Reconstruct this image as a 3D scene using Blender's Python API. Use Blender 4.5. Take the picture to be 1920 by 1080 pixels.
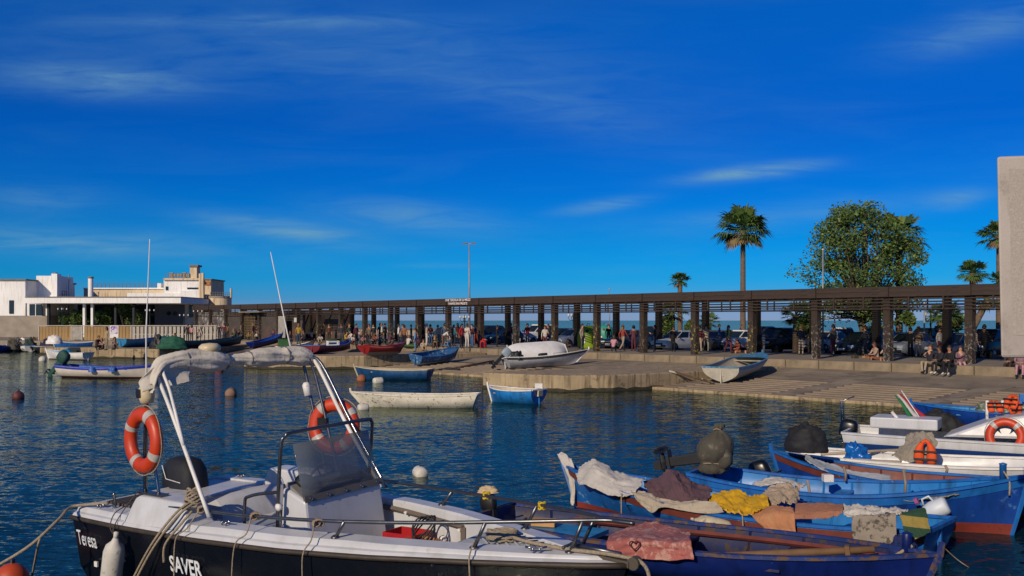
import bpy, bmesh, math, random
from mathutils import Vector, Matrix, noise as mnoise
R = math.radians
random.seed(7)
sc = bpy.context.scene
for o in list(bpy.data.objects): bpy.data.objects.remove(o)

# ------------------------------------------------------------------ camera, sky, sun, exposure
FPX, HOR, H = 1866.7, 600.0, 3.2
cam = bpy.data.cameras.new('camera'); camo = bpy.data.objects.new('camera', cam); sc.collection.objects.link(camo)
cam.sensor_width = 36; cam.lens = 35.0; cam.shift_y = (HOR - 540) / 1920
cam.clip_start = 0.1; cam.clip_end = 9000
camo.location = (0, 0, H); camo.rotation_euler = (R(90), 0, 0)
sc.camera = camo
SUN = Vector((-0.44, -0.79, 0.43)).normalized()
sl = bpy.data.lights.new('sun', 'SUN'); sl.energy = 4.9; sl.angle = R(0.53); sl.color = (1.0, 0.84, 0.63)
so = bpy.data.objects.new('sun', sl); sc.collection.objects.link(so)
so.rotation_euler = SUN.to_track_quat('Z', 'Y').to_euler(); so.location = (-20, -30, 40)
sc.view_settings.view_transform = 'Standard'; sc.view_settings.look = 'None'
sc.view_settings.exposure = -0.4; sc.view_settings.gamma = 1.0
sc.render.engine = 'CYCLES'

def world():
    w = bpy.data.worlds.new('World'); sc.world = w; w.use_nodes = True
    nt = w.node_tree; nt.nodes.clear(); N = nt.nodes.new; L = nt.links.new
    out = N('ShaderNodeOutputWorld'); bg = N('ShaderNodeBackground'); bg.inputs[1].default_value = 0.144
    sky = N('ShaderNodeTexSky'); sky.sky_type = 'NISHITA'; sky.sun_disc = False
    sky.sun_elevation = math.asin(SUN.z); sky.sun_rotation = math.atan2(SUN.x, SUN.y)
    sky.air_density = 1.0; sky.dust_density = 0.4; sky.ozone_density = 2.5
    tc = N('ShaderNodeTexCoord'); sep = N('ShaderNodeSeparateXYZ'); L(tc.outputs['Generated'], sep.inputs[0])
    def math_(op, a, b=None, c=None):
        n = N('ShaderNodeMath'); n.operation = op
        for i, v in enumerate((a, b, c)):
            if v is None: continue
            if isinstance(v, (int, float)): n.inputs[i].default_value = v
            else: L(v, n.inputs[i])
        return n.outputs[0]
    # a polarised, deep blue clear sky: tint by elevation, even all the way round
    ramp = N('ShaderNodeValToRGB'); cr = ramp.color_ramp
    el = math_('MAXIMUM', sep.outputs[2], 0.0); L(el, ramp.inputs[0])
    TINT = [(0, (0.3133, 0.4608, 0.9883)), (0.012, (0.2083, 0.4083, 0.9833)), (0.021, (0.0833, 0.3833, 0.9750)), (0.04, (0.0167, 0.3708, 0.9500)), (0.08, (0.0042, 0.3083, 0.8167)), (0.13, (0.0025, 0.2500, 0.7667)), (0.19, (0.0025, 0.2167, 0.7250)), (0.29, (0.0050, 0.2833, 0.8083)), (0.45, (0.1833, 0.3333, 0.7000)), (1, (0.2583, 0.3583, 0.6167))]
    cr.elements[0].position = 0.0; cr.elements[0].color = TINT[0][1] + (1,); cr.elements[1].position = TINT[-1][0]; cr.elements[1].color = TINT[-1][1] + (1,)
    for p, c in TINT[1:-1]:
        e = cr.elements.new(p); e.color = c + (1,)
    mul = N('ShaderNodeMixRGB'); mul.blend_type = 'MULTIPLY'; mul.inputs[0].default_value = 1
    L(sky.outputs[0], mul.inputs[1]); L(ramp.outputs[0], mul.inputs[2])
    # thin cirrus: fixed directions in the sky, tangent coordinates about north
    yy = math_('MAXIMUM', sep.outputs[1], 0.05)
    u = math_('DIVIDE', sep.outputs[0], yy); v = math_('DIVIDE', sep.outputs[2], yy)
    cmb = N('ShaderNodeCombineXYZ'); L(u, cmb.inputs[0]); L(v, cmb.inputs[1])
    def noise(sx, sy, rot, detail, scale=1.0, seed=0.0, dist=0.0):
        mp = N('ShaderNodeMapping'); mp.inputs['Scale'].default_value = (sx, sy, 1); mp.inputs['Rotation'].default_value = (0, 0, rot)
        mp.inputs['Location'].default_value = (seed, seed * 1.7, 0)
        L(cmb.outputs[0], mp.inputs[0])
        n = N('ShaderNodeTexNoise'); n.inputs['Scale'].default_value = scale; n.inputs['Detail'].default_value = detail
        n.inputs['Roughness'].default_value = 0.6; n.inputs['Distortion'].default_value = dist; L(mp.outputs[0], n.inputs['Vector'])
        return n.outputs[0]
    n1 = noise(2.2, 16, 0.10, 7, 1.6, 3.1, 0.6); n2 = noise(1.2, 3.0, -0.2, 4, 1.8, 9.2); n3 = noise(5, 32, 0.05, 9, 2.0, 1.2, .8)
    base = math_('MULTIPLY', math_('SMOOTHSTEP' if False else 'SUBTRACT', n1, 0.47), math_('SUBTRACT', n2, 0.36))
    base = math_('MULTIPLY', math_('MAXIMUM', base, 0.0), 1.1)
    tot = base
    wisps = [(190, 150, 150, 28, 4, .32), (540, 432, 150, 17, 8, .40), (780, 408, 150, 26, 6, .26), (1125, 387, 75, 11, -8, .34), (1410, 323, 110, 12, -6, .55),
             (500, 40, 300, 12, 0, .16), (1840, 55, 150, 34, -14, .22), (130, 455, 320, 26, 3, .28), (820, 110, 480, 80, 10, .085), (1060, 205, 240, 40, 14, .08), (330, 100, 420, 70, 4, .06),
             (1480, 400, 260, 20, -6, .16), (1790, 375, 60, 16, -10, .22), (830, 498, 60, 5, 0, .22), (60, 375, 130, 30, 0, .12)]
    for (px, py, wx, wy, rot, a) in wisps:
        cu, cv = (px - 960) / FPX, (HOR - py) / FPX
        c, s = math.cos(R(-rot)), math.sin(R(-rot))
        du = math_('SUBTRACT', u, cu); dv = math_('SUBTRACT', v, cv)
        a1 = math_('DIVIDE', math_('ADD', math_('MULTIPLY', du, c), math_('MULTIPLY', dv, s)), wx / FPX)
        b1 = math_('DIVIDE', math_('SUBTRACT', math_('MULTIPLY', dv, c), math_('MULTIPLY', du, s)), wy / FPX)
        r2 = math_('ADD', math_('MULTIPLY', a1, a1), math_('MULTIPLY', b1, b1))
        g = math_('EXPONENT', math_('MULTIPLY', r2, -1.0))
        g = math_('MULTIPLY', g, math_('MULTIPLY', math_('MAXIMUM', math_('SUBTRACT', n3, 0.22), 0.0), a * 4.4))
        tot = math_('ADD', tot, g)
    tot = math_('MINIMUM', math_('MAXIMUM', tot, 0.0), 0.8)
    tot = math_('MULTIPLY', tot, math_('GREATER_THAN', sep.outputs[1], 0.05))
    mix = N('ShaderNodeMixRGB'); L(tot, mix.inputs[0]); L(mul.outputs[0], mix.inputs[1]); mix.inputs[2].default_value = (1.5, 3.3, 4.6, 1)
    L(mix.outputs[0], bg.inputs[0]); L(bg.outputs[0], out.inputs[0])
world()

# ------------------------------------------------------------------ helpers
COL = sc.collection
def lin(c):
    if isinstance(c, str): c = tuple(int(c[i:i + 2], 16) / 255 for i in (0, 2, 4))
    return tuple((x / 12.92 if x <= .04045 else ((x + .055) / 1.055) ** 2.4) for x in c)
MATS = {}
def M(name, col, rough=.6, var=.25, scale=3.0, metal=0.0, bump=.0, bscale=None, wear=None, wearamt=.45, wearscale=6.0, alpha=None, spec=.5, stretch=(1, 1, 1), streak=None):
    """painted / plain material: base colour with noise variation, optional patches of a second colour (wear), optional drip streaks, fine relief"""
    if name in MATS: return MATS[name]
    m = bpy.data.materials.new(name); m.use_nodes = True; nt = m.node_tree; b = nt.nodes['Principled BSDF']
    N = nt.nodes.new; L = nt.links.new
    c = lin(col); b.inputs['Roughness'].default_value = rough; b.inputs['Metallic'].default_value = metal
    b.inputs['Specular IOR Level'].default_value = spec
    tc = N('ShaderNodeTexCoord'); mp = N('ShaderNodeMapping'); mp.inputs['Scale'].default_value = stretch; L(tc.outputs['Object'], mp.inputs[0])
    def noise(s, det=4, rg=.6):
        n = N('ShaderNodeTexNoise'); n.inputs['Scale'].default_value = s; n.inputs['Detail'].default_value = det; n.inputs['Roughness'].default_value = rg
        L(mp.outputs[0], n.inputs['Vector']); return n
    n = noise(scale); rp = N('ShaderNodeValToRGB'); L(n.outputs[0], rp.inputs[0])
    rp.color_ramp.elements[0].position = .3; rp.color_ramp.elements[1].position = .7
    rp.color_ramp.elements[0].color = tuple(x * (1 - var) for x in c) + (1,); rp.color_ramp.elements[1].color = tuple(min(1, x * (1 + var * .6)) for x in c) + (1,)
    cout = rp.outputs[0]
    if wear is not None:
        w = noise(wearscale, 8, .7); wr = N('ShaderNodeValToRGB'); L(w.outputs[0], wr.inputs[0])
        p = .72 - wearamt * .45; wr.color_ramp.elements[0].position = p; wr.color_ramp.elements[1].position = min(1, p + .07)
        mx = N('ShaderNodeMixRGB'); L(wr.outputs[0], mx.inputs[0]); L(cout, mx.inputs[1]); mx.inputs[2].default_value = lin(wear) + (1,); cout = mx.outputs[0]
    if streak is not None:
        mp2 = N('ShaderNodeMapping'); mp2.inputs['Scale'].default_value = (6, 6, .5); L(tc.outputs['Object'], mp2.inputs[0])
        s = N('ShaderNodeTexNoise'); s.inputs['Scale'].default_value = 1.0; s.inputs['Detail'].default_value = 6; L(mp2.outputs[0], s.inputs['Vector'])
        sr = N('ShaderNodeValToRGB'); L(s.outputs[0], sr.inputs[0]); sr.color_ramp.elements[0].position = .5; sr.color_ramp.elements[1].position = .72
        mx = N('ShaderNodeMixRGB'); L(sr.outputs[0], mx.inputs[0]); L(cout, mx.inputs[1]); mx.inputs[2].default_value = lin(streak) + (1,); cout = mx.outputs[0]
    L(cout, b.inputs['Base Color'])
    if bump:
        bn = noise(bscale or scale * 6, 6); bp = N('ShaderNodeBump'); bp.inputs['Strength'].default_value = bump; bp.inputs['Distance'].default_value = .02
        L(bn.outputs[0], bp.inputs['Height']); L(bp.outputs[0], b.inputs['Normal'])
    rn = noise(scale * 2.5); rr = N('ShaderNodeMapRange'); rr.inputs[3].default_value = max(.02, rough - .12); rr.inputs[4].default_value = min(1, rough + .15)
    L(rn.outputs[0], rr.inputs[0]); L(rr.outputs[0], b.inputs['Roughness'])
    if alpha is not None: b.inputs['Alpha'].default_value = alpha
    MATS[name] = m; return m

class MB:
    def __init__(s): s.v = []; s.f = []; s.m = []
    def add(s, vs, fs, mi=0):
        b = len(s.v); s.v += [tuple(p) for p in vs]; s.f += [tuple(b + i for i in f) for f in fs]; s.m += [mi] * len(fs); return s
    def box(s, c, d, rot=None, mi=0, taper=1.0):
        x, y, z = d[0] / 2, d[1] / 2, d[2] / 2
        vs = [Vector((sx * x * (taper if sz > 0 else 1), sy * y * (taper if sz > 0 else 1), sz * z)) for sz in (-1, 1) for sy in (-1, 1) for sx in (-1, 1)]
        if rot is not None:
            if not isinstance(rot, Matrix): rot = Matrix.Rotation(rot[2], 3, 'Z') @ Matrix.Rotation(rot[1], 3, 'Y') @ Matrix.Rotation(rot[0], 3, 'X')
            vs = [rot @ p for p in vs]
        cv = Vector(c); vs = [p + cv for p in vs]
        return s.add(vs, [(0, 2, 3, 1), (4, 5, 7, 6), (0, 1, 5, 4), (2, 6, 7, 3), (0, 4, 6, 2), (1, 3, 7, 5)], mi)
    def grid(s, rows, mi=0, closed=False, flip=False):
        n = len(rows); k = len(rows[0]); vs = [p for r in rows for p in r]; fs = []
        for i in range(n - 1):
            for j in range(k if closed else k - 1):
                q = (i * k + j, i * k + (j + 1) % k, (i + 1) * k + (j + 1) % k, (i + 1) * k + j)
                fs.append(q[::-1] if flip else q)
        return s.add(vs, fs, mi)
    def tube(s, pts, r, n=8, mi=0, closed=False, cap=True):
        pts = [Vector(p) for p in pts]; K = len(pts); rs = r if isinstance(r, (list, tuple)) else [r] * K
        rows = []; prev = None
        for i, p in enumerate(pts):
            a = pts[i - 1] if (i > 0 or closed) else p; b = pts[(i + 1) % K] if (i < K - 1 or closed) else p
            t = (b - a)
            t = t.normalized() if t.length > 1e-9 else Vector((0, 0, 1))
            if prev is None:
                q = Vector((0, 0, 1)) if abs(t.z) < .9 else Vector((1, 0, 0)); x = t.cross(q).normalized()
            else:
                x = (prev - t * prev.dot(t)); x = x.normalized() if x.length > 1e-6 else t.orthogonal().normalized()
            prev = x; y = t.cross(x)
            rows.append([p + (x * math.cos(2 * math.pi * j / n) + y * math.sin(2 * math.pi * j / n)) * rs[i] for j in range(n)])
        if closed: rows.append(rows[0])
        b0 = len(s.v); s.grid(rows, mi, closed=True)
        if cap and not closed:
            s.f.append(tuple(b0 + j for j in range(n))[::-1]); s.m.append(mi)
            s.f.append(tuple(b0 + (K - 1) * n + j for j in range(n))); s.m.append(mi)
        return s
    def lathe(s, prof, n=12, org=(0, 0, 0), mat=None, mi=0):
        mat = mat or Matrix.Identity(3); o = Vector(org); rows = []
        for (r, z) in prof: rows.append([o + mat @ Vector((r * math.cos(2 * math.pi * j / n), r * math.sin(2 * math.pi * j / n), z)) for j in range(n)])
        return s.grid(rows, mi, closed=True)
    def prism(s, poly, z0, z1, mi=0):
        n = len(poly); vs = [(x, y, z0) for x, y in poly] + [(x, y, z1) for x, y in poly]
        fs = [tuple(range(n))[::-1], tuple(range(n, 2 * n))] + [(i, (i + 1) % n, n + (i + 1) % n, n + i) for i in range(n)]
        return s.add(vs, fs, mi)
    def mesh(s, name, mats, smooth=False, fixn=True):
        me = bpy.data.meshes.new(name); me.from_pydata(s.v, [], s.f)
        for m in (mats if isinstance(mats, (list, tuple)) else [mats]): me.materials.append(m)
        if any(s.m): me.polygons.foreach_set('material_index', s.m)
        if fixn:
            bm = bmesh.new(); bm.from_mesh(me); bmesh.ops.remove_doubles(bm, verts=bm.verts, dist=1e-5); bmesh.ops.recalc_face_normals(bm, faces=bm.faces); bm.to_mesh(me); bm.free()
        if smooth: me.polygons.foreach_set('use_smooth', [True] * len(me.polygons))
        me.update(); return me
    def build(s, name, mats, parent=None, smooth=False, bevel=0, auto=None, fixn=True, solid=0):
        o = bpy.data.objects.new(name, s.mesh(name, mats, smooth or auto is not None, fixn)); COL.objects.link(o)
        if parent is not None: o.parent = parent
        if bevel:
            m = o.modifiers.new('bevel', 'BEVEL'); m.width = bevel; m.segments = 2; m.limit_method = 'ANGLE'; m.angle_limit = R(35)
        if solid:
            m = o.modifiers.new('solid', 'SOLIDIFY'); m.thickness = solid; m.offset = 0
        if auto is not None: o.data.set_sharp_from_angle(angle=R(auto))
        return o
def tag(o, label=None, cat=None, group=None, kind=None):
    if label: o['label'] = label
    if cat: o['category'] = cat
    if group: o['group'] = group
    if kind: o['kind'] = kind
    return o
def thing(name, label, cat, loc=(0, 0, 0), rz=0, group=None, rx=0, ry=0):
    o = bpy.data.objects.new(name, None); COL.objects.link(o); o.empty_display_size = .2
    o.location = loc; o.rotation_euler = (rx, ry, rz); return tag(o, label, cat, group)
def copy_tree(o, parent=None):
    c = o.copy(); COL.objects.link(c); c.parent = parent
    for ch in list(o.children): copy_tree(ch, c)
    return c
def shared(name, me, parent=None, loc=(0, 0, 0), rot=(0, 0, 0), scale=(1, 1, 1)):
    o = bpy.data.objects.new(name, me); COL.objects.link(o); o.parent = parent; o.location = loc; o.rotation_euler = rot; o.scale = scale; return o
def text_mesh(name, txt, size, mat, parent, matrix, ext=.003, bold=0.0, sx=1.0):
    cu = bpy.data.curves.new('t', 'FONT'); cu.body = txt; cu.size = size; cu.extrude = ext; cu.offset = bold; cu.resolution_u = 3
    t = bpy.data.objects.new('t', cu); COL.objects.link(t); bpy.context.view_layer.update()
    me = bpy.data.meshes.new_from_object(t.evaluated_get(bpy.context.evaluated_depsgraph_get())); bpy.data.objects.remove(t); bpy.data.curves.remove(cu)
    me.transform(Matrix.Diagonal((sx, 1, 1, 1))); me.materials.clear(); me.materials.append(mat); me.name = name
    o = bpy.data.objects.new(name, me); COL.objects.link(o); o.parent = parent; o.matrix_local = matrix; return o
def W(px, py, z=0.0):                    # the point at height z seen at photo pixel (px, py)
    d = (H - z) * FPX / (py - HOR); return Vector(((px - 960) / FPX * d, d, z))
def Wd(px, py, d): return Vector(((px - 960) / FPX * d, d, H - (py - HOR) / FPX * d))
UQ = Vector((.644, -.765)); NQ = Vector((.765, .644))      # along the quay, across the quay (away from the water)
def Q(s, D, z=0.0): return Vector((s * UQ.x + D * NQ.x, s * UQ.y + D * NQ.y, z))
def sD(x, y): return x * UQ.x + y * UQ.y, x * NQ.x + y * NQ.y
QZ = math.atan2(UQ.y, UQ.x)
def lerp(a, b, t): return a + (b - a) * t
def interp(tab, x):
    for (a, fa), (b, fb) in zip(tab, tab[1:]):
        if x <= b: return fa + (fb - fa) * max(0, (x - a)) / (b - a)
    return tab[-1][1]
def catmull(P, n):
    out = []; K = len(P)
    for i in range(K - 1):
        p0 = P[max(i - 1, 0)]; p1 = P[i]; p2 = P[i + 1]; p3 = P[min(i + 2, K - 1)]
        for k in range(n):
            t = k / n; out.append(.5 * ((2 * p1) + (p2 - p0) * t + (2 * p0 - 5 * p1 + 4 * p2 - p3) * t * t + (3 * p1 - p0 - 3 * p2 + p3) * t ** 3))
    out.append(P[-1].copy()); return out

# ------------------------------------------------------------------ materials
def mat_water():
    """wind-rippled water: the facet slopes come straight from noise fields, so far ripples stay rough instead of averaging to a mirror"""
    m = bpy.data.materials.new('sea_water'); m.use_nodes = True; nt = m.node_tree; b = nt.nodes['Principled BSDF']; N = nt.nodes.new; L = nt.links.new
    b.inputs['Base Color'].default_value = (.003, .019, .033, 1); b.inputs['Roughness'].default_value = .05; b.inputs['IOR'].default_value = 1.33; b.inputs['Specular Tint'].default_value = (.62, .70, .32, 1)
    tc = N('ShaderNodeTexCoord'); tot = None
    for (sx, sy, sc_, det, amp, rot, dist) in ((1, 1.8, .50, 2, .14, .22, .3), (1, 2.8, 2.7, 3, .48, -.10, .7), (1, 2.4, 8.0, 2, .42, .22, .5)):
        mp = N('ShaderNodeMapping'); mp.inputs['Scale'].default_value = (sx, sy, 1); mp.inputs['Rotation'].default_value = (0, 0, rot); L(tc.outputs['Object'], mp.inputs[0])
        n = N('ShaderNodeTexNoise'); n.inputs['Scale'].default_value = sc_; n.inputs['Detail'].default_value = det; n.inputs['Distortion'].default_value = dist; L(mp.outputs[0], n.inputs['Vector'])
        d = N('ShaderNodeVectorMath'); d.operation = 'SUBTRACT'; L(n.outputs['Color'], d.inputs[0]); d.inputs[1].default_value = (.5, .5, .5)
        k = N('ShaderNodeVectorMath'); k.operation = 'MULTIPLY'; L(d.outputs[0], k.inputs[0]); k.inputs[1].default_value = (amp * .5, amp * 1.15, 0)
        if tot is None: tot = k.outputs[0]
        else:
            a = N('ShaderNodeVectorMath'); a.operation = 'ADD'; L(tot, a.inputs[0]); L(k.outputs[0], a.inputs[1]); tot = a.outputs[0]
    mp = N('ShaderNodeMapping'); mp.inputs['Scale'].default_value = (1, 2.2, 1); L(tc.outputs['Object'], mp.inputs[0])
    g = N('ShaderNodeTexNoise'); g.inputs['Scale'].default_value = .11; g.inputs['Detail'].default_value = 3; L(mp.outputs[0], g.inputs['Vector'])
    gr = N('ShaderNodeMapRange'); L(g.outputs[0], gr.inputs[0]); gr.inputs[1].default_value = .35; gr.inputs[2].default_value = .65; gr.inputs[3].default_value = .55; gr.inputs[4].default_value = 1.05
    sc2 = N('ShaderNodeVectorMath'); sc2.operation = 'SCALE'; L(tot, sc2.inputs[0]); L(gr.outputs[0], sc2.inputs['Scale']); tot = sc2.outputs[0]
    a = N('ShaderNodeVectorMath'); a.operation = 'ADD'; L(tot, a.inputs[0]); a.inputs[1].default_value = (0, 0, 1)
    nn = N('ShaderNodeVectorMath'); nn.operation = 'NORMALIZE'; L(a.outputs[0], nn.inputs[0]); 
    gl_ = N('ShaderNodeBsdfGlossy'); gl_.inputs['Color'].default_value = (.66, .72, .58, 1); gl_.inputs['Roughness'].default_value = .05
    df = N('ShaderNodeBsdfDiffuse'); df.inputs['Color'].default_value = (.003, .022, .036, 1); fr = N('ShaderNodeFresnel'); fr.inputs['IOR'].default_value = 1.33
    for q in (gl_, df, fr): L(nn.outputs[0], q.inputs['Normal'])
    mx = N('ShaderNodeMixShader'); L(fr.outputs[0], mx.inputs[0]); L(df.outputs[0], mx.inputs[1]); L(gl_.outputs[0], mx.inputs[2])
    nt.nodes.remove(b); L(mx.outputs[0], nt.nodes['Material Output'].inputs['Surface'])
    return m
concrete = M('slipway_concrete', '8a7c68', .9, .38, .55, bump=.25, bscale=14, wear='6b6152', wearamt=.42, wearscale=.45)
concrete2 = M('pier_concrete', 'a08d6e', .9, .3, .9, bump=.5, bscale=9, wear='6d5f4c', wearamt=.35, wearscale=2.2, streak='5a4a38')
paving = M('pavement_stone', '857a6a', .85, .25, .8, bump=.2, bscale=10)
asphalt = M('asphalt', '4a4a4c', .9, .2, 1.0, bump=.2)
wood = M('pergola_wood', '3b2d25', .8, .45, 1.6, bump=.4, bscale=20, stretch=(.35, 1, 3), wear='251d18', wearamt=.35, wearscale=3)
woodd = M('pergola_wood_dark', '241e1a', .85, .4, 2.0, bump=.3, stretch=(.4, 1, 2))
white = M('white_gelcoat', 'c0c1c3', .35, .10, 2.5, bump=.03, wear='aeaca6', wearamt=.24, wearscale=7, streak='b0b0ae')
whitep = M('white_paint', 'd8d5cf', .5, .14, 4, wear='a79f93', wearamt=.3, wearscale=9)
chrome = M('stainless_steel', '9a9a9a', .22, .15, 6, metal=1.0)
dsteel = M('dull_steel', '6f7174', .35, .2, 6, metal=.9)
black = M('black_plastic', '16171a', .55, .3, 5)
blackm = M('outboard_cowl', '0d1016', .3, .3, 3)
rope = M('rope_fibre', 'a0917a', .95, .3, 40, bump=.8, bscale=90)
rope2 = M('dark_rope', '4f463d', .95, .3, 40, bump=.6, bscale=90)
orange = M('life_ring_orange', 'bd3a16', .45, .12, 5, bump=.06, wear='b83a18', wearamt=.25, wearscale=8)
retro = M('reflective_band', 'b0aca4', .4, .2, 12)
canvas = M('cream_canvas', 'c4bcae', .95, .18, 4, bump=.5, bscale=18, wear='a9a092', wearamt=.28, wearscale=3)
fenderw = M('fender_vinyl', 'c4c0b6', .6, .15, 5, wear='8f8b80', wearamt=.32, wearscale=16)
# ------------------------------------------------------------------ water and quay
mb = MB(); mb.add([(-3000, -60, 0), (3000, -60, 0), (3000, 6000, 0), (-3000, 6000, 0)], [(0, 1, 2, 3)])
tag(mb.build('water', mat_water(), fixn=False), kind='structure')

SLOPE = [(33.2, -.22), (34.9, .03), (45.0, .70)]
def slope_z(D): return interp(SLOPE, D) if D < 45 else 1.1
def qstrip(mb, s0, s1, prof, ns=60, mi=0):
    rows = [[Q(lerp(s0, s1, i / ns), D, z) for (D, z) in prof] for i in range(ns + 1)]; mb.grid(rows, mi)
mb = MB(); qstrip(mb, -112, 34, [(33.2, -1.2)] + SLOPE + [(45.02, .70), (45.02, -.6)])
slip = tag(mb.build('slipway', concrete), kind='structure')
mb = MB(); qstrip(mb, -112, 34, [(34.0, -.06), (34.9, .036), (40.3, slope_z(40.3) + .006)], 60)
mb.build('weed_stained_concrete', M('stained_concrete', '5b5044', .9, .35, .8, bump=.5, bscale=10, wear='3d362e', wearamt=.45, wearscale=1.4), slip)
# raised ribs across the lower slipway, set between smooth lanes, and the edge beam at the waterline
rib_me = {}
lanes = [(-56.0, 3)] + [(-31.3 + 6.25 * k, 9) for k in range(0, 9)]
def rib(s0, s1, D, w=.22, h=.07, mat=M('rib_concrete', '8a7a66', .9, .25, 1.2, bump=.3, bscale=12), name='rib'):
    key = round(s1 - s0, 2), w, h
    if key not in rib_me:
        b = MB(); b.box((0, 0, 0), (s1 - s0, w, h)); rib_me[key] = b.mesh(name, mat)
    c = Q((s0 + s1) / 2, D, slope_z(D) + h * .35); return shared(name, rib_me[key], slip, c, (math.atan2(.67, 10.1), 0, QZ))
for k in range(8):
    s0 = -31.3 + 6.25 * k + (1.2 if k else .3); s1 = -31.3 + 6.25 * (k + 1)
    for j in range(8): rib(s0, s1, 35.5 + j * .60)
for k in range(3):
    s0 = -55.6 + 6.3 * k
    for j in range(8): rib(s0, s0 + 5.4, 35.5 + j * .55)
for (s0, s1) in ((-56, -36.7), (-31, 34), (-82, -62.5)):
    b = MB(); b.box((0, 0, 0), (s1 - s0, .42, .34)); o = b.build('edge_beam', concrete2, slip, bevel=.04); o.location = Q((s0 + s1) / 2, 34.75, -.05); o.rotation_euler = (0, 0, QZ)
# smooth lanes, slightly proud
for k in range(0, 8):
    s0 = -31.3 + 6.25 * k; mbl = MB()
    mbl.grid([[Q(s, D, slope_z(D) + .05) for s in (s0 + .1, s0 + 1.15)] for D in (34.9, 38, 41.5)]); mbl.grid([[Q(s0 + .1, D, slope_z(D) + e) for e in (.05, -.02)] for D in (34.9, 38, 41.5)]); mbl.grid([[Q(s0 + 1.15, D, slope_z(D) + e) for e in (.05, -.02)] for D in (34.9, 38, 41.5)])
    mbl.build('lane', concrete, slip)

def pier(name, poly, ztop, mat=concrete2):
    mb = MB(); mb.prism(poly, -1.2, ztop); o = mb.build(name, mat, bevel=.06); c = (sum(p[0] for p in poly) / len(poly), sum(p[1] for p in poly) / len(poly)); w = MB(); rows = []
    q = [(c[0] + (x - c[0]) * 1.003, c[1] + (y - c[1]) * 1.003) for x, y in poly]
    for i in range(len(q)):
        a, b_ = q[i], q[(i + 1) % len(q)]; n = max(1, int(math.hypot(a[0] - b_[0], a[1] - b_[1]) / .25))
        for k in range(n): x, y = lerp(a[0], b_[0], k / n), lerp(a[1], b_[1], k / n); rows.append([(x, y, -.5), (x, y, .14 + .10 * mnoise.noise(Vector((x * 1.3, y * 1.3, 0))) + .04 * mnoise.noise(Vector((x * 6, y * 6, 1))))])
    rows.append(rows[0]); w.grid(rows); w.build('weed_band', M('weed_band', '35301f', .8, .4, 3, wear='232016', wearamt=.4), o); return tag(o, kind='structure')
xy = lambda *a: [tuple(Q(s, D)[:2]) for (s, D) in a]
pier('pier', xy((-36.6, 29.0), (-34.4, 29.4), (-32.4, 30.3), (-31.2, 32.2), (-31.0, 34.6), (-31.0, 44.9), (-36.6, 44.9)), .74)
pier('pier', xy((-62.6, 29.2), (-60.5, 29.5), (-57.3, 32.4), (-56.2, 34.6), (-56.2, 44.9), (-62.6, 44.9)), .86)
pier('pier', [(-35.4, 83.2), (-29.2, 82.4), (-26, 88), (-26, 100), (-33.5, 100)], .80)
pier('pier', [(-44.4, 93.6), (-36, 92.4), (-33.5, 99.9), (-43, 101)], .62)
mb = MB(); mb.prism([(-120, 122), (-84, 113), (-46, 101.2), (-25.5, 99.8), (-14, 91), (-14, 260), (-120, 260)], -1.2, 1.08)
tag(mb.build('left_quay', paving), kind='structure')
# kerb stones along the pavement edge (each stone a piece), the pavement, the road and the promenade beyond
mb = MB(); qstrip(mb, -112, 40, [(45.35, .6), (45.35, 1.1), (54.6, 1.1), (54.6, .9)], 40)
pav = tag(mb.build('pavement', paving), kind='structure')
kb = MB(); kb.box((0, 0, 0), (1.94, .36, .42)); kme = kb.mesh('kerb_stone', M('kerb_stone', '85765f', .85, .3, 2, bump=.4, bscale=12))
for i in range(74):
    s = -110 + i * 2
    o = shared('kerb_stone', kme, pav, Q(s, 45.2, .91 + random.uniform(-.006, .006)), (0, 0, QZ + random.uniform(-.004, .004)))
mb = MB(); qstrip(mb, -260, 120, [(54.62, .7), (54.62, .98), (84, .98), (84, -.5)], 20)
tag(mb.build('road', asphalt), kind='structure')
mb = MB()
for i in range(60): 
    s = -100 + i * 2.6; mb.add([Q(s, 55.4, .985), Q(s + .1, 55.4, .985), Q(s + .1, 60, .985), Q(s, 60, .985)], [(0, 1, 2, 3)])
mk = mb.build('parking_line', M('road_paint', 'c8c6c0', .7, .2), fixn=False); tag(mk, kind='structure')
mb = MB(); mb.prism(xy((-230, 79), (110, 79), (110, 79.5), (-230, 79.5)), .9, 1.75)
tag(mb.build('sea_wall', M('sea_wall_stone', '9b9284', .9), bevel=.05), 'low stone wall along the far promenade behind the parked cars', 'wall')
# quay under the photographer and beside the slab, outside the frame
mb = MB(); mb.prism([(-14, -30), (14, -30), (14, 12.3), (7.6, 12.3), (3.2, 4.2), (-14, 4.2)], -1.5, 1.3)
tag(mb.build('near_quay', paving, bevel=.05), kind='structure')

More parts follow.
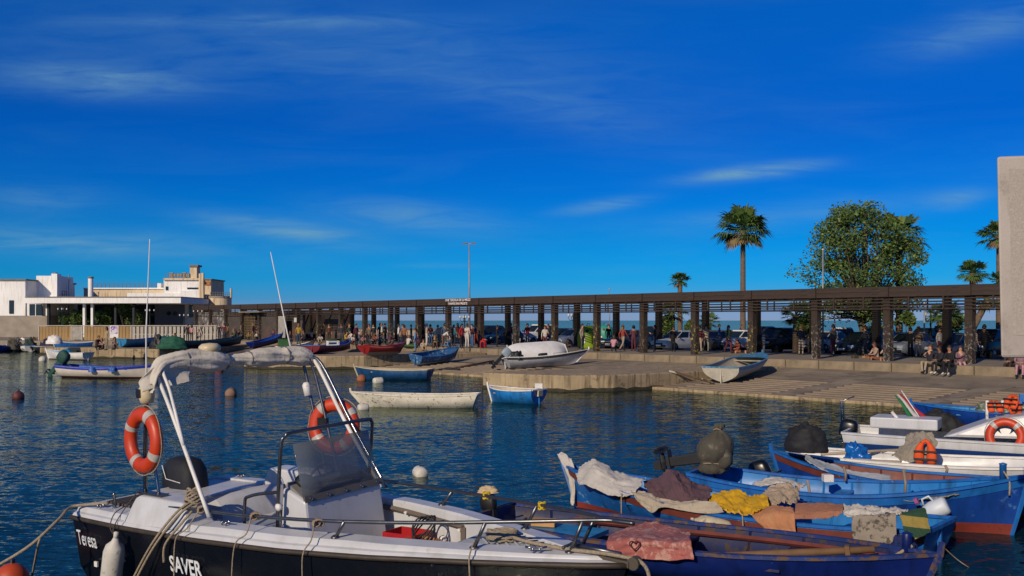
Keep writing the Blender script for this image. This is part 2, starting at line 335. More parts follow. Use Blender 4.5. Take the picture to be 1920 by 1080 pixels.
# ------------------------------------------------------------------ pergola
KD = 47.4; TP = 4.19
S0 = sD(*Wd(1819, 600, 47.6)[:2])[0]
cs = [S0 + TP * i for i in range(2, -23, -1)]           # front column positions along the quay, right to left
ROOF = 4.92
perg = thing('pergola', 'long dark brown wooden pergola with slatted valance running along the whole quay', 'pergola', Q(-45, KD, 1.1), QZ)
def PL(s, D, z): return (s + 45, D - KD, z - 1.1)         # pergola-local
colw = .37
def column_mesh(seed, kind):
    b = MB(); rows = []
    for z in (0, .25, 3.4): rows.append([(x * .5 * colw, y * .5 * colw, z) for x, y in ((-1, -1), (1, -1), (1, 1), (-1, 1))])
    b.grid(rows, 0, closed=True); b.add(rows[-1], [(0, 1, 2, 3)])
    return b.mesh('column', kind)
def graffiti(name, c1, c2, seed, amt):
    m = M(name, '33281f', .85, .4, 2.2, bump=.3); nt = m.node_tree; b = nt.nodes['Principled BSDF']; N = nt.nodes.new; L = nt.links.new
    src = b.inputs['Base Color'].links[0].from_socket; tc = N('ShaderNodeTexCoord'); sep = N('ShaderNodeSeparateXYZ'); L(tc.outputs['Object'], sep.inputs[0])
    hi = N('ShaderNodeMapRange'); L(sep.outputs[2], hi.inputs[0]); hi.inputs[1].default_value = 1.5; hi.inputs[2].default_value = 2.3; hi.inputs[3].default_value = 1; hi.inputs[4].default_value = 0
    for c, sc_, off in ((c1, 3.2, 0), (c2, 5.0, 7)):
        mp = N('ShaderNodeMapping'); mp.inputs['Location'].default_value = (seed + off, seed * 2, seed); L(tc.outputs['Object'], mp.inputs[0])
        n = N('ShaderNodeTexNoise'); n.inputs['Scale'].default_value = sc_; n.inputs['Detail'].default_value = 3; n.inputs['Distortion'].default_value = 2.0; L(mp.outputs[0], n.inputs['Vector'])
        rp = N('ShaderNodeValToRGB'); L(n.outputs[0], rp.inputs[0]); rp.color_ramp.elements[0].position = amt; rp.color_ramp.elements[1].position = amt + .03
        k = N('ShaderNodeMath'); k.operation = 'MULTIPLY'; L(rp.outputs[0], k.inputs[0]); L(hi.outputs[0], k.inputs[1])
        mx = N('ShaderNodeMixRGB'); L(k.outputs[0], mx.inputs[0]); L(src, mx.inputs[1]); mx.inputs[2].default_value = lin(c) + (1,); src = mx.outputs[0]
    L(src, b.inputs['Base Color']); return m
gm = [graffiti('graffiti_white', '7d766e', '5a524b', 1, .58), graffiti('graffiti_yellow', 'a08c22', '6d655b', 4, .60), graffiti('graffiti_grey', '6b635b', '3f4a50', 8, .58), graffiti('bare_column', '6a5a4c', '4a3d34', 13, .60)]
cme = [column_mesh(i, m) for i, m in enumerate(gm)]
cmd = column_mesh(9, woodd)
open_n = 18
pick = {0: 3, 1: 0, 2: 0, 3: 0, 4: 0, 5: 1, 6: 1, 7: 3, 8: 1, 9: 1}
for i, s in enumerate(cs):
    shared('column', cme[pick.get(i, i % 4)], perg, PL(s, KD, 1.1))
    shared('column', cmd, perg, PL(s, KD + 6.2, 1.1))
sa, sb = cs[-1] - .35, cs[0] + 2
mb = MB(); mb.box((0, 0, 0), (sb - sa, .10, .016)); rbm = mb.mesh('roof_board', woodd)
for k in range(31): shared('roof_board', rbm, perg, PL((sa + sb) / 2, KD - .2 + k * .22, ROOF - .03))  # thin boards with open gaps, shaped to let sunlight through onto the cars
def bay_mesh(name, L, w, h, mat, bev=0):
    b = MB(); b.box((0, 0, 0), (L, w, h)); return b.mesh(name, mat)
fb = [bay_mesh('fascia_board', TP - .012, .06, .26, wood), bay_mesh('fascia_board', TP - .012, .05, .24, wood)]
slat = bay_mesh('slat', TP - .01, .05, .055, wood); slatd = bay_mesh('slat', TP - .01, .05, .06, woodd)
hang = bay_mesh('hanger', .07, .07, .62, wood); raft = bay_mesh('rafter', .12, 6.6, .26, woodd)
for i in range(len(cs) - 1):
    sm = (cs[i] + cs[i + 1]) / 2
    for D, sg in ((KD - .28, -1), (KD + 6.5, 1)):
        shared('fascia_board', fb[0], perg, PL(sm, D, ROOF - .16 + random.uniform(-.008, .008))); shared('fascia_board', fb[1], perg, PL(sm, D + .012 * sg, ROOF - .42 + random.uniform(-.008, .008)))
        if i < open_n or sg < 0:
            for k in range(4):
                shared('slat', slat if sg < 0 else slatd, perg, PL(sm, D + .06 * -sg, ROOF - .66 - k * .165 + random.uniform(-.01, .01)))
            for f in (-.22, .20): shared('hanger', hang, perg, PL(sm + f * TP + random.uniform(-.1, .1), D - .02 * -sg, ROOF - .86))
for i, s in enumerate(cs):
    shared('rafter', raft, perg, PL(s, KD + 3.1, ROOF - .3))
    if i < len(cs) - 1: shared('rafter', raft, perg, PL((s + cs[i + 1]) / 2, KD + 3.1, ROOF - .3))
capm = bay_mesh('post_head', .42, .10, .5, wood)
for s in cs: shared('post_head', capm, perg, PL(s, KD - .36, ROOF - .30))
# the walled market part at its far left end
wallm = M('market_wall', '4a423c', .85, .4, 1.0, wear='5f3d35', wearamt=.4, wearscale=.7); wallg = M('market_wall_mural', '5a5450', .85, .3, 1.2, wear='9b9793', wearamt=.5, wearscale=.9)
for k, i in enumerate(range(open_n - 1, len(cs) - 1)):
    s0, s1 = cs[i + 1], cs[i]; b = MB()
    if k in (0,): b.box((0, 0, 0), (s1 - s0 - .44, .12, 3.0)); D = KD + 3
    else: b.box((0, 0, 0), (s1 - s0 - .44, .12, 3.0)); D = KD + (.9 if k in (1, 3) else .15)
    o = b.build('wall_panel', wallg if i >= len(cs) - 3 else wallm, perg); o.location = PL((s0 + s1) / 2, D, 2.6)
b = MB(); b.box((0, 0, 0), (cs[open_n] - cs[-1], .15, 3.2)); o = b.build('back_wall', wallm, perg); o.location = PL((cs[open_n] + cs[-1]) / 2, KD + 6.2, 2.7)
lat = M('lattice_wood', '6b5a3c', .8, .2)
lm = bay_mesh('lattice_bar', 2.6, .04, .07, lat); lv = bay_mesh('lattice_bar', .07, .04, 2.4, lat)
sl_ = (cs[open_n + 2] + cs[open_n + 3]) / 2
for k in range(8): shared('lattice_bar', lm, perg, PL(sl_, KD - .1, 1.5 + k * .28))
for k in range(8): shared('lattice_bar', lv, perg, PL(sl_ - 1.2 + k * .34, KD - .15, 2.4))
b = MB(); b.box(PL(sl_ + 1.2, KD - .4, 4.05), (5.0, .9, .07)); b.build('awning_shelf', M('pale_board', 'a39a86', .7), perg)
b = MB(); b.box(PL(cs[open_n + 1] + 1, KD - .1, 2.5), (1.5, .06, 2.2)); b.build('shutter', M('pale_shutter', '9a948b', .7, .2), perg)
b = MB(); b.box(PL(cs[open_n + 1] - .2, KD - .12, 2.5), (.12, .06, 2.4)); b.build('yellow_post', M('yellow_post', 'a8952c', .7), perg)
b = MB(); b.box(PL(cs[open_n], KD - .25, 3.2), (.5, .06, .45)); b.build('notice', M('notice_white', 'b9b6ae', .7), perg)
# white lettering standing on the fascia
lt = M('white_lettering', 'e6d9d4', .5, .1)
s_sign = sD(*W(864, 650, 1.1)[:2])[0]
mx = lambda z, s: Matrix.Translation(PL(s, KD - .43, z)) @ Matrix.Rotation(R(90), 4, 'X')
text_mesh('lettering', 'UNE TERZULA DE LU MUZZ', .26, lt, perg, mx(ROOF - .24, s_sign - 1.45), .01, .002, 1.0)
text_mesh('lettering', "TANN'E UNA PRUETE", .26, lt, perg, mx(ROOF - .52, s_sign - 1.1), .01, .002, 1.0)

# ------------------------------------------------------------------ trees, palms
leafg = [M('leaf_green', '4f6b30', .6, .4, .5), M('leaf_dark', '3d5426', .65, .4, .5), M('leaf_olive', '61722f', .6, .35, .5)]
barkp = M('palm_bark', '6b5a48', .95, .35, 3, bump=.8, bscale=12, stretch=(1, 1, 4)); barkt = M('tree_bark', '5a4d3e', .95, .35, 3, bump=.8)
frondd = M('dead_frond', '7d6a45', .9, .3, 2)
def palm(px, cy, d, rpx, label, trunk_r=.2, lean=(0, 0), fan=False, nf=46, seed=1, tilt=0):
    rnd = random.Random(seed); c = Wd(px, cy, d); z0 = .98; r = rpx * d / FPX
    t = thing('palm_tree', label, 'palm tree', (c.x + lean[0], d + lean[1], z0)); hz = c.z - z0
    b = MB(); K = 14
    pts = [Vector((-lean[0] * k / K, -lean[1] * k / K, hz * k / K)) for k in range(K + 1)]
    b.tube(pts, [trunk_r * (1.25 if k == 0 else 1.08 - .2 * k / K + .03 * (k % 2)) for k in range(K + 1)], 10); b.build('trunk', barkp, t, smooth=True)
    top = pts[-1]; b = MB()
    for i in range(nf):
        az = rnd.uniform(0, 2 * math.pi); el = rnd.uniform(-.75, 1.25) if not fan else rnd.uniform(-.8, 1.3)
        ln = r * rnd.uniform(.85, 1.12) * (1.0 if el > -.3 else .8); d0 = Vector((math.cos(az) * math.cos(el), math.sin(az) * math.cos(el), math.sin(el)))
        side = Vector((-math.sin(az), math.cos(az), 0)); mi = 2 if el < -.45 else rnd.choice((0, 0, 1, 1, 3))
        if fan or True:                                     # fan leaves: petiole and a disc of narrow pleats
            pl = ln * .55; p1 = top + d0 * pl - Vector((0, 0, .10 * pl)); b.tube([top, p1], [.025, .015], 4, mi)
            up = side.cross(d0).normalized(); nseg = 17; R2 = ln * .62
            for k in range(nseg):
                a = (k - (nseg - 1) / 2) * (2.5 / nseg) * 1.25; dr = (d0 * math.cos(a) + side * math.sin(a)).normalized(); w = side * math.cos(a) - d0 * math.sin(a)
                L1 = R2 * (.75 + .25 * math.cos(a)) * rnd.uniform(.85, 1.1); m1 = p1 + dr * L1 * .6 + up * .03; tip = p1 + dr * L1 - Vector((0, 0, L1 * rnd.uniform(.12, .5)))
                b.add([p1, m1 + w * .055 * L1, tip, m1 - w * .055 * L1], [(0, 1, 2, 3)], mi)
    b.build('crown', [leafg[0], leafg[1], frondd, leafg[2]], t, fixn=False)
    return t
palm(1393, 432, 75.5, 52, 'tall palm with a bare straight trunk rising alone above the pergola roof', .20, nf=64, seed=3)
palm(1686, 440, 68, 50, 'tall palm with its crown partly hidden behind the leafy broadleaf tree', .22, nf=56, seed=4)
palm(1874, 442, 62, 38, 'palm crown cut off by the concrete slab, high at the right edge', .20, nf=54, seed=5)
palm(1824, 512, 60, 30, 'short fan palm with a round crown just above the pergola roof at right', .20, nf=54, seed=6)
palm(1275, 526, 86, 20, 'small distant palm poking above the pergola roof left of the tall palm', .22, nf=48, seed=7)
palm(1876, 526, 62, 22, 'low palm half hidden behind the concrete slab edge', .2, nf=40, seed=8)
palm(1492, 592, 66, 30, 'low dark palm behind the dark car under the pergola', .2, nf=44, seed=9)
palm(1330, 603, 80, 20, 'small palm showing beside a column under the pergola, left of the tall trunk', .18, nf=34, seed=10)
palm(1773, 590, 60, 34, 'dark bushy palm under the pergola beside the ornate lamp', .2, nf=44, seed=11)
palm(1852, 562, 58, 30, 'leaning palm trunk behind the pergola near the concrete slab', .2, (-1.6, .4), nf=36, seed=12)
palm(1260, 585, 80, 30, 'broad palm behind the white car under the pergola', .25, nf=44, seed=13)

def leafcloud(b, c, r, n, size, rnd, mats=3, flat=1.0):
    for _ in range(n):
        while True:
            p = Vector((rnd.uniform(-1, 1), rnd.uniform(-1, 1), rnd.uniform(-1, 1)))
            if .15 < p.length < 1: break
        p = Vector((p.x * r, p.y * r, p.z * r * flat)) + c
        a = Vector((rnd.uniform(-1, 1), rnd.uniform(-1, 1), rnd.uniform(-.6, .6))).normalized(); w = a.orthogonal().normalized()
        w = (Matrix.Rotation(rnd.uniform(0, 6.28), 3, a) @ w); s = size * rnd.uniform(.6, 1.35)
        b.add([p - a * s, p + w * s * .55, p + a * s, p - w * s * .55], [(0, 1, 2, 3)], rnd.randrange(mats))
def broadleaf(px, d, base_z, top_py, wpx, label, seed=2, nclump=70, nleaf=95, leaf=.13, name='broadleaf_tree', box=None):
    rnd = random.Random(seed); top = Wd(px, top_py, d); w = wpx * d / FPX / 2; hz = top.z - base_z
    t = thing(name, label, 'tree', (top.x, d, base_z)); b = MB(); cr = MB(); trunk_top = Vector((.25, 0, hz * .30))
    b.tube([Vector((.1, 0, 0)), Vector((.35, 0, hz * .12)), Vector((.1, .1, hz * .22)), trunk_top], [.34, .28, .24, .22], 9)
    for i in range(nclump):
        az = rnd.uniform(0, 2 * math.pi); zz = rnd.uniform(.22, .97); rad = w * (math.sin(math.pi * min(1, max(.0, (zz - .06) / .96)) ** .8) ** .6) * math.sqrt(rnd.uniform(.1, 1))
        c = Vector((math.cos(az) * rad, math.sin(az) * rad * .8, hz * zz)); 
        if rnd.random() < .55:
            mid = trunk_top.lerp(c, .5) + Vector((rnd.uniform(-.3, .3), rnd.uniform(-.3, .3), -.25)); b.tube([trunk_top - Vector((0, 0, rnd.uniform(0, hz * .1))), mid, c], [.10, .055, .015], 5)
        leafcloud(cr, c, rnd.uniform(.55, 1.05) * w / 4.2, nleaf, leaf, rnd, 3, .8)
    b.build('trunk', barkt, t, smooth=True); cr.build('crown', leafg, t, fixn=False)
    return t
broadleaf(1612, 66, .98, 382, 238, 'large leafy green tree above the pergola roof with sky showing through', 5, 205, 115, .10)
def bush(px, py, d, wpx, hpx, label, seed, n=900, leaf=.14, name='shrub', z0=1.08):
    rnd = random.Random(seed); c = Wd(px, py, d); w = wpx * d / FPX / 2; h = hpx * d / FPX; t = thing(name, label, 'shrub', (c.x, d, z0)); b = MB(); st = MB()
    zc = max(c.z - z0, h * .45)
    for k in range(5): st.tube([(0, 0, 0), (rnd.uniform(-.5, .5) * w, rnd.uniform(-.4, .4) * w, zc)], [.05, .02], 5)
    for k in range(7):
        o = Vector((rnd.uniform(-.6, .6) * w, rnd.uniform(-.5, .5) * w, zc + rnd.uniform(-.3, .3) * h)); leafcloud(b, o, min(w, h) * rnd.uniform(.4, .6), n // 7, leaf, rnd, 3)
    st.build('stem', barkt, t); b.build('foliage', leafg, t, fixn=False)
bush(1518, 610, 64, 46, 40, 'green shrub behind the parked yellow car under the pergola', 1)
bush(1703, 598, 62, 36, 26, 'light green shrub between two columns right of the tree trunk', 2)
bush(1782, 605, 62, 50, 46, 'dark shrub below the bushy palm under the pergola', 3)
bush(1245, 612, 80, 40, 40, 'shrub behind the white car right of a green bin', 4)
bush(1290, 612, 80, 26, 26, 'low shrub right of the white car', 5)

# ------------------------------------------------------------------ lamps and poles
iron = M('lamp_iron', '1f2a2c', .6, .3, 4, metal=.3); polem = M('pole_grey', '8d9094', .5, .15, 3, metal=.3); globe = M('lamp_globe', 'c9c8c2', .4, .1)
def tall_light(px, top, d, label, name='floodlight_pole'):
    p = Wd(px, top, d); t = thing(name, label, 'light pole', (p.x, d, .98)); h = p.z - .98
    b = MB(); b.tube([(0, 0, 0), (0, 0, h * .5), (0, 0, h)], [.13, .10, .07], 8); b.build('pole', polem, t, smooth=True)
    b = MB(); b.box((0, 0, h), (1.3, .12, .08)); b.build('crossarm', polem, t)
    for s in (-1, 1): b = MB(); b.box((s * .48, -.08, h + .02), (.55, .35, .12), (R(20), 0, 0)); b.build('lamp_head', polem, t)
tall_light(880, 457, 112, 'tall floodlight pole with a twin head above the middle of the pergola')
def thin_pole(px, top, d, label, r=.05):
    p = Wd(px, top, d); t = thing('pole', label, 'pole', (p.x, d, .98)); h = p.z - .98; b = MB(); b.tube([(0, 0, 0), (0, 0, h)], [r, r * .7], 8); b.build('pole_shaft', polem, t, smooth=True)
    b = MB(); b.lathe([(0, 0), (r * 1.6, .02), (r * 1.2, .12), (0, .16)], 8, (0, 0, h)); b.build('finial', polem, t)
    b = MB(); b.lathe([(0, 0), (r * 3, 0), (r * 3, .05), (r * 1.4, .3), (0, .3)], 8); b.build('base_collar', polem, t)
thin_pole(1543, 470, 63, 'thin pale pole standing in front of the leafy tree', .06)
thin_pole(1565, 590, 62, 'short dark pole right of the thin pale pole under the pergola', .06)
thin_pole(1733, 570, 60, 'thin pole left of the ornate lamp under the pergola', .06)
thin_pole(1143, 543, 95, 'slim white mast just topping the pergola roof near the green bins', .05)
thin_pole(129, 517, 130, 'thin mast on the far left behind the white building', .06)
def ornate(px, top, d, label, arms=4, z0=.98):
    gk = .75 if d < 105 else .62
    p = Wd(px, top, d); t = thing('street_lamp', label, 'street lamp', (p.x, d, z0)); h = p.z - z0
    b = MB(); b.lathe([(0, 0), (.26, 0), (.26, .25), (.16, .35), (.10, .9), (.12, .95), (.06, 1.1), (.05, h * .8), (.08, h * .82), (.04, h * .9), (.0, h)], 10); b.build('post', iron, t, smooth=True)
    for k in range(arms):
        a = 2 * math.pi * k / arms + .3; b = MB(); c, s = math.cos(a), math.sin(a)
        b.tube([(0, 0, h * .74), (c * .3, s * .3, h * .72), (c * .45, s * .45, h * .78), (c * .45, s * .45, h * .83)], .022, 5); b.build('arm', iron, t, smooth=True)
        b = MB(); b.lathe([(0, 0), (.09 * gk, .02), (.14 * gk, .16 * gk), (.10 * gk, .30 * gk), (.03 * gk, .36 * gk), (0, .36 * gk)], 8, (c * .45, s * .45, h * .83)); b.build('globe', globe, t, smooth=True)
ornate(1745, 578, 62, 'ornate iron street lamp with several globes under the pergola at right')
ornate(1075, 583, 88, 'ornate iron street lamp seen between columns left of the green bin')
ornate(871, 588, 100, 'ornate iron street lamp below the white lettering on the pergola')
ornate(117, 570, 112, 'ornate street lamp under the dark canopy of the white building', z0=1.08)
ornate(281, 573, 112, 'street lamp with pale globes behind the slatted fence in the middle', z0=1.08)
ornate(345, 584, 112, 'ornate street lamp beside the two round portholes', z0=1.08)
ornate(371, 575, 112, 'street lamp in front of the tall twin pipes of the building', z0=1.08)

# ------------------------------------------------------------------ harbour building on the left
wb = M('stucco_white', 'e6e4e0', .85, .08, .4, bump=.15, streak='cdc8c0'); wb2 = M('stucco_cream', 'd2bd9c', .85, .16, .5, streak='957f62'); gl = M('dark_glass', '1b242a', .15, .3, 1); dk = M('canopy_shade_dark', '20262a', .8, .3)
stonew = M('stone_base', '958a7c', .9, .25, .8, bump=.3); roofm = M('roof_grey', '77706a', .85, .2)
B0 = 128.0
bld = thing('harbour_building', 'low white harbour building with flat canopy, chimneys and a stepped tower on the far left', 'building', ((190 - 960) / FPX * B0, B0, 1.08))
def bbox(name, x0, x1, y0, y1, mat, d=B0, dep=6.0, bev=0):
    a = Wd(x0, y1, d); c = Wd(x1, y0, d); o = Vector(bld.location); b = MB()
    b.box(((a.x + c.x) / 2 - o.x, d + dep / 2 - o.y, (a.z + c.z) / 2 - o.z), (c.x - a.x, dep, c.z - a.z)); return b.build(name, mat, bld, bevel=bev)
def bcyl(name, px, r_px, y0, y1, mat, d=B0):
    a = Wd(px, y1, d); c = Wd(px, y0, d); r = r_px * d / FPX; o = Vector(bld.location); b = MB(); b.tube([(a.x - o.x, d - o.y, a.z - o.z), (a.x - o.x, d - o.y, c.z - o.z)], r, 20); return b.build(name, mat, bld, smooth=False, auto=40)
bbox('wall', -120, 47.5, 525, 592, wb, 124, 14); bbox('base_wall', -120, 88, 592.5, 632, stonew, 123, 15)
bbox('roof_edge', -121, 48.5, 523, 526, roofm, 123.8, 14.4)
w = bbox('window', 17, 25, 563, 588, gl, 123.9, .2); bbox('window', 55, 78, 570, 592, gl, 123.7, .2); bbox('window_frame', 66, 67.2, 570, 592, wb, 123.6, .1); bbox('window_sill', 54, 79, 592, 593.4, wb, 123.5, .4)
bbox('wall', 47.6, 88, 557, 592, wb, 124.2, 10); bbox('canopy', 47, 339, 557.5, 568.5, wb, 120, 12); bbox('canopy_edge', 46.6, 339.4, 556, 557.6, roofm, 119.9, 12.2)
bbox('back_wall', 86, 345, 566, 632, dk, 133, 4); bbox('porthole_wall', 290, 345, 567, 632, M('blue_grey_wall', '6d7280', .85, .15), 131, 1.6)  # near-black back wall: the shade under the canopy is put into its colour
for px in (316.5, 328.5):
    p = Wd(px, 587.5, 131); o = Vector(bld.location); b = MB(); b.tube([(p.x - o.x, 130.9 - o.y, p.z - o.z), (p.x - o.x, 131.1 - o.y, p.z - o.z)], .27, 16); b.build('porthole', gl, bld)
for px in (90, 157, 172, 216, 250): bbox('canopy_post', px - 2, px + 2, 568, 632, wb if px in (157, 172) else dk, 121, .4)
bbox('roof_house', 68, 105, 517, 557, wb, 127, 5); bbox('chimney', 96, 107, 513, 557, wb, 126.5, 1.2); bbox('chimney_cap', 98, 104, 511, 513.4, roofm, 126.8, .6)
bbox('low_roof', 47.6, 98, 534, 557, roofm, 129, 4)
bcyl('flue_pipe', 170, 4.6, 520, 558, wb, 126); bcyl('flue_collar', 170, 5.4, 519, 522, roofm, 126)
bbox('rear_wall', 157, 308, 541, 560, wb2, 134, 5); bbox('parapet', 156, 309, 539.5, 542, wb, 133.8, 5.4); bbox('roof_vent', 295, 302, 531, 541, wb, 133.9, 1)
bbox('mid_wall', 238, 345, 549.5, 557, wb, 132, 4)
bbox('tower', 307, 374, 525, 632, wb, 132.2, 8); bbox('tower_parapet', 306, 375, 521.5, 525.2, wb2, 131.9, 8.6)
bbox('tower_roof_house', 356, 369, 500, 522, wb2, 134, 1.4); bbox('chimney_cap', 354.5, 371, 496.5, 500, roofm, 133.8, 1.8); bbox('slot_window', 351, 371, 539, 542.6, gl, 131.1, .3); bbox('slot_window', 310.5, 315, 537, 544, gl, 132.1, .2)
bbox('front_wall', 338, 373, 545, 632, wb, 131.2, 1); bbox('window', 354.5, 361, 572, 595, gl, 131.05, .3)
bcyl('pipe', 375.4, 2.7, 513, 612, wb2, 130.6); bcyl('pipe', 380.4, 2.7, 512, 612, wb2, 130.6)
bbox('side_tower', 374, 395.5, 524, 632, wb2, 133, 6); bbox('side_tower_cap', 373, 396.5, 522.5, 524.6, roofm, 132.8, 6.4); bbox('side_window', 383.5, 394, 527, 535, M('orange_shade', 'a06a3c', .8), 132.9, .3)
bcyl('drum', 411, 22.5, 558, 632, wb2, 132.5); bcyl('drum_rim', 411, 23.2, 555.5, 559, stonew, 132.5); bbox('window', 383, 389, 572, 596, M('rust_door', '4a2d22', .8), 129.4, .3)
bbox('drum_post', 431, 433.6, 541, 558, wb2, 131, .4)
rail = MB(); o = Vector(bld.location)
def railing(x0, x1, y0, y1, d, n):
    a = Wd(x0, y1, d) - o; c = Wd(x1, y0, d) - o; a.z -= 0; b = MB()
    for k in range(n + 1): b.tube([(lerp(a.x, c.x, k / n), a.y, a.z), (lerp(a.x, c.x, k / n), a.y, c.z)], .035, 5)
    for f in (.5, 1): b.tube([(a.x, a.y, lerp(a.z, c.z, f)), (c.x, a.y, lerp(a.z, c.z, f))], .03, 5)
    b.build('railing', M('rail_iron', '6a655e', .6), bld)
railing(310, 356, 513, 522, 132.2, 9); railing(395, 431, 548, 556, 131, 8); railing(105, 125, 546, 557, 128, 5); railing(174, 300, 532, 540, 134, 16)
for k in range(6): b = MB(); a = Wd(322 + k * 6, 521, 134) - o; b.box((a.x, a.y, a.z + .35), (.5, .5, random.uniform(.4, .8))); b.build('roof_unit', stonew, bld)
for i, (px, py, w_, h_) in enumerate(((150, 598, 36, 40), (190, 592, 40, 56), (236, 590, 44, 60), (262, 598, 30, 40), (120, 600, 24, 32))):
    bush(px, py, 123, w_, h_, ['low shrub left of the round bush under the canopy', 'round clipped bush under the canopy of the white building', 'tall loose shrub under the canopy, right of the round bush', 'narrow shrub at the dark right end of the canopy', 'small shrub by the left street lamp under the canopy'][i], 30 + i, 1100, .16)

# fence: posts, rails and boards (boards joined bay by bay past a few pixels)
fw = M('fence_wood', '9a7c50', .8, .3, 1.5, stretch=(1, 1, .3)); fwh = M('fence_white', 'a9a193', .75, .2, 1.5)
FD = 104.0
fen = thing('slatted_fence', 'low board fence on the far left quay, brown at left and white at right', 'fence', (Wd(240, 600, FD).x, FD, 1.08))
fo = Vector(fen.location); fz = Wd(0, 610, FD).z - 1.08
def fx(px): return Wd(px, 600, FD).x - fo.x
bw = MB(); bw.box((0, 0, 0), (.30, .05, fz - .12)); bme = bw.mesh('board', fw); bme2 = bw.mesh('board', fwh)
px = 74.0
while px < 405:
    if not (134 < px < 154): shared('board', bme if px < 246 else bme2, fen, (fx(px) + .16, random.uniform(-.025, .025), (fz - .12) / 2 + random.uniform(-.02, .02)))
    px += 6.0 if px < 246 else 7.6
b = MB(); b.box((fx(240), -.06, fz - .04), (fx(406) - fx(73), .10, .10)); b.build('top_rail', fwh, fen)
b = MB(); b.box((fx(240), .05, fz * .4), (fx(406) - fx(73), .06, .08)); b.build('mid_rail', fwh, fen)
for px in (73, 134, 154, 205, 246, 312, 343, 371, 404): b = MB(); b.box((fx(px), 0, fz * .5), (.12, .14, fz)); b.build('post', fwh, fen)
b = MB(); b.box((fx(144), .02, fz * .5), (fx(153) - fx(135), .12, fz * .92)); b.build('panel', M('fence_panel', '9d968c', .8), fen)
pm = M('poster_print', 'c9c4c8', .6, .1, 3, wear='7a4c96', wearamt=.55, wearscale=1.6)
pp = Wd(214, 638, 100); b = MB(); b.box((0, 0, .95), (.85, .04, 1.25)); ps = thing('poster_board', 'white board with a purple printed poster in front of the fence', 'sign', (pp.x, 100, 1.08)); b.build('board', whitep, ps)
b = MB(); b.box((0, -.028, 1.12), (.68, .01, .78)); b.build('poster', pm, ps)
for s in (-1, 1): b = MB(); b.box((s * .38, .02, .5), (.05, .05, 1.0)); b.build('leg', polem, ps)
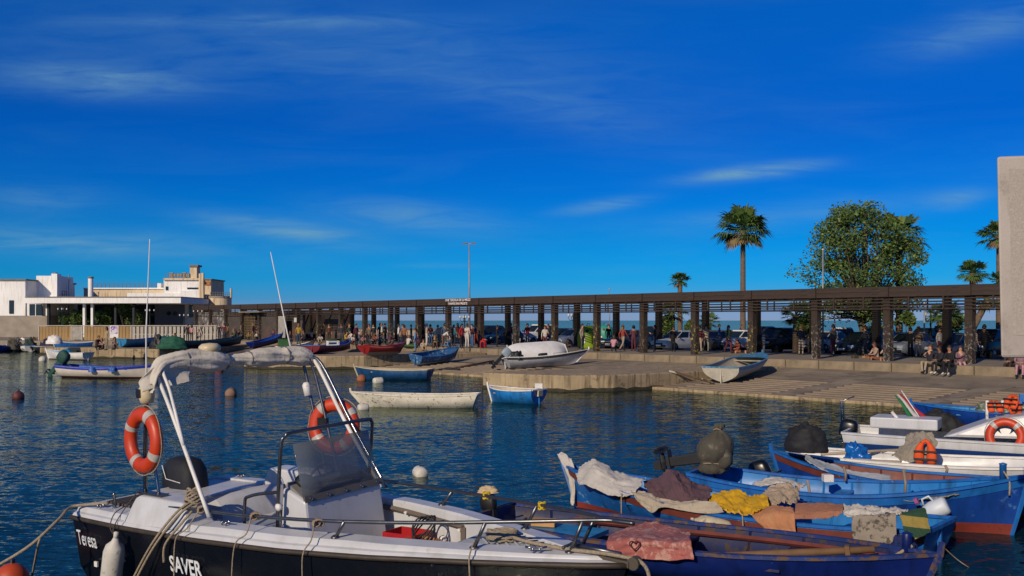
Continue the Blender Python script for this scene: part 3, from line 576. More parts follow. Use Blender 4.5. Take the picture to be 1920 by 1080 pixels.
# ------------------------------------------------------------------ cars
def car_parts(kind):
    """local: x forward (front at +x), y left, z up; returns list of (part name, mesh, slot material key)"""
    if kind == 'suv': L_, Wd_, Hh, hood, belt = 4.5, 1.86, 1.70, 1.02, 1.05
    elif kind == 'van': L_, Wd_, Hh, hood, belt = 4.3, 1.80, 1.82, 1.10, 1.10
    else: L_, Wd_, Hh, hood, belt = 4.1, 1.74, 1.48, .88, .92
    h2 = L_ / 2; w2 = Wd_ / 2
    # lower body: stations along x with half width, bottom, top
    st = [(-h2, .80, .42, belt * .86), (-h2 + .12, .93, .30, belt * .97), (-h2 + .7, 1, .24, belt), (0, 1, .22, belt), (h2 - 1.35, 1, .22, belt * .99), (h2 - 1.0, .99, .23, hood), (h2 - .35, .95, .26, hood * .93), (h2 - .08, .86, .32, hood * .78), (h2, .74, .40, hood * .62)]
    b = MB(); rows = []
    for (x, wf, z0, z1) in st:
        w = w2 * wf; zm = lerp(z0, z1, .55)
        rows.append([(x, -w * .78, z1 + .02), (x, -w * .93, z1 - .03), (x, -w, zm), (x, -w * .98, lerp(z0, z1, .25)), (x, -w * .9, z0), (x, w * .9, z0), (x, w * .98, lerp(z0, z1, .25)), (x, w, zm), (x, w * .93, z1 - .03), (x, w * .78, z1 + .02)])
    b.grid(rows, 0, closed=True); b.add(rows[0], [tuple(range(10))]); b.add(rows[-1], [tuple(range(10))])
    body = b.mesh('body', M('car_tmp', '888888'), True); body.set_sharp_from_angle(angle=R(40))
    # cabin: roof and pillars, then glass panes set proud
    xr = -h2 + (.35 if kind != 'hatch' else .5); xf = h2 - 1.2
    base = [(xr - .12, .86), (xf + .12, .84)]; rf = [(xr + .35, .70), (xf - .75, .68)]
    c = MB(); zb = belt - .02; rows = []
    for f in (0, .5, 1):
        z = lerp(zb, Hh - .06, f); x0 = lerp(base[0][0], rf[0][0], f ** 1.1); x1 = lerp(base[1][0], rf[1][0], f); w = w2 * lerp(.87, .70, f)
        rows.append([(x0, -w, z), (lerp(x0, x1, .5), -w * 1.02, z), (x1, -w * .94, z), (x1, w * .94, z), (lerp(x0, x1, .5), w * 1.02, z), (x0, w, z)])
    top = rows[-1]; rows.append([(p[0] * .9 + .05, p[1] * .82, Hh) for p in top]); c.grid(rows, 0, closed=True); c.add(rows[-1], [(0, 1, 2, 3, 4, 5)])
    cab = c.mesh('cabin', M('car_tmp', '888888'), True); cab.set_sharp_from_angle(angle=R(35))
    def pane(i, j, f0, f1, e0, e1):
        def P(f, k): 
            z = lerp(zb, Hh - .06, f); x0 = lerp(base[0][0], rf[0][0], f ** 1.1); x1 = lerp(base[1][0], rf[1][0], f); w = w2 * lerp(.87, .70, f)
            return Vector([(x0, -w, z), (lerp(x0, x1, .5), -w * 1.02, z), (x1, -w * .94, z), (x1, w * .94, z), (lerp(x0, x1, .5), w * 1.02, z), (x0, w, z)][k])
        q = [P(f0, i).lerp(P(f0, j), e0), P(f0, i).lerp(P(f0, j), e1), P(f1, i).lerp(P(f1, j), e1), P(f1, i).lerp(P(f1, j), e0)]
        n = (q[1] - q[0]).cross(q[3] - q[0]).normalized() * .012
        cc = sum(q, Vector()) / 4
        if n.dot(cc - Vector((0, 0, 1.1))) < 0: n = -n
        g = MB(); g.add([p + n for p in q] + [p - n for p in q], [(0, 1, 2, 3), (0, 1, 5, 4), (1, 2, 6, 5), (2, 3, 7, 6), (3, 0, 4, 7)]); return g.mesh('pane', gl)
    parts = [('body', body, 1), ('cabin', cab, 1)]
    parts += [('windscreen', pane(2, 3, .08, .92, .04, .96), 0), ('rear_window', pane(5, 0, .15, .9, .08, .92), 0)]
    for (i, j) in ((0, 1), (1, 2), (3, 4), (4, 5)): parts.append(('side_window', pane(i, j, .12, .9, .06, .94), 0))
    wl = MB(); wl.lathe([(.0, -.10), (.19, -.105), (.20, -.11), (.31, -.10), (.33, -.06), (.33, .06), (.31, .10), (.20, .11), (.19, .105), (.0, .10)], 18, (0, 0, 0), Matrix.Rotation(R(90), 3, 'X'))
    wm = wl.mesh('wheel', M('tyre', '17181a', .8), True); wm.set_sharp_from_angle(angle=R(40))
    hb = MB(); hb.lathe([(0, -.115), (.17, -.112), (.19, -.10)], 14, (0, 0, 0), Matrix.Rotation(R(90), 3, 'X')); hb.lathe([(0, .115), (.17, .112), (.19, .10)], 14, (0, 0, 0), Matrix.Rotation(R(90), 3, 'X')); hm = hb.mesh('rim', dsteel, True)
    det = []
    hl = MB(); hl.box((0, 0, 0), (.16, .36, .14), (0, R(-18), 0)); hlm = hl.mesh('headlight', M('headlight_glass', 'c8ccd0', .12, .1))
    for s in (-1, 1): det.append(('headlight', hlm, (h2 - .10, s * w2 * .64, hood * .70)))
    gr = MB(); gr.box((0, 0, 0), (.06, w2 * .9, .14)); det.append(('grille', gr.mesh('grille', black), (h2 - .005, 0, hood * .60)))
    bp = MB(); bp.box((0, 0, 0), (.10, w2 * 1.5, .13)); det.append(('bumper', bp.mesh('bumper', black), (h2 - .02, 0, .40)))
    pl = MB(); pl.box((0, 0, 0), (.03, .50, .11)); plm = pl.mesh('number_plate', whitep); det.append(('number_plate', plm, (h2 + .045, 0, .45)))
    mi = MB(); mi.box((0, 0, 0), (.12, .20, .13)); mim = mi.mesh('mirror', black)
    for s in (-1, 1): det.append(('mirror', mim, (xf - .05, s * (w2 + .07), belt + .10)))
    return parts, wm, hm, det, (h2, w2)
CARK = {k: car_parts(k) for k in ('hatch', 'suv', 'van')}
PAINT = {n: M('car_paint_' + n, c, .25, .06, 2, metal=.25 if n not in ('white', 'yellow') else 0) for n, c in (('white', 'd8d8d6'), ('black', '16181c'), ('grey', '5d6268'), ('silver', 'a9adb0'), ('navy', '1c2838'), ('yellow', 'b7a23a'), ('teal', '35505a'), ('red', '7a1f24'))}
def car(px, py, kind, paint, label, face=1, z=.98, turn=0):
    p = W(px, py, z); t = thing('parked_car', label, 'car', p, math.atan2(-NQ.y * face, -NQ.x * face) + turn, 'cars parked behind the pergola')
    parts, wm, hm, det, (h2, w2) = CARK[kind]
    for (n, me, pt) in parts:
        o = shared(n, me, t)
        if pt: o.material_slots[0].link = 'OBJECT'; o.material_slots[0].material = PAINT[paint]
    for sx in (h2 - .82, -h2 + .78):
        for sy in (-1, 1): w = shared('wheel', wm, t, (sx, sy * (w2 - .11), .33)); shared('rim', hm, w)
    for (n, me, l) in det: shared(n, me, t, l)
car(1270, 658, 'hatch', 'white', 'white hatchback facing the water, right of the dark man in front of it')
car(1343, 656, 'hatch', 'grey', 'grey car between two columns right of the man in beige')
car(1386, 656, 'hatch', 'white', 'white car behind the two seated girls')
car(1458, 661, 'suv', 'black', 'large black SUV facing the water between two columns')
car(1508, 655, 'hatch', 'yellow', 'yellow car partly behind the black SUV')
car(1546, 661, 'hatch', 'silver', 'silver car beside the pergola column, left of the white SUV')
car(1580, 659, 'suv', 'white', 'white SUV seen from the corner behind the silver car', turn=.7)
car(1612, 667, 'hatch', 'navy', 'dark blue saloon with bright front plate near the people seated on the kerb')
car(1703, 669, 'hatch', 'silver', 'silver hatchback behind the person in the long black coat')
car(1738, 664, 'suv', 'black', 'black car right of the silver hatchback')
car(1790, 673, 'hatch', 'grey', 'grey car behind the group in dark clothes on the kerb')
car(1855, 672, 'suv', 'black', 'dark car at the right beside the concrete slab')
car(1868, 660, 'hatch', 'white', 'white car in the back row beside the concrete slab')
car(1176, 656, 'hatch', 'grey', 'grey car in the middle, right of the teal bin')
car(1222, 650, 'suv', 'navy', 'dark SUV left of the white hatchback, in the second row')
car(1075, 650, 'hatch', 'silver', 'silver car left of the lime green bin')
car(1048, 646, 'hatch', 'navy', 'dark blue car left of the silver car near the green bin')
car(1008, 645, 'van', 'white', 'small white van between the left columns near the plastic chair')
car(945, 646, 'hatch', 'teal', 'dark teal car behind the man in a black jacket')
car(912, 643, 'suv', 'navy', 'dark car behind the red jug on the pavement')
car(832, 639, 'hatch', 'teal', 'dark car behind the standing group left of the lettering')
car(1640, 652, 'suv', 'grey', 'grey car roof in the back row behind the column by the hi-vis vest')
car(1420, 650, 'suv', 'navy', 'dark car roof in the back row left of the black SUV')
car(1120, 646, 'hatch', 'grey', 'grey car behind the two bins')

# ------------------------------------------------------------------ bins, chair, bags
def igloo(px, py, col, dark, label):
    p = W(px, py, 1.1); t = thing('recycling_bin', label, 'bin', p, QZ, 'recycling bins under the pergola')
    b = MB(); b.lathe([(0, 0), (.72, 0), (.78, .1), (.80, .9), (.76, 1.25), (.62, 1.5), (.38, 1.64), (0, 1.68)], 20); b.build('body', M('bin_' + dark, col, .5, .15, 2), t, smooth=True)
    for a in (-2.2, -.9, .6): b = MB(); b.lathe([(0, 0), (.11, 0), (.11, .06), (0, .06)], 12, (math.cos(a) * .70, math.sin(a) * .70, 1.28), Matrix.Rotation(a, 3, 'Z') @ Matrix.Rotation(R(70), 3, 'Y')); b.build('opening', black, t)
    b = MB(); b.tube([(-.15, 0, 1.64), (-.12, 0, 1.82), (.12, 0, 1.82), (.15, 0, 1.64)], .025, 6); b.build('lifting_hook', dsteel, t)
    b = MB(); b.box((.28, -.77, .55), (.28, .03, .36), (0, 0, .35)); b.build('sticker', whitep, t)
igloo(1103, 653, '7f9a1e', 'lime', 'lime green domed recycling bin between two pergola columns')
igloo(1134, 646, '2f8a78', 'teal', 'teal domed recycling bin behind the lime green one')
def chair(px, py, label, rz=0.4):
    t = thing('plastic_chair', label, 'chair', W(px, py, 1.1), rz)
    b = MB(); b.box((0, 0, .43), (.46, .46, .035)); b.build('seat', whitep, t, bevel=.01)
    for sx in (-1, 1):
        for sy in (-1, 1): b = MB(); b.tube([(sx * .20, sy * .20, .42), (sx * .25, sy * .25, 0)], [.03, .022], 6); b.build('leg', whitep, t)
        b = MB(); b.tube([(sx * .24, -.18, .42), (sx * .26, -.15, .64), (sx * .26, .2, .66)], .02, 6); b.build('armrest', whitep, t)
    for k in range(5): b = MB(); b.box((-.18 + k * .09, .24, .68), (.055, .03, .48), (R(-12), 0, 0)); b.build('slat', whitep, t)
    b = MB(); b.box((0, .29, .90), (.46, .035, .08), (R(-12), 0, 0)); b.build('top_rail', whitep, t)
chair(968, 650, 'white plastic garden chair by a column behind the upturned boat')
b = MB(); t = thing('jerrycan', 'red plastic jug standing on the pavement edge', 'jug', W(906, 652, 1.1))
b.lathe([(0, 0), (.24, 0), (.26, .05), (.26, .45), (.2, .55), (.07, .62), (.07, .7), (0, .7)], 12); b.build('body', M('red_plastic', 'b32a25', .45), t, smooth=True)
b = MB(); b.tube([(.05, 0, .66), (.16, 0, .68), (.2, 0, .55)], .025, 6); b.build('handle', M('red_plastic', 'b32a25'), t)
def backpack(px, py, col, label, s=1.0, z=.75):
    t = thing('backpack', label, 'bag', Q(*sD(*W(px, py, z)[:2]), z), .4); b = MB()
    b.box((0, 0, .24 * s), (.36 * s, .24 * s, .48 * s), taper=.8); b.build('body', M('bag_' + col, col, .85), t, bevel=.05 * s)
    b = MB(); b.box((0, -.15 * s, .16 * s), (.27 * s, .08 * s, .24 * s)); b.build('pocket', M('bag_' + col, col, .85), t, bevel=.03 * s)
    b = MB(); b.tube([(-.05, 0, .47 * s), (-.05, 0, .55 * s), (.05, 0, .55 * s), (.05, 0, .47 * s)], .015, 6); b.build('handle', black, t)
backpack(1603, 685, '3d3a2c', 'dark olive backpack on the slipway left of the paper bag', 1.2, .72)
backpack(1674, 684, '1d2538', 'navy bag right of the seated group with a hat', 1.0, .72)
backpack(1790, 694, '5a3a30', 'brown bag beside the dark seated group on the kerb', 1.0, .72)
t = thing('paper_bag', 'tan paper bag standing beside the olive backpack', 'bag', W(1623, 684, .72), .5); b = MB(); b.box((0, 0, .25), (.34, .2, .5)); b.build('body', M('kraft_paper', 'a9794a', .9), t); b = MB(); b.tube([(-.08, 0, .5), (-.07, 0, .58), (.07, 0, .58), (.08, 0, .5)], .01, 5); b.build('handle', rope, t)

# ------------------------------------------------------------------ generic open boat
class Boat:
    def __init__(s, label, stern, bow, B, F=.45, name='rowing_boat', bow_up=.35, stern_up=.10, draft=.18, tw=.65, p=2.2, rake=.35, full=.5, th=.035, floor=.06, z=0.0, roll=0, pitch=0,
                 out='8888aa', bot='6b2a22', inn='8888aa', rim='8888aa', strake=None, thw=3, ribs=0, zb=.06, double=False, group='small wooden boats in the harbour', stem=True, wearmat=None, cat='boat', vee=0.0, deckf=0.0):
        sx, sy = stern; bx, by = bow; s.L = math.hypot(bx - sx, by - sy); s.B = B
        s.rz = math.atan2(by - sy, bx - sx)
        s.t = thing(name, label, cat, ((sx + bx) / 2, (sy + by) / 2, z), s.rz, group, R(roll), R(-pitch))
        s.rot = (Matrix.Rotation(s.rz, 3, 'Z') @ Matrix.Rotation(R(-pitch), 3, 'Y') @ Matrix.Rotation(R(roll), 3, 'X')); s.org = Vector(s.t.location)
        s.F, s.bu, s.su, s.draft, s.tw, s.p, s.rake, s.full, s.th, s.floor, s.double, s.vee = F, bow_up, stern_up, draft, tw, p, rake, full, th, floor, double, vee
        m_out, m_bot, m_in, m_rim = out, bot, inn, rim
        n = 20; ts = [i / n for i in range(n + 1)]; s.ts = ts
        nv = 9; hb = MB()
        rows = []
        for t in ts:
            k, sh = s.keel(t), s.sheer(t); vb = min(.9, max(.05, (zb - k) / (sh - k))); vs = [vb * j / 3 for j in range(4)] + [vb + (1 - vb) * j / 5 for j in range(1, 6)]
            r = [s.pt(t, v, -1) for v in reversed(vs)] + [s.pt(t, v, 1) for v in vs[1:]]; rows.append(r)
        hb.grid(rows)
        for fi in range(len(hb.f)):
            j = fi % 16; hb.m[fi] = 1 if 5 <= j <= 10 else 0
        if not double: hb.add(rows[0], [tuple(range(len(rows[0])))])
        hb.build('hull', [m_out, m_bot], s.t, auto=40)
        rows = []
        for t in ts[1:-1] if double else ts[0:-1]:
            k, sh = s.keel(t), s.sheer(t); vf = min(.8, max(.1, (s.fz(t) - k) / (sh - k))); vs = [vf + (.985 - vf) * j / 5 for j in range(6)]
            q = []
            for sg in (-1, 1):
                lst = []
                for v in vs:
                    x, y, zz = s.pt(t, v, sg); y2 = max(0.004, abs(y) - th); lst.append((x + (th if t == 0 else 0), sg * y2, max(zz, s.fz(t))))
                q.append(lst)
            rows.append(q[0][::-1] + q[1])
        li = MB(); li.grid(rows)
        if not double: li.add(rows[0], [tuple(range(len(rows[0])))])
        li.build('lining', m_in, s.t, auto=40)
        g = MB()
        for sg in (-1, 1):
            rw = []
            for t in ts:
                x, y, zz = s.pt(t, 1, sg); a = abs(y); o_ = a + .022; i_ = max(0, a - th - .03); rw.append([(x, sg * o_, zz - .02), (x, sg * o_, zz + .022), (x, sg * i_, zz + .026), (x, sg * i_, zz - .015)])
            g.grid(rw, closed=True); g.add(rw[0], [(0, 1, 2, 3)]); g.add(rw[-1], [(0, 1, 2, 3)])
        if not double:
            a = s.half(0); zz = s.sheer(0); x0 = s.pt(0, 1, 1)[0]; g.box((x0 + .01, 0, zz), (.07, a * 2 - .10, .05))
        g.build('gunwale', m_rim, s.t, auto=40)
        if strake:
            g = MB()
            for sg in (-1, 1):
                rw = []
                for t in ts:
                    k, sh = s.keel(t), s.sheer(t); q = []
                    for dz in (.04, .15):
                        v = (sh - dz - k) / (sh - k); x, y, zz = s.pt(t, v, sg); a = abs(y); q += [(x, sg * (a + .014), zz), ] 
                    rw.append([(q[0][0], q[0][1] - sg * .03, q[0][2]), q[0], q[1], (q[1][0], q[1][1] - sg * .03, q[1][2])])
                g.grid(rw, closed=False)
            g.build('strake', strake, s.t, auto=40)
        for i in range(thw):
            t = lerp(.2, .72, i / max(1, thw - 1)) if thw > 1 else .45
            zz = s.sheer(t) - .16; a = s.half(t) - th - .01; b = MB(); b.box((s.X(t), 0, zz), (.22, 2 * a * .97, .035)); b.build('thwart', m_in, s.t, bevel=.006)
        for i in range(ribs):
            t = lerp(.1, .85, i / (ribs - 1))
            for sg in (-1, 1):
                b = MB(); pts = []
                k, sh = s.keel(t), s.sheer(t)
                for j in range(5):
                    v = lerp(max(.1, (s.fz(t) - k) / (sh - k)), .97, j / 4); x, y, zz = s.pt(t, v, sg); pts.append((x, sg * max(.01, abs(y) - th - .012), max(zz, s.fz(t))))
                b.tube(pts, .018, 4); b.build('frame_rib', m_in, s.t)
        if stem:
            b = MB(); pts = [Vector(s.pt(1, v, 1)) + Vector((.01, 0, 0)) for v in (0, .3, .6, .9, 1.0)]; pts.append(pts[-1] + Vector((.02, 0, .14))); b.tube(pts, [.03, .035, .04, .045, .045, .04], 6); b.build('stem_post', m_rim, s.t)
            if double:
                b = MB(); pts = [Vector(s.pt(0, v, 1)) - Vector((.01, 0, 0)) for v in (0, .3, .6, .9, 1.0)]; pts.append(pts[-1] + Vector((-.02, 0, .10))); b.tube(pts, .04, 6); b.build('stern_post', m_rim, s.t)
        if deckf:
            b = MB(); rows = []
            for t in [x for x in ts if x >= 1 - deckf]:
                a = max(.0, s.half(t) - th * .5); zz = s.sheer(t) + .004; rows.append([(s.pt(t, 1, 1)[0], y * a, zz + .03 * (1 - y * y)) for y in (-1, -.5, 0, .5, 1)])
            b.grid(rows); b.build('foredeck', m_rim, s.t, smooth=True)
        if not double: 
            b = MB(); b.box((s.X(0) - .03, 0, (s.sheer(0) - s.draft) / 2 + .02), (.05, .05, s.sheer(0) + s.draft - .1)); b.build('transom_post', m_out, s.t)
    def X(s, t): return s.L * (t - .5)
    def fz(s, t): return s.floor + .25 * s.bu * max(0, (t - .75) / .25) ** 2
    def half(s, t):
        f = s.full
        if s.double:
            u = abs(t - .5) / .5; return s.B / 2 * (1 - u ** s.p)
        if t < f: return s.B / 2 * (s.tw + (1 - s.tw) * math.sin(math.pi / 2 * t / f))
        return s.B / 2 * (1 - ((t - f) / (1 - f)) ** s.p)
    def sheer(s, t): return s.F + (s.bu * ((t - .4) / .6) ** 2 if t > .4 else s.su * ((.4 - t) / .4) ** 2)
    def keel(s, t): return -s.draft + (s.draft * .8 * ((t - .7) / .3) ** 2 if t > .7 else 0) + (s.draft * .5 * ((.2 - t) / .2) ** 2 if t < .2 else 0)
    def pt(s, t, v, sg):
        v = min(1.0, max(0.0, v))
        bw = max(0, (t - .45) / .55) ** 1.5; g = lerp(1 - (1 - v) ** 2.7, v ** 1.05, min(1, bw + s.vee)); k, sh = s.keel(t), s.sheer(t)
        x = s.X(t) + s.rake * (v - .6) * max(0, (t - .6) / .4) ** 2 - (s.rake * .5 * (v - .6) * max(0, (.3 - t) / .3) ** 2)
        return (x, sg * s.half(t) * g, lerp(k, sh, v))
    def gun(s, t, sg, dz=0, inset=0):
        x, y, z = s.pt(t, 1, sg); return Vector((x, y - sg * inset, z + dz))
    def at(s, px, py, **k):               # local point where the sight line through (px, py) meets local x/y/z = value
        C = s.rot.transposed() @ (Vector((0, 0, H)) - s.org); d = s.rot.transposed() @ Vector(((px - 960) / FPX, 1, -(py - HOR) / FPX))
        (ax, v), = k.items(); i = 'xyz'.index(ax); return C + d * ((v - C[i]) / d[i])
    def wp(s, p): return s.org + s.rot @ Vector(p)
def cloth(name, label, mat, grid, n=9, amp=.02, freq=3.0, seed=0, cat='cloth', thick=.008, fold=None, frame=None, group=None):
    """draped cloth: control grid of world points (or boat-local with frame), smoothed, with small folds"""
    G = [[(frame.wp(p) if frame else Vector(p)) for p in row] for row in grid]
    n = int(n * 1.5); rows = [catmull(r, n) for r in G]; cols = [catmull([rows[i][j] for i in range(len(rows))], n) for j in range(len(rows[0]))]
    nj, ni = len(cols), len(cols[0]); o = G[0][0] * 0; c = sum((p for r in G for p in r), Vector()) / sum(len(r) for r in G)
    zmin = min(p.z for r in G for p in r); base = Vector((c.x, c.y, zmin)); P = []
    for i in range(ni):
        row = []
        for j in range(nj):
            p = cols[j][i]; u, v = j / (nj - 1), i / (ni - 1)
            a = cols[max(j - 1, 0)][i]; b_ = cols[min(j + 1, nj - 1)][i]; e = cols[j][max(i - 1, 0)]; f = cols[j][min(i + 1, ni - 1)]
            nn = (b_ - a).cross(f - e); nn = nn.normalized() if nn.length > 1e-9 else Vector((0, 0, 1))
            k0 = Vector((u * freq * 1.6 + seed + .5 * mnoise.noise(Vector((v * 2.3, u * 2, seed))), v * freq * .7 + seed * 2, seed)); k1 = Vector((u * freq * 4.4 + seed, v * freq * 1.7, seed + 5))
            w = 1.3 * mnoise.noise(k0) + .7 * (1 - 3 * abs(mnoise.noise(k1))) + .35 * mnoise.noise(k1 * 2.6) + .20 * (1 - 3 * abs(mnoise.noise(k1 * 1.9 + Vector((3, 1, 7)))))
            if fold: w += fold[1] * (1 - 3.2 * abs(mnoise.noise(Vector((u * fold[0] * 1.5 + .8 * mnoise.noise(Vector((v * 2.2, u * 3, seed))), v * 1.1, seed + 9))))) * (.4 + .6 * v)
            edge = Vector((mnoise.noise(Vector((v * 4, seed, 0))), mnoise.noise(Vector((u * 4, seed, 4))), .8 * mnoise.noise(Vector((u * 5, v * 5, seed + 2))))) * amp * 1.5
            row.append(p + nn * w * amp + edge - base)
        P.append(row)
    mb = MB(); mb.grid(P); ob = mb.build(name, mat, None, smooth=True, solid=thick); ob.location = base
    return tag(ob, label, cat, group)
def outboard(parent, org, rz=0, tilt=0, s=1.0, cowl=blackm, cover=None, leg=black):
    """cowl, leg, cavitation plate, gearcase, propeller, clamp bracket; org = top of transom, motor hangs towards local -x"""
    M4 = Matrix.Translation(org) @ Matrix.Rotation(rz, 4, 'Z') @ Matrix.Rotation(tilt, 4, 'Y') @ Matrix.Scale(s, 4)
    def put(b, name, mat, **k): o = b.build(name, mat, parent, **k); o.matrix_local = M4; return o
    b = MB(); rows = []
    for (z, x0, x1, w) in ((.02, -.34, .02, .11), (.08, -.42, .06, .15), (.25, -.44, .08, .165), (.40, -.42, .06, .155), (.49, -.36, .0, .12), (.52, -.28, -.08, .06)):
        rows.append([(lerp(x0, x1, .5) + (x1 - x0) / 2 * math.copysign(abs(math.cos(a)) ** .6, math.cos(a)), w * math.copysign(abs(math.sin(a)) ** .6, math.sin(a)), z) for a in [2 * math.pi * k / 16 for k in range(16)]])
    b.grid(rows, closed=True); b.add(rows[-1], [tuple(range(16))]); b.add(rows[0], [tuple(range(16))]); put(b, 'motor_cowl', cover or cowl, smooth=True)
    b = MB(); b.box((-.20, 0, -.30), (.17, .10, .64), taper=1.2); put(b, 'motor_leg', leg, bevel=.02)
    b = MB(); b.box((-.25, 0, -.60), (.34, .18, .02)); put(b, 'cavitation_plate', leg)
    b = MB(); b.lathe([(0, -.2), (.045, -.14), (.06, 0), (.05, .12), (.02, .18), (0, .19)], 10, (-.22, 0, -.74), Matrix.Rotation(R(90), 3, 'Y')); b.box((-.2, 0, -.68), (.12, .03, .14)); b.box((-.17, 0, -.86), (.16, .015, .14)); put(b, 'gearcase', leg)
    b = MB()
    for k in range(3): b.box((-.43, 0, -.74), (.015, .09, .26), (2.09 * k, 0, .4))
    put(b, 'propeller', leg)
    b = MB(); b.box((-.02, 0, -.06), (.10, .22, .26)); b.tube([(.02, .05, .1), (.35, .08, .18)], .02, 6); put(b, 'clamp_bracket', leg)
def fender(name_label, p0, p1, r, mat=fenderw, group='fenders hung over boat sides', name='fender'):
    p0, p1 = Vector(p0), Vector(p1); d = p0 - p1; L_ = d.length; t = thing(name, name_label, 'fender', p1, 0, group); q = d.to_track_quat('Z', 'Y').to_matrix()
    b = MB(); b.lathe([(0, 0), (r * .5, .012), (r * .85, .05), (r, .12), (r, L_ - .14), (r * .85, L_ - .07), (r * .4, L_ - .02), (r * .22, L_ + .03), (0, L_ + .04)], 16, (0, 0, 0), q); b.build('body', mat, t, smooth=True)
    b = MB(); b.lathe([(r * .1, L_ + .02), (r * .24, L_ + .03), (r * .24, L_ + .09), (0, L_ + .1)], 8, (0, 0, 0), q); b.build('eye', mat, t, smooth=True); return t
def rope_obj(label, pts, r=.012, mat=rope, sag=0, n=8, name='rope', cat='rope'):
    P = [Vector(p) for p in pts]
    if sag:
        a, b_ = P[0], P[-1]; P = [a.lerp(b_, k / 12) - Vector((0, 0, sag * 4 * (k / 12) * (1 - k / 12))) for k in range(13)]
    else: P = catmull(P, 6)
    o = min(P, key=lambda p: p.z).copy(); b = MB(); b.tube([p - o for p in P], r, 7); ob = b.build(name, mat, None, smooth=True); ob.location = o; return tag(ob, label, cat)
def life_ring(label, org, rot, Rr=.27, r=.085, group='orange life rings'):
    t = thing('life_ring', label, 'life ring', org, 0, group); t.rotation_euler = rot.to_euler()
    b = MB(); K = 40; ring = lambda a, rr, q, off=0: Vector((math.cos(a) * (rr + q * math.cos(off)), math.sin(a) * (rr + q * math.cos(off)), q * .82 * math.sin(off)))
    b.grid([[ring(2 * math.pi * k / K, Rr, r, 2 * math.pi * j / 14) for j in range(14)] for k in range(K + 1)], closed=True); b.build('ring', orange, t, smooth=True)
    for q in range(4):
        a0 = math.pi / 4 + q * math.pi / 2; b = MB(); b.grid([[ring(a0 + w, Rr, r + .004, 2 * math.pi * j / 14) for j in range(14)] for w in (-.13, -.04, .05, .13)], closed=True); b.build('band', retro, t, smooth=True)
    b = MB(); pts = []
    for k in range(33):
        a = 2 * math.pi * k / 32; pts.append((math.cos(a) * (Rr + r + .012 + .02 * abs(math.sin(2 * a))), math.sin(a) * (Rr + r + .012 + .02 * abs(math.sin(2 * a))), 0))
    b.tube(pts[:-1], .007, 5, closed=True); b.build('grab_line', rope, t, smooth=True); return t
# ------------------------------------------------------------------ the navy and white motorboat in front
class Frame:
    at = Boat.at; wp = Boat.wp
    def __init__(s, t, roll=0): s.t = t; s.org = Vector(t.location); s.rot = Matrix.Rotation(t.rotation_euler.z, 3, 'Z') @ Matrix.Rotation(roll, 3, 'X')
ter = thing('motorboat', 'navy and white open motorboat with a steel arch, wheel console and canvas roll', 'boat', (-4.48, 12.75, 0), R(-35.5), None, R(2.5)); T = Frame(ter, R(2.5))
navy = M('navy_gelcoat', '10131c', .25, .2, 2, wear='262b33', wearamt=.14, wearscale=10); greydeck = M('grey_antislip', '9aa1aa', .7, .1, 3, bump=.15, bscale=60)
HB = [(0, 1.19), (1, 1.22), (2.3, 1.20), (3.5, 1.08), (4.5, .86), (5.4, .58), (6.0, .37), (6.45, .19), (6.75, .04)]
def hb_(x): return interp(HB, x)
def rz_(x): return .93 + .12 * (x / 6.75) ** 1.5
def bh(x): return interp([(0, .11), (2.2, .12), (2.5, .13), (4.2, .12), (5.2, .09), (6.0, .07), (6.75, .05)], x)
xs = [i * .15 for i in range(46)]; xs[-1] = 6.75
def sec(x):
    b, r = hb_(x), rz_(x); k = -.38 + .75 * max(0, (x - 4.4) / 2.35) ** 2; return [(0, k), (b * .80, lerp(k, .10, .8) if x > 4.4 else .02), (b * .93, lerp(k, r, .55)), (b - .01, r)]
def rk(x, z): return x + .35 * (z - .9) * max(0, (x - 5) / 1.75)
b = MB(); rows = []
for x in xs:
    q = sec(x); rows.append([(rk(x, z), -y, z) for y, z in q[::-1]] + [(rk(x, z), y, z) for y, z in q[1:]])
b.grid(rows); b.add(rows[0], [tuple(range(7))]); b.build('hull', navy, ter, auto=30)
b = MB()
for sg in (-1, 1): b.tube([(rk(x, rz_(x)), sg * (hb_(x) + .012), rz_(x)) for x in xs], .028, 8)
b.tube([(-.01, -1.19, rz_(0)), (-.01, 1.19, rz_(0))], .028, 8); b.build('rub_rail', M('rub_rail', '3a3128', .6, .4, 8), ter, smooth=True)
def top(x): return rz_(x) + bh(x)
for sg in (-1, 1):
    b = MB(); rows = []
    for x in xs:
        bb, r, t_ = hb_(x), rz_(x), top(x); i0 = max(.0, bb - .07 - .3 * bh(x)); i1 = max(0, i0 - .20); i2 = max(0, i1 - .02)
        rows.append([(rk(x, r), sg * (bb - .004), r + .02), (x, sg * (bb - .03), lerp(r, t_, .45)), (x, sg * (bb - .065), lerp(r, t_, .55)), (x, sg * (i0 + .02), t_ - .02), (x, sg * i0, t_), (x, sg * i1, t_ + .012), (x, sg * i2, t_ - .01)])
    b.grid(rows); b.build('gunwale', white, ter, auto=28)
b = MB(); rows = []
cx = [x for x in xs if .9 <= x <= 5.15]
for x in cx:
    i2 = max(.02, hb_(x) - .07 - .3 * bh(x) - .22); zf = .42 + .35 * max(0, (x - 3.8) / 1.35) ** 2; t_ = top(x)
    rows.append([(x, -i2, t_ - .01), (x, -i2 * .98, lerp(t_, zf, .35)), (x, -i2 * .92, zf + .08), (x, -i2 * .8, zf), (x, i2 * .8, zf), (x, i2 * .92, zf + .08), (x, i2 * .98, lerp(t_, zf, .35)), (x, i2, t_ - .01)])
b.grid(rows); b.add(rows[0], [tuple(range(8))]); b.add(rows[-1], [tuple(range(8))]); b.build('cockpit', white, ter, auto=35)
b = MB(); rows = []
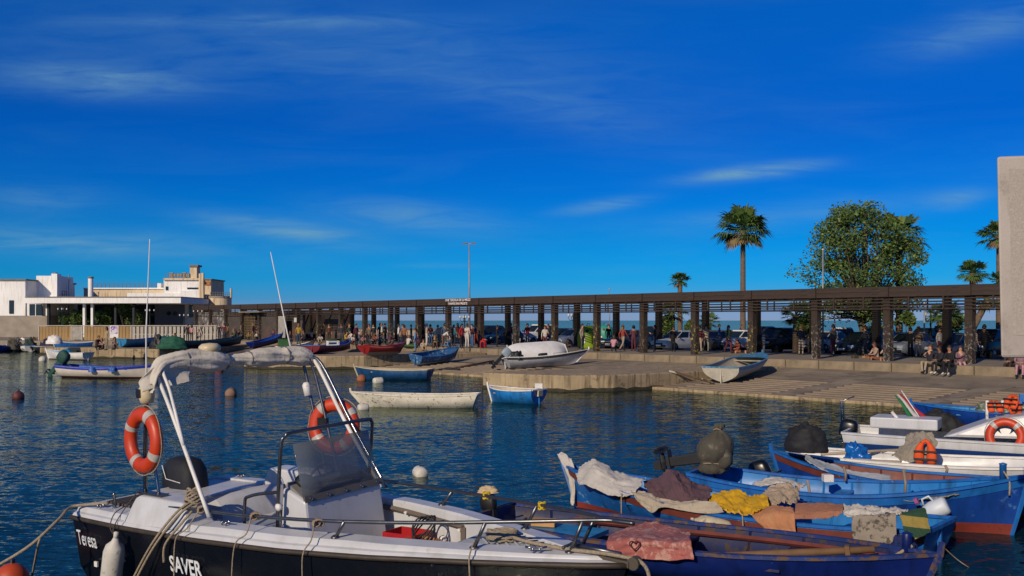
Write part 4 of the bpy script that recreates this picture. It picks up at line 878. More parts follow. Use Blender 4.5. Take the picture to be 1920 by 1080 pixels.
for x in [x for x in xs if x >= 5.1]:
    i2 = max(.0, hb_(x) - .07 - .3 * bh(x) - .20); rows.append([(x, y * i2, top(x) - .03 + .02 * (1 - y * y)) for y in (-1, -.5, 0, .5, 1)])
b.grid(rows); b.build('foredeck', greydeck, ter, smooth=True)
for k in range(9):
    x = 5.2 + k * .11; a = max(.05, hb_(x + .2) - .30); b = MB(); b.box((x + .12, -a * .5, top(x) + .0), (.30, .016, .006), (0, 0, R(-40))); b.build('antislip_line', white, ter)
    b = MB(); b.box((x + .12, a * .5, top(x) + .0), (.30, .016, .006), (0, 0, R(40))); b.build('antislip_line', white, ter)
b = MB(); rows = []
for x in (0, .3, .6, .95):
    i2 = hb_(x) - .30; rows.append([(x, y * i2, top(x) - .012) for y in (-1, 0, 1)])
b.grid(rows); b.build('stern_deck', white, ter)
b = MB(); b.box((-.004, 0, .985), (.05, 2.2, .11)); b.build('transom_top', white, ter, bevel=.02)
b = MB(); b.box((.93, 0, .72), (.05, 1.9, .66)); b.build('motor_well_bulkhead', white, ter)
for sg in (-1, 1):
    b = MB(); q = [(1.02, 0), (1.16, .30), (1.98, .30), (2.12, .0)]
    rows = [[(x, sg * (y_ + dy), 1.0 + z) for x, z in q for y_ in (0,)] for dy in (0,) for y_ in (0,)]
    pr = MB(); pts = [(x, z) for x, z in [(1.0, .98), (1.14, 1.26), (1.20, 1.285), (1.95, 1.285), (2.02, 1.26), (2.16, 1.02)]]; N_ = len(pts)
    vs = [(x, sg * (1.185 - .10 * (z - .98) / .3), z) for x, z in pts] + [(x, sg * .80, z) for x, z in pts]
    pr.add(vs, [tuple(range(N_)), tuple(range(N_, 2 * N_))] + [(i, i + 1, N_ + i + 1, N_ + i) for i in range(N_ - 1)]); pr.build('quarter_block', white, ter, bevel=.025)
# console, seat
b = MB(); cf = 3.42; ca = 2.88
vs = [(ca, -.59, .44), (cf, -.59, .44), (cf - .10, -.57, 1.34), (ca + .10, -.57, 1.46), (ca, .59, .44), (cf, .59, .44), (cf - .10, .57, 1.34), (ca + .10, .57, 1.46)]
b.add(vs, [(0, 1, 2, 3), (4, 5, 6, 7), (0, 1, 5, 4), (1, 2, 6, 5), (2, 3, 7, 6), (3, 0, 4, 7)]); b.build('console', white, ter, bevel=.03)
b = MB(); b.box((3.13, 0, 1.415), (.30, 1.06, .04), (0, R(31), 0)); b.build('dashboard', M('dash_grey', '7d7c79', .6), ter)
glass = M('tinted_acrylic', '666d76', .12, .1, 2, alpha=.66)
b = MB(); rows = [[(3.29 - .14 * f, y, lerp(1.34, 1.93, f)) for y in (-.56, -.28, 0, .28, .56)] for f in (0, .35, .7, 1)]; b.grid(rows); b.build('windscreen', glass, ter, smooth=True, solid=.006)
b = MB(); b.box((3.325, 0, 1.365), (.012, 1.16, .07), (0, R(-15), 0)); b.build('windscreen_strip', M('strip_grey', '5d5852', .6), ter)
for y in (-.5, -.25, 0, .25, .5): b = MB(); b.lathe([(0, .02), (.018, .015), (.02, 0)], 8, (3.331, y, 1.365), Matrix.Rotation(R(80), 3, 'Y')); b.build('bolt', chrome, ter)
b = MB()
b.tube(catmull([Vector(p) for p in [(3.0, -.68, .52), (3.02, -.68, 1.2), (3.10, -.68, 1.9), (3.13, -.64, 2.02), (3.14, -.5, 2.05), (3.14, .5, 2.05), (3.13, .64, 2.02), (3.10, .68, 1.9), (3.02, .68, 1.2), (3.0, .68, .52)]], 5), .020, 8); b.build('console_rail', dsteel, ter, smooth=True)
b = MB(); b.tube(catmull([Vector(p) for p in [(2.45, -.66, .6), (2.47, -.66, 1.22), (2.56, -.66, 1.34), (2.95, -.66, 1.42), (3.03, -.67, 1.42)]], 5), .018, 8); b.build('grab_rail', dsteel, ter, smooth=True)
for y in (-.69, .69): b = MB(); b.lathe([(0, -.03), (.035, -.02), (.04, .02), (0, .03)], 10, (3.05, y, 1.28), Matrix.Rotation(R(90), 3, 'X')); b.build('rail_clamp', whitep, ter, smooth=True)
b = MB(); K = 20; b.tube([(2.90 + .06 * math.sin(2 * math.pi * k / K), .05 + .19 * math.cos(2 * math.pi * k / K), 1.42 + .18 * math.sin(2 * math.pi * k / K)) for k in range(K)], .014, 6, closed=True)
for k in range(3): a = 2.09 * k; b.tube([(2.94, .05, 1.42), (2.90 + .06 * math.sin(a), .05 + .19 * math.cos(a), 1.42 + .18 * math.sin(a))], .010, 5)
b.build('steering_wheel', black, ter, smooth=True)
for y in (-.35, .3): b = MB(); b.lathe([(.10, 0), (.115, .02), (.10, .06), (0, .07)], 14, (3.08, y, 1.47), Matrix.Rotation(R(31), 3, 'Y')); b.build('gauge', black, ter, smooth=True)
b = MB(); b.box((2.72, -.30, 1.08), (.10, .08, .22)); b.tube([(2.72, -.30, 1.18), (2.70, -.30, 1.42)], .014, 6); b.build('throttle_lever', black, ter)
b = MB(); rows = []
for (x, z, w) in ((1.5, .50, .55), (1.52, .86, .58), (1.62, 1.16, .56), (1.78, 1.24, .50), (1.92, 1.18, .54), (2.02, .95, .58), (2.5, .86, .58), (2.62, .80, .56), (2.62, .48, .54)):
    rows.append([(x, y * w, z - .05 * abs(y) ** 3) for y in (-1, -.96, -.6, 0, .6, .96, 1)])
b.grid(rows); b.add([r[0] for r in rows], [tuple(range(9))]); b.add([r[-1] for r in rows], [tuple(range(9))]); b.build('helm_seat', white, ter, auto=50)
for y in (-.28, .28): b = MB(); b.box((2.26, y, .905), (.42, .48, .07)); b.build('seat_cushion', M('seat_vinyl', '8f98a6', .5), ter, bevel=.03)
# arch
near = [(1.14, -.98), (1.44, -.98)]
def tubep(name, pts, r=.022, mat=chrome, sm=5): b = MB(); b.tube(catmull([Vector(p) for p in pts], sm), r, 9); b.build(name, mat, ter, smooth=True)
tubep('arch_post', [(1.16, -.98, 1.28), (1.20, -.98, 1.9), (1.27, -.98, 2.5)], .024)
tubep('arch_post', [(1.42, -.98, 1.28), (1.32, -.97, 1.75), (1.24, -.97, 2.2)], .020)
tubep('arch_leg', [(2.48, -1.13, 1.20), (1.75, -1.02, 2.25), (1.45, -.98, 2.66), (1.36, -.88, 2.76), (1.40, -.6, 2.79)], .022, whitep)
tubep('arch_leg', [(2.00, -1.06, 1.90), (1.72, -1.00, 2.45), (1.52, -.94, 2.68), (1.46, -.8, 2.75)], .018, whitep)
tubep('arch_beam', [(1.38, -.9, 2.76), (1.5, -.4, 2.78), (1.6, .4, 2.77), (1.70, .9, 2.72)], .024, whitep)
tubep('arch_beam', [(1.44, -.85, 2.74), (1.58, 0, 2.76), (1.76, .9, 2.70)], .020, whitep)
tubep('arch_leg', [(1.70, .9, 2.72), (1.85, 1.0, 2.66), (2.30, 1.03, 1.95), (2.88, 1.04, 1.16)], .024, whitep)
tubep('arch_leg', [(1.80, .92, 2.70), (1.95, 1.02, 2.62), (2.40, 1.06, 1.90), (2.94, 1.07, 1.16)], .020, chrome)
tubep('arch_post', [(1.70, .92, 2.70), (1.72, .97, 2.5), (1.92, .97, 1.7), (2.05, .97, 1.2)], .020, dsteel)
tubep('arch_post', [(1.84, .92, 2.68), (1.90, .97, 2.45), (2.12, .97, 1.7), (2.26, .97, 1.2)], .018, dsteel)
b = MB(); b.box((1.29, -.98, 1.30), (.46, .10, .025)); b.build('arch_foot', dsteel, ter)
b = MB(); b.box((2.0, .97, 1.88), (.16, .04, .14)); b.build('arch_bracket', black, ter)
b = MB(); b.lathe([(0, 0), (.05, .0), (.05, .14), (.03, .17), (0, .17)], 10, (1.80, .93, 2.22), Matrix.Rotation(R(-15), 3, 'Y')); b.build('horn', whitep, ter, smooth=True)
# navigation light, antennas
b = MB(); b.lathe([(0, -.11), (.07, -.10), (.085, -.04), (.085, .06), (.06, .10), (0, .105)], 14, (1.27, -.99, 2.42)); b.build('navigation_light', M('cream_plastic', 'c9b894', .4), ter, smooth=True)
b = MB(); b.box((1.24, -1.072, 2.43), (.09, .02, .10)); b.build('light_lens', black, ter, bevel=.02)
b = MB(); b.tube([(1.26, -.99, 2.50), (1.27, -.985, 2.62), (1.29, -.98, 3.1), (1.38, -.95, 4.14)], [.016, .012, .009, .005], 6); b.build('antenna', M('antenna_white', 'cfcdc8', .5), ter, smooth=True)
b = MB(); b.tube([(1.69, .80, 2.70), (1.60, .80, 3.0), (1.34, .80, 4.02)], [.015, .010, .005], 6); b.build('antenna', MATS['antenna_white'], ter, smooth=True)
b = MB(); b.lathe([(0, 0), (.10, 0), (.125, .03), (.125, .07), (.09, .10), (0, .11)], 18, (1.48, -.28, 2.84)); b.build('gps_dome', M('cream_plastic', 'c9b894'), ter, smooth=True)
# canvas roll: a lumpy bound bundle lashed along the arch beam
b = MB(); P = [(1.52, -1.10, 2.50, .06), (1.46, -1.03, 2.62, .11), (1.42, -.92, 2.72, .13), (1.44, -.72, 2.77, .125), (1.46, -.50, 2.76, .155), (1.50, -.30, 2.735, .165), (1.53, -.13, 2.73, .12), (1.55, -.05, 2.735, .075), (1.58, .12, 2.735, .082), (1.60, .24, 2.735, .12), (1.64, .42, 2.73, .135), (1.67, .58, 2.73, .12), (1.69, .68, 2.74, .13), (1.73, .84, 2.72, .145), (1.77, .98, 2.68, .11), (1.80, 1.04, 2.62, .05)]
ctr = catmull([Vector(p[:3]) for p in P], 11); rad = [v.x * .86 for v in catmull([Vector((p[3], 0, 0)) for p in P], 11)]; rows = []
for i, c in enumerate(ctr):
    u = i / len(ctr); row = []
    for j in range(56):
        a = 2 * math.pi * j / 56; f = 1 + .10 * mnoise.noise(Vector((u * 16, math.cos(a) * 1.3, math.sin(a) * 1.3))) + .12 * mnoise.noise(Vector((u * 9 + a * .8, 3.1, math.sin(a) * 3))) + .09 * (1 - 3 * abs(mnoise.noise(Vector((u * 7, math.sin(a + u * 5) * 1.7, math.cos(a + u * 5) * 1.7 + 5))))) + .035 * (1 - 3 * abs(mnoise.noise(Vector((u * 12, math.sin(a + u * 9) * 3.4 + 3, math.cos(a + u * 9) * 3.4)))))
        row.append(c + Vector((math.cos(a) * rad[i] * f * .95, .12 * rad[i] * math.sin(a), math.sin(a) * rad[i] * f * .92)))
    rows.append(row)
b.grid(rows, closed=True); can = b.build('canvas_roll', canvas, ter, smooth=True)
for yy, k in ((-.12, 8), (.18, 8), (.66, 7), (-.62, 7)):
    i = min(range(len(ctr)), key=lambda q: abs(ctr[q].y - yy)); c = ctr[i]; bb = MB(); bb.tube([c + Vector((math.cos(a) * rad[i] * 1.03, 0, math.sin(a) * rad[i] * .98)) for a in [2 * math.pi * q / 16 for q in range(16)]], .008, 5, closed=True); bb.build('lashing', M('grey_lashing', '5d5a63', .9), can)
# hanging flap at the near end
g = [[Vector((1.44, -1.10, 2.66)), Vector((1.47, -.95, 2.74)), Vector((1.50, -.75, 2.72)), Vector((1.52, -.56, 2.66))], [Vector((1.40, -1.16, 2.58)), Vector((1.45, -1.05, 2.62)), Vector((1.52, -.85, 2.60)), Vector((1.56, -.62, 2.58))], [Vector((1.46, -1.18, 2.46)), Vector((1.52, -1.06, 2.50)), Vector((1.60, -.86, 2.52)), Vector((1.62, -.66, 2.55))]]
fl = MB(); rr = [catmull(r, 6) for r in g]; cc = [catmull([rr[i][j] for i in range(3)], 6) for j in range(len(rr[0]))]
fl.grid([[p + Vector((.03 * mnoise.noise(p * 9), .02 * mnoise.noise(p * 7), .015 * mnoise.noise(p * 12))) for p in c] for c in cc]); fl.build('canvas_flap', canvas, ter, smooth=True, solid=.006)
# bow rail
for sg in (-1, 1):
    pts = [(x, sg * max(.0, hb_(x) - .10) * (.98 if x < 6 else 1.0), z) for x, z in ((1.75, 1.22), (2.2, 1.24), (3.0, 1.25), (4.0, 1.28), (5.0, 1.33), (5.8, 1.38), (6.3, 1.41), (6.62, 1.42))] + [(6.86, 0, 1.42)]
    b = MB(); b.tube(catmull([Vector(p) for p in pts], 5), .019, 9); b.build('bow_rail', dsteel if sg < 0 else dsteel, ter, smooth=True)
    for x in (4.1, 5.5, 6.35):
        yy = hb_(x) - .13; b = MB(); b.tube([(x - .10, sg * yy, top(x)), (x + .05, sg * (hb_(x + .05) - .10), 1.285 + (x - 4) * .052)], .018, 8); b.lathe([(0, 0), (.045, 0), (.045, .012), (.02, .03), (0, .03)], 10, (x - .10, sg * yy, top(x))); b.build('rail_stanchion', dsteel, ter, smooth=True)
# cleats, bow roller, eye, side pocket frame, stern grating, lettering
def cleat(x, y, z, rz=0): b = MB(); b.tube([(-.10, 0, .05), (-.05, 0, .042), (.05, 0, .042), (.10, 0, .05)], .011, 6); b.tube([(-.03, 0, 0), (-.03, 0, .045)], .012, 6); b.tube([(.03, 0, 0), (.03, 0, .045)], .012, 6); o = b.build('cleat', chrome, ter, smooth=True); o.location = (x, y, z); o.rotation_euler = (0, 0, rz)
cleat(6.0, -.27, top(6.0) + .01, .5); cleat(2.55, -1.0, top(2.5) + .01); cleat(.35, -1.05, top(.3)); cleat(.35, 1.0, top(.3))
b = MB(); b.lathe([(0, 0), (.03, 0), (.02, .03), (.016, .16), (.03, .17), (0, .2)], 10, (.55, -.98, top(.5))); b.build('bollard', chrome, ter, smooth=True)
b = MB(); b.box((6.66, 0, 1.07), (.34, .13, .06), (0, R(4), 0)); b.lathe([(.0, -.05), (.06, -.05), (.06, .05), (0, .05)], 12, (6.86, 0, 1.07), Matrix.Rotation(R(90), 3, 'X')); b.build('bow_roller', M('bow_rubber', '4b4338', .7), ter, bevel=.01)
b = MB(); b.tube([(6.2, 0, 1.15), (6.72, 0, 1.13)], .022, 8); b.tube([(6.2, -.14, 1.15), (6.2, .14, 1.15)], .014, 6); b.build('anchor', dsteel, ter, smooth=True)
brz = M('brown_frame', '6a5d52', .6, .2)
def wallp(x, z): i2 = max(.02, hb_(x) - .07 - .3 * bh(x) - .22); return (x, i2 * lerp(.94, .985, (z - .5) / .6) - .02, z)
for (p0, p1) in (((3.15, 1.02), (4.55, 1.0)), ((4.55, 1.0), (4.55, .70)), ((3.15, .66), (4.55, .70))):
    b = MB(); b.tube([wallp(lerp(p0[0], p1[0], k / 6), lerp(p0[1], p1[1], k / 6)) for k in range(7)], .032, 4); b.build('pocket_frame', brz, ter)
for x, z in ((3.6, 1.01), (4.2, 1.0), (4.52, .97), (4.3, .69)): b = MB(); p = wallp(x, z); b.lathe([(0, .03), (.02, .025), (.02, 0)], 8, (p[0], p[1] - .02, p[2]), Matrix.Rotation(R(90), 3, 'X')); b.build('bolt', whitep, ter)
b = MB(); p = wallp(4.25, .83); b.lathe([(0, .06), (.04, .055), (.045, 0)], 10, (p[0], p[1] - .02, p[2]), Matrix.Rotation(R(90), 3, 'X')); b.build('speaker', whitep, ter, smooth=True)
b = MB()
for k in range(7): b.box((.28 + k * .07, -.62, 1.075), (.045, .55, .03))
b.build('stern_grating', M('teak_grey', '4b4542', .8), ter)
tw_ = M('white_vinyl', 'd8dce0', .4, .05)
def hull_mtx(x, z, s=1): y = -lerp(hb_(x) * .93, hb_(x) - .01, (z - .33) / .6) - .010; return Matrix.Translation((x, y, z)) @ Matrix.Rotation(math.atan2(hb_(x + .3) - hb_(x), .3) * -1, 4, 'Z') @ Matrix.Rotation(R(97.5), 4, 'X')
text_mesh('lettering', 'Teresa', .26, tw_, ter, Matrix.Translation((0, -.022, 0)) @ hull_mtx(.10, .62), .003, .0, .56)
text_mesh('lettering', 'SAVER', .25, tw_, ter, Matrix.Translation((0, -.016, 0)) @ hull_mtx(1.86, .56), .003, .004, .74)
b = MB(); b.box((.95, -1.18, .55), (.14, .02, .03)); b.build('side_vent', whitep, ter); b = MB(); b.box((.42, -1.16, .42), (.06, .02, .06)); b.build('skin_fitting', whitep, ter)
outboard(ter, (.30, .34, .76), 0, 0, 1.25, cowl=M('navy_cover', '12151e', .7, .3, 3, bump=.3))
b = MB(); 
for q in (((.26, .13, 1.12), (-.02, .12, 1.15), (-.10, .125, 1.32)),): b.tube(q, .006, 4)
b.build('cover_piping', whitep, ter)
# things carried by the boat
life_ring('orange life ring on the left pole of the motorboat arch', T.wp((1.34, -1.10, 1.92)), Matrix.Rotation(R(-35.5 - 6), 3, 'Z') @ Matrix.Rotation(R(90), 3, 'X') @ Matrix.Rotation(R(16), 3, 'Z'), .285, .082)
life_ring('orange life ring on the far right leg of the motorboat arch, seen behind the windscreen', T.wp((2.10, 1.06, 1.84)), Matrix.Rotation(R(-18), 3, 'Z') @ Matrix.Rotation(R(86), 3, 'X') @ Matrix.Rotation(R(-8), 3, 'Z'), .265, .08)
fender('long white fender hanging at the stern beside the name Teresa', T.at(217, 985, y=-1.30), T.at(196, 1078, y=-1.34) - Vector((0, 0, 0)), .115) if False else None
def tfend(label, a, c, r): return fender(label, T.wp(a), T.wp(c), r)
tfend('long white fender hanging at the stern beside the name Teresa', (1.14, -1.36, .84), (.98, -1.36, .22), .115)
tfend('white fender at the bottom edge under the word SAVER', (2.12, -1.33, .42), (2.55, -1.36, .20), .12)
tfend('small white fender hanging low below the middle of the motorboat', (3.85, -1.12, .54), (3.86, -1.12, .12), .095)
rope_obj('thin cord holding the stern fender to the motorboat rail', [T.wp(p) for p in ((1.14, -1.02, 1.36), (1.1, -1.20, 1.16), (1.05, -1.32, .96), (1.14, -1.36, .88))], .006, rope2)
rope_obj('second thin cord of the stern fender running to the deck edge', [T.wp(p) for p in ((.80, -.95, 1.12), (.90, -1.2, 1.08), (1.0, -1.33, .96), (1.14, -1.36, .88))], .006, rope2)
rope_obj('cord tied to the rail above the letters SAVER', [T.wp(p) for p in ((2.30, -1.12, 1.25), (2.25, -1.24, 1.08), (2.13, -1.30, .95), (2.12, -1.33, .5))], .007, rope)
rope_obj('cord hanging from the rail left of the console', [T.wp(p) for p in ((3.05, -1.06, 1.25), (3.06, -1.13, 1.10), (2.98, -1.22, .98), (2.90, -1.22, .45), (2.88, -1.22, .1))], .007, rope)
rope_obj('cord hanging from the rail right of the console down to the small fender', [T.wp(p) for p in ((3.83, -.93, 1.27), (3.88, -1.02, 1.12), (3.85, -1.11, .98), (3.85, -1.12, .6))], .007, rope)
rope_obj('cord dropping over the bow from the front rail stanchion', [T.wp(p) for p in ((5.45, -.46, 1.2), (5.48, -.58, 1.10), (5.50, -.62, .98), (5.50, -.60, .3))], .007, rope)
for k in range(3):
    rope_obj(['thick mooring rope looped over the quarter block and slanting down the hull', 'inner strand of the mooring rope slanting down beside SAVER', 'slack loop of the mooring rope by the quarter block'][k], [T.wp(p) for p in (((2.02, -.95, 1.30), (2.0, -1.16, 1.22), (1.75, -1.27, .92), (1.45, -1.30, .55), (1.15, -1.34, .10)), ((2.08, -.95, 1.30), (2.05, -1.17, 1.20), (1.80, -1.28, .90), (1.50, -1.31, .53), (1.21, -1.35, .08)), ((2.12, -.98, 1.28), (2.10, -1.2, 1.1), (1.88, -1.25, .86), (1.83, -1.24, .66)))[k]], .014)
b = MB(); rnd = random.Random(3)
for k in range(7): b.tube([Vector((.09 * math.cos(a) * (1 - .06 * k), .07 * math.sin(a), .02 * k + .025 * math.sin(a * 2 + k))) for a in [2 * math.pi * q / 14 for q in range(14)]], .013, 6, closed=True)
co = b.build('rope_coil', rope, None, smooth=True); co.location = T.wp((2.05, -1.0, 1.30)); tag(co, 'bundled rope knot on the quarter block behind the arch foot', 'rope')
rope_obj('thick mooring rope running off to the left from the stern corner', [T.wp((.45, -1.0, 1.10)), T.wp((.05, -1.2, 1.06)), W(112, 972, .95), W(60, 1020, .72), W(0, 1058, .50), W(-60, 1090, .40)], .018)
rope_obj('rope end hanging down from the stern mooring knot', [W(76, 1007, .78), W(72, 1020, .72), W(66, 1050, .42), W(60, 1080, .02)], .013)
rope_obj('thick rope from the anchor along the grey foredeck', [T.wp(p) for p in ((5.3, .05, 1.16), (5.7, -.05, 1.13), (6.2, -.10, 1.13), (6.7, -.06, 1.13), (6.95, .02, 1.05), (7.0, .06, .7), (7.15, .1, .25))], .018)
b = MB()
for k in range(12): b.tube([(.0 + .14 * math.cos(a) + rnd.uniform(-.02, .02), .07 * math.sin(a) + (k - 6) * .014, .015 * k * .3 + rnd.uniform(0, .03)) for a in [2 * math.pi * q / 14 for q in range(14)]], .011, 5, closed=True)
co = b.build('rope_coil', rope, None, smooth=True); co.location = T.wp((5.42, .0, top(5.42))); tag(co, 'coil of pale rope lying on the foredeck of the motorboat', 'rope')
for i, (x, m_) in enumerate(((4.72, .22), (5.62, .40))):
    p = T.wp((x, hb_(x) - .10, 1.30 + (x - 4.4) * .05)); b = MB(); rn = random.Random(i)
    for k in range(5): b.tube([(.035 * math.cos(a), .03 * math.sin(a) * (1 if k % 2 else -1), .035 * math.sin(a + k)) for a in [2 * math.pi * q / 10 for q in range(10)]], .009, 5, closed=True)
    o = b.build('rope_knot', M('yellow_rope', 'c2a41f', .8), None, smooth=True); o.location = p; tag(o, ['yellow cord knot on the far bow rail nearer the console', 'yellow cord knot on the far bow rail nearer the bow'][i], 'rope')
for i, x in enumerate((3.05, 3.83, 2.30)):
    b = MB()
    for k in range(5): b.tube([(.04 * math.cos(a) + .01 * k, .03 * math.sin(a + k), .035 * math.sin(a)) for a in [2 * math.pi * q / 10 for q in range(10)]], .008, 5, closed=True)
    o = b.build('rope_knot', M('tan_rope', '8d7a66', .95), None, smooth=True); o.location = T.wp((x, -(hb_(x) - .11), 1.255)); tag(o, ['tan rope knot on the near rail left of the console', 'tan rope knot on the near rail under the windscreen', 'reddish rope knot on the near rail beside the arch leg'][i], 'rope')
def carton(name, label, cat, loc, d, mat, rz=0, extra=None):
    t = thing(name, label, cat, T.wp(loc), R(-35.5) + rz); b = MB(); w = .012
    b.box((0, 0, .01), (d[0], d[1], .02))
    for sx in (-1, 1): b.box((sx * (d[0] / 2 - w / 2), 0, d[2] / 2 + .011), (w, d[1], d[2]))
    for sy in (-1, 1): b.box((0, sy * (d[1] / 2 - w / 2), d[2] / 2 + .011), (d[0] - 2 * w - .002, w, d[2]))
    b.build('body', mat, t)
    b = MB(); b.box((0, 0, d[2] * .75), (d[0] - .04, d[1] - .04, .01)); b.build('contents', black if extra is None else extra, t); return t
carton('plastic_crate', 'red plastic crate on the motorboat floor behind the console', 'crate', (3.90, .33, .44), (.42, .34, .46), M('crate_red', 'a8161c', .45, .15), .1)
carton('cardboard_box', 'brown cardboard box beside the red crate in the motorboat', 'box', (4.22, .16, .47), (.32, .30, .42), M('cardboard', 'a57446', .9, .15), -.1)
b = MB()
for k in range(4): b.tube([(.12 * math.cos(a), .09 * math.sin(a) + .03 * k, .12 + .12 * math.sin(a + .4 * k)) for a in [2 * math.pi * q / 14 for q in range(14)]], .009, 5, closed=True)
o = b.build('cable', black, None, smooth=True); o.location = T.wp((4.25, .2, .88)); tag(o, 'loops of black cable on top of the cardboard box', 'cable')
# ------------------------------------------------------------------ the blue fishing boats moored at right
def paint(n, c, wear='9fb3c4', amt=.16, sc_=9): return M('boat_paint_' + n, c, .42, .22, 2.5, wear=wear, wearamt=amt, wearscale=sc_, bump=.10, bscale=14, streak='%02x%02x%02x' % tuple(int(int(c[i:i + 2], 16) * .72) for i in (0, 2, 4)))
azure = paint('azure', '1a62ae'); blue2 = paint('blue', '123f92', '2a5aa8'); navy2 = paint('navy', '0d2268', '1b3a86', .2); cyanp = paint('cyan', '2a7fae'); redb = M('antifouling_red', '7d2e24', .7, .3, 3, wear='5a241e', wearamt=.3); brownp = M('strake_brown', '6d352a', .6, .3, 4); azin = paint('azure_inside', '2173b8', '123f80', .2)
dbrown = M('old_wood', '5b4531', .85, .35, 4, bump=.3, stretch=(1, 4, 4))
A = Boat('light blue wooden fishing boat with brown strake, draped with many cloths', (5.62, 13.15), (.98, 17.15), 1.75, .40, 'fishing_boat', .30, .10, .2, .7, 2.4, .3, .45, out=paint('azure_worn', '1a62ae', '7f9bb0', .30, 7), bot=redb, inn=azin, rim=azure, strake=brownp, thw=3, ribs=9, zb=.10, group='blue fishing boats moored side by side')
Bb = Boat('dark blue wooden fishing boat at the bottom edge carrying a pink towel', (-.25, 14.25), (4.72, 11.25), 1.75, .42, 'fishing_boat', .14, .05, .2, .7, 2.6, .25, .45, out=navy2, bot=navy2, inn=M('navy_inside', '131f4c', .6, .3, 3, wear='3d2c22', wearamt=.42, wearscale=4), rim=M('navy_rim_worn', '15306e', .6, .3, 4, wear='5a4434', wearamt=.5, wearscale=5), thw=3, ribs=7, group='blue fishing boats moored side by side')
Cb = Boat('bright blue fishing boat with red bottom, raised motor and a white jug on its side', (3.3, 17.3), (7.55, 14.75), 1.7, .48, 'fishing_boat', .42, .12, .25, .72, 2.3, .25, .45, out=paint('blue_worn', '123f92', '3f6cae', .26, 6), bot=redb, inn=azin, rim=azure, strake=azure, thw=3, ribs=9, zb=.16, group='blue fishing boats moored side by side')
Db = Boat('blue fishing boat with red strake and a black hood over its left end', (8.6, 16.3), (4.9, 18.35), 1.65, .46, 'fishing_boat', .32, .05, .2, .7, 2.3, .25, .45, out=blue2, bot=redb, inn=brownp, rim=azure, strake=brownp, thw=3, ribs=7, group='blue fishing boats moored side by side')
Eb = Boat('white open boat with oars, a blue bag and a beige cloth, behind the blue boats', (5.75, 20.3), (11.2, 17.6), 1.75, .50, 'dinghy', .2, .05, .2, .75, 2.4, .2, .5, out=white, bot=black, inn=white, rim=whitep, thw=2, ribs=0, zb=.22)
Fb = Boat('white motor cruiser with a dark blue stripe, cabin and ladder at far right', (7.75, 22.6), (14.2, 18.9), 2.2, .70, 'cabin_cruiser', .20, .02, .3, .85, 2.4, .35, .5, out=white, bot=M('stripe_blue', '1d3a72', .3), inn=white, rim=white, thw=1, zb=.52, group='white motor boats in the harbour', floor=.25)
Gb = Boat('small blue boat full of nets moored right by the slipway', (16.8, 28.6), (12.65, 31.2), 1.7, .46, 'fishing_boat', .14, .05, .2, .7, 2.3, .3, .45, out=blue2, bot=redb, inn=cyanp, rim=azure, thw=3, ribs=6, group='blue fishing boats moored side by side')
ct = lambda n, c, **k: M('cloth_' + n, c, .95, .16, 3, bump=.7, bscale=16, **k)
def cg(bt, rows): return [[bt.wp(bt.at(px, py, y=yl)) for (px, py, yl) in r] for r in rows]
cw = ct('white', 'b9b4ac', wear='9a948b', wearamt=.3, wearscale=5)
GC = 'cloths drying over the light blue boat'
cloth('sheet', 'crumpled white sheet draped over the raised left end of the light blue boat', cw, cg(A, [[(1083, 884, .05), (1112, 861, .1), (1158, 886, .1), (1207, 896, .1)], [(1080, 893, .35), (1110, 878, .42), (1156, 900, .48), (1203, 908, .5)], [(1084, 905, .62), (1112, 914, .70), (1150, 930, .78), (1188, 926, .82)]]), 9, .022, 4, 1, group=GC)
cloth('sheet', 'white cloth wrapped round the stem at the left end of the light blue boat', cw, cg(A, [[(1044, 851, .02), (1058, 849, .0), (1073, 864, .0)], [(1055, 872, .08), (1064, 870, .08), (1076, 876, .06)], [(1068, 905, .1), (1073, 905, .10), (1078, 905, .1)], [(1070, 946, .12), (1074, 948, .12), (1077, 944, .12)]]), 8, .015, 3, 2, group=GC)
cloth('blanket', 'purple brown blanket tented over the middle of the light blue boat', ct('purple', '5a4248'), cg(A, [[(1205, 900, .0), (1236, 892, -.05), (1263, 876, -.05), (1296, 900, -.05), (1336, 915, .0)], [(1212, 916, .4), (1241, 914, .4), (1265, 900, .38), (1300, 920, .4), (1332, 929, .4)], [(1224, 938, .72), (1246, 941, .75), (1270, 943, .75), (1300, 941, .75), (1322, 943, .75)]]), 9, .03, 4, 3, fold=(4, .7), group=GC)
cloth('oilskin', 'bright yellow oilskin heaped on the light blue boat', M('cloth_yellow', 'c79a12', .6, .15, 3, bump=.4, bscale=14), cg(A, [[(1342, 926, .1), (1366, 917, .1), (1402, 924, .1), (1437, 930, .1)], [(1326, 939, .48), (1362, 938, .5), (1402, 943, .5), (1442, 943, .5)], [(1336, 945, .78), (1366, 956, .84), (1394, 966, .88), (1422, 952, .85)]]), 10, .028, 4, 4, fold=(4, .9), group=GC)
cloth('sheet', 'beige cloth lying along the near gunwale below the purple blanket', ct('beige', 'a59a88', wear='857a69', wearamt=.35, wearscale=6), cg(A, [[(1182, 914, .62), (1215, 924, .70), (1242, 935, .75), (1290, 940, .78), (1336, 941, .80)], [(1186, 925, .80), (1216, 936, .87), (1242, 945, .88), (1292, 946, .88), (1346, 943, .88)], [(1196, 936, .91), (1222, 962, .93), (1242, 950, .93), (1300, 962, .93), (1358, 960, .93)]]), 9, .018, 4, 5, group=GC)
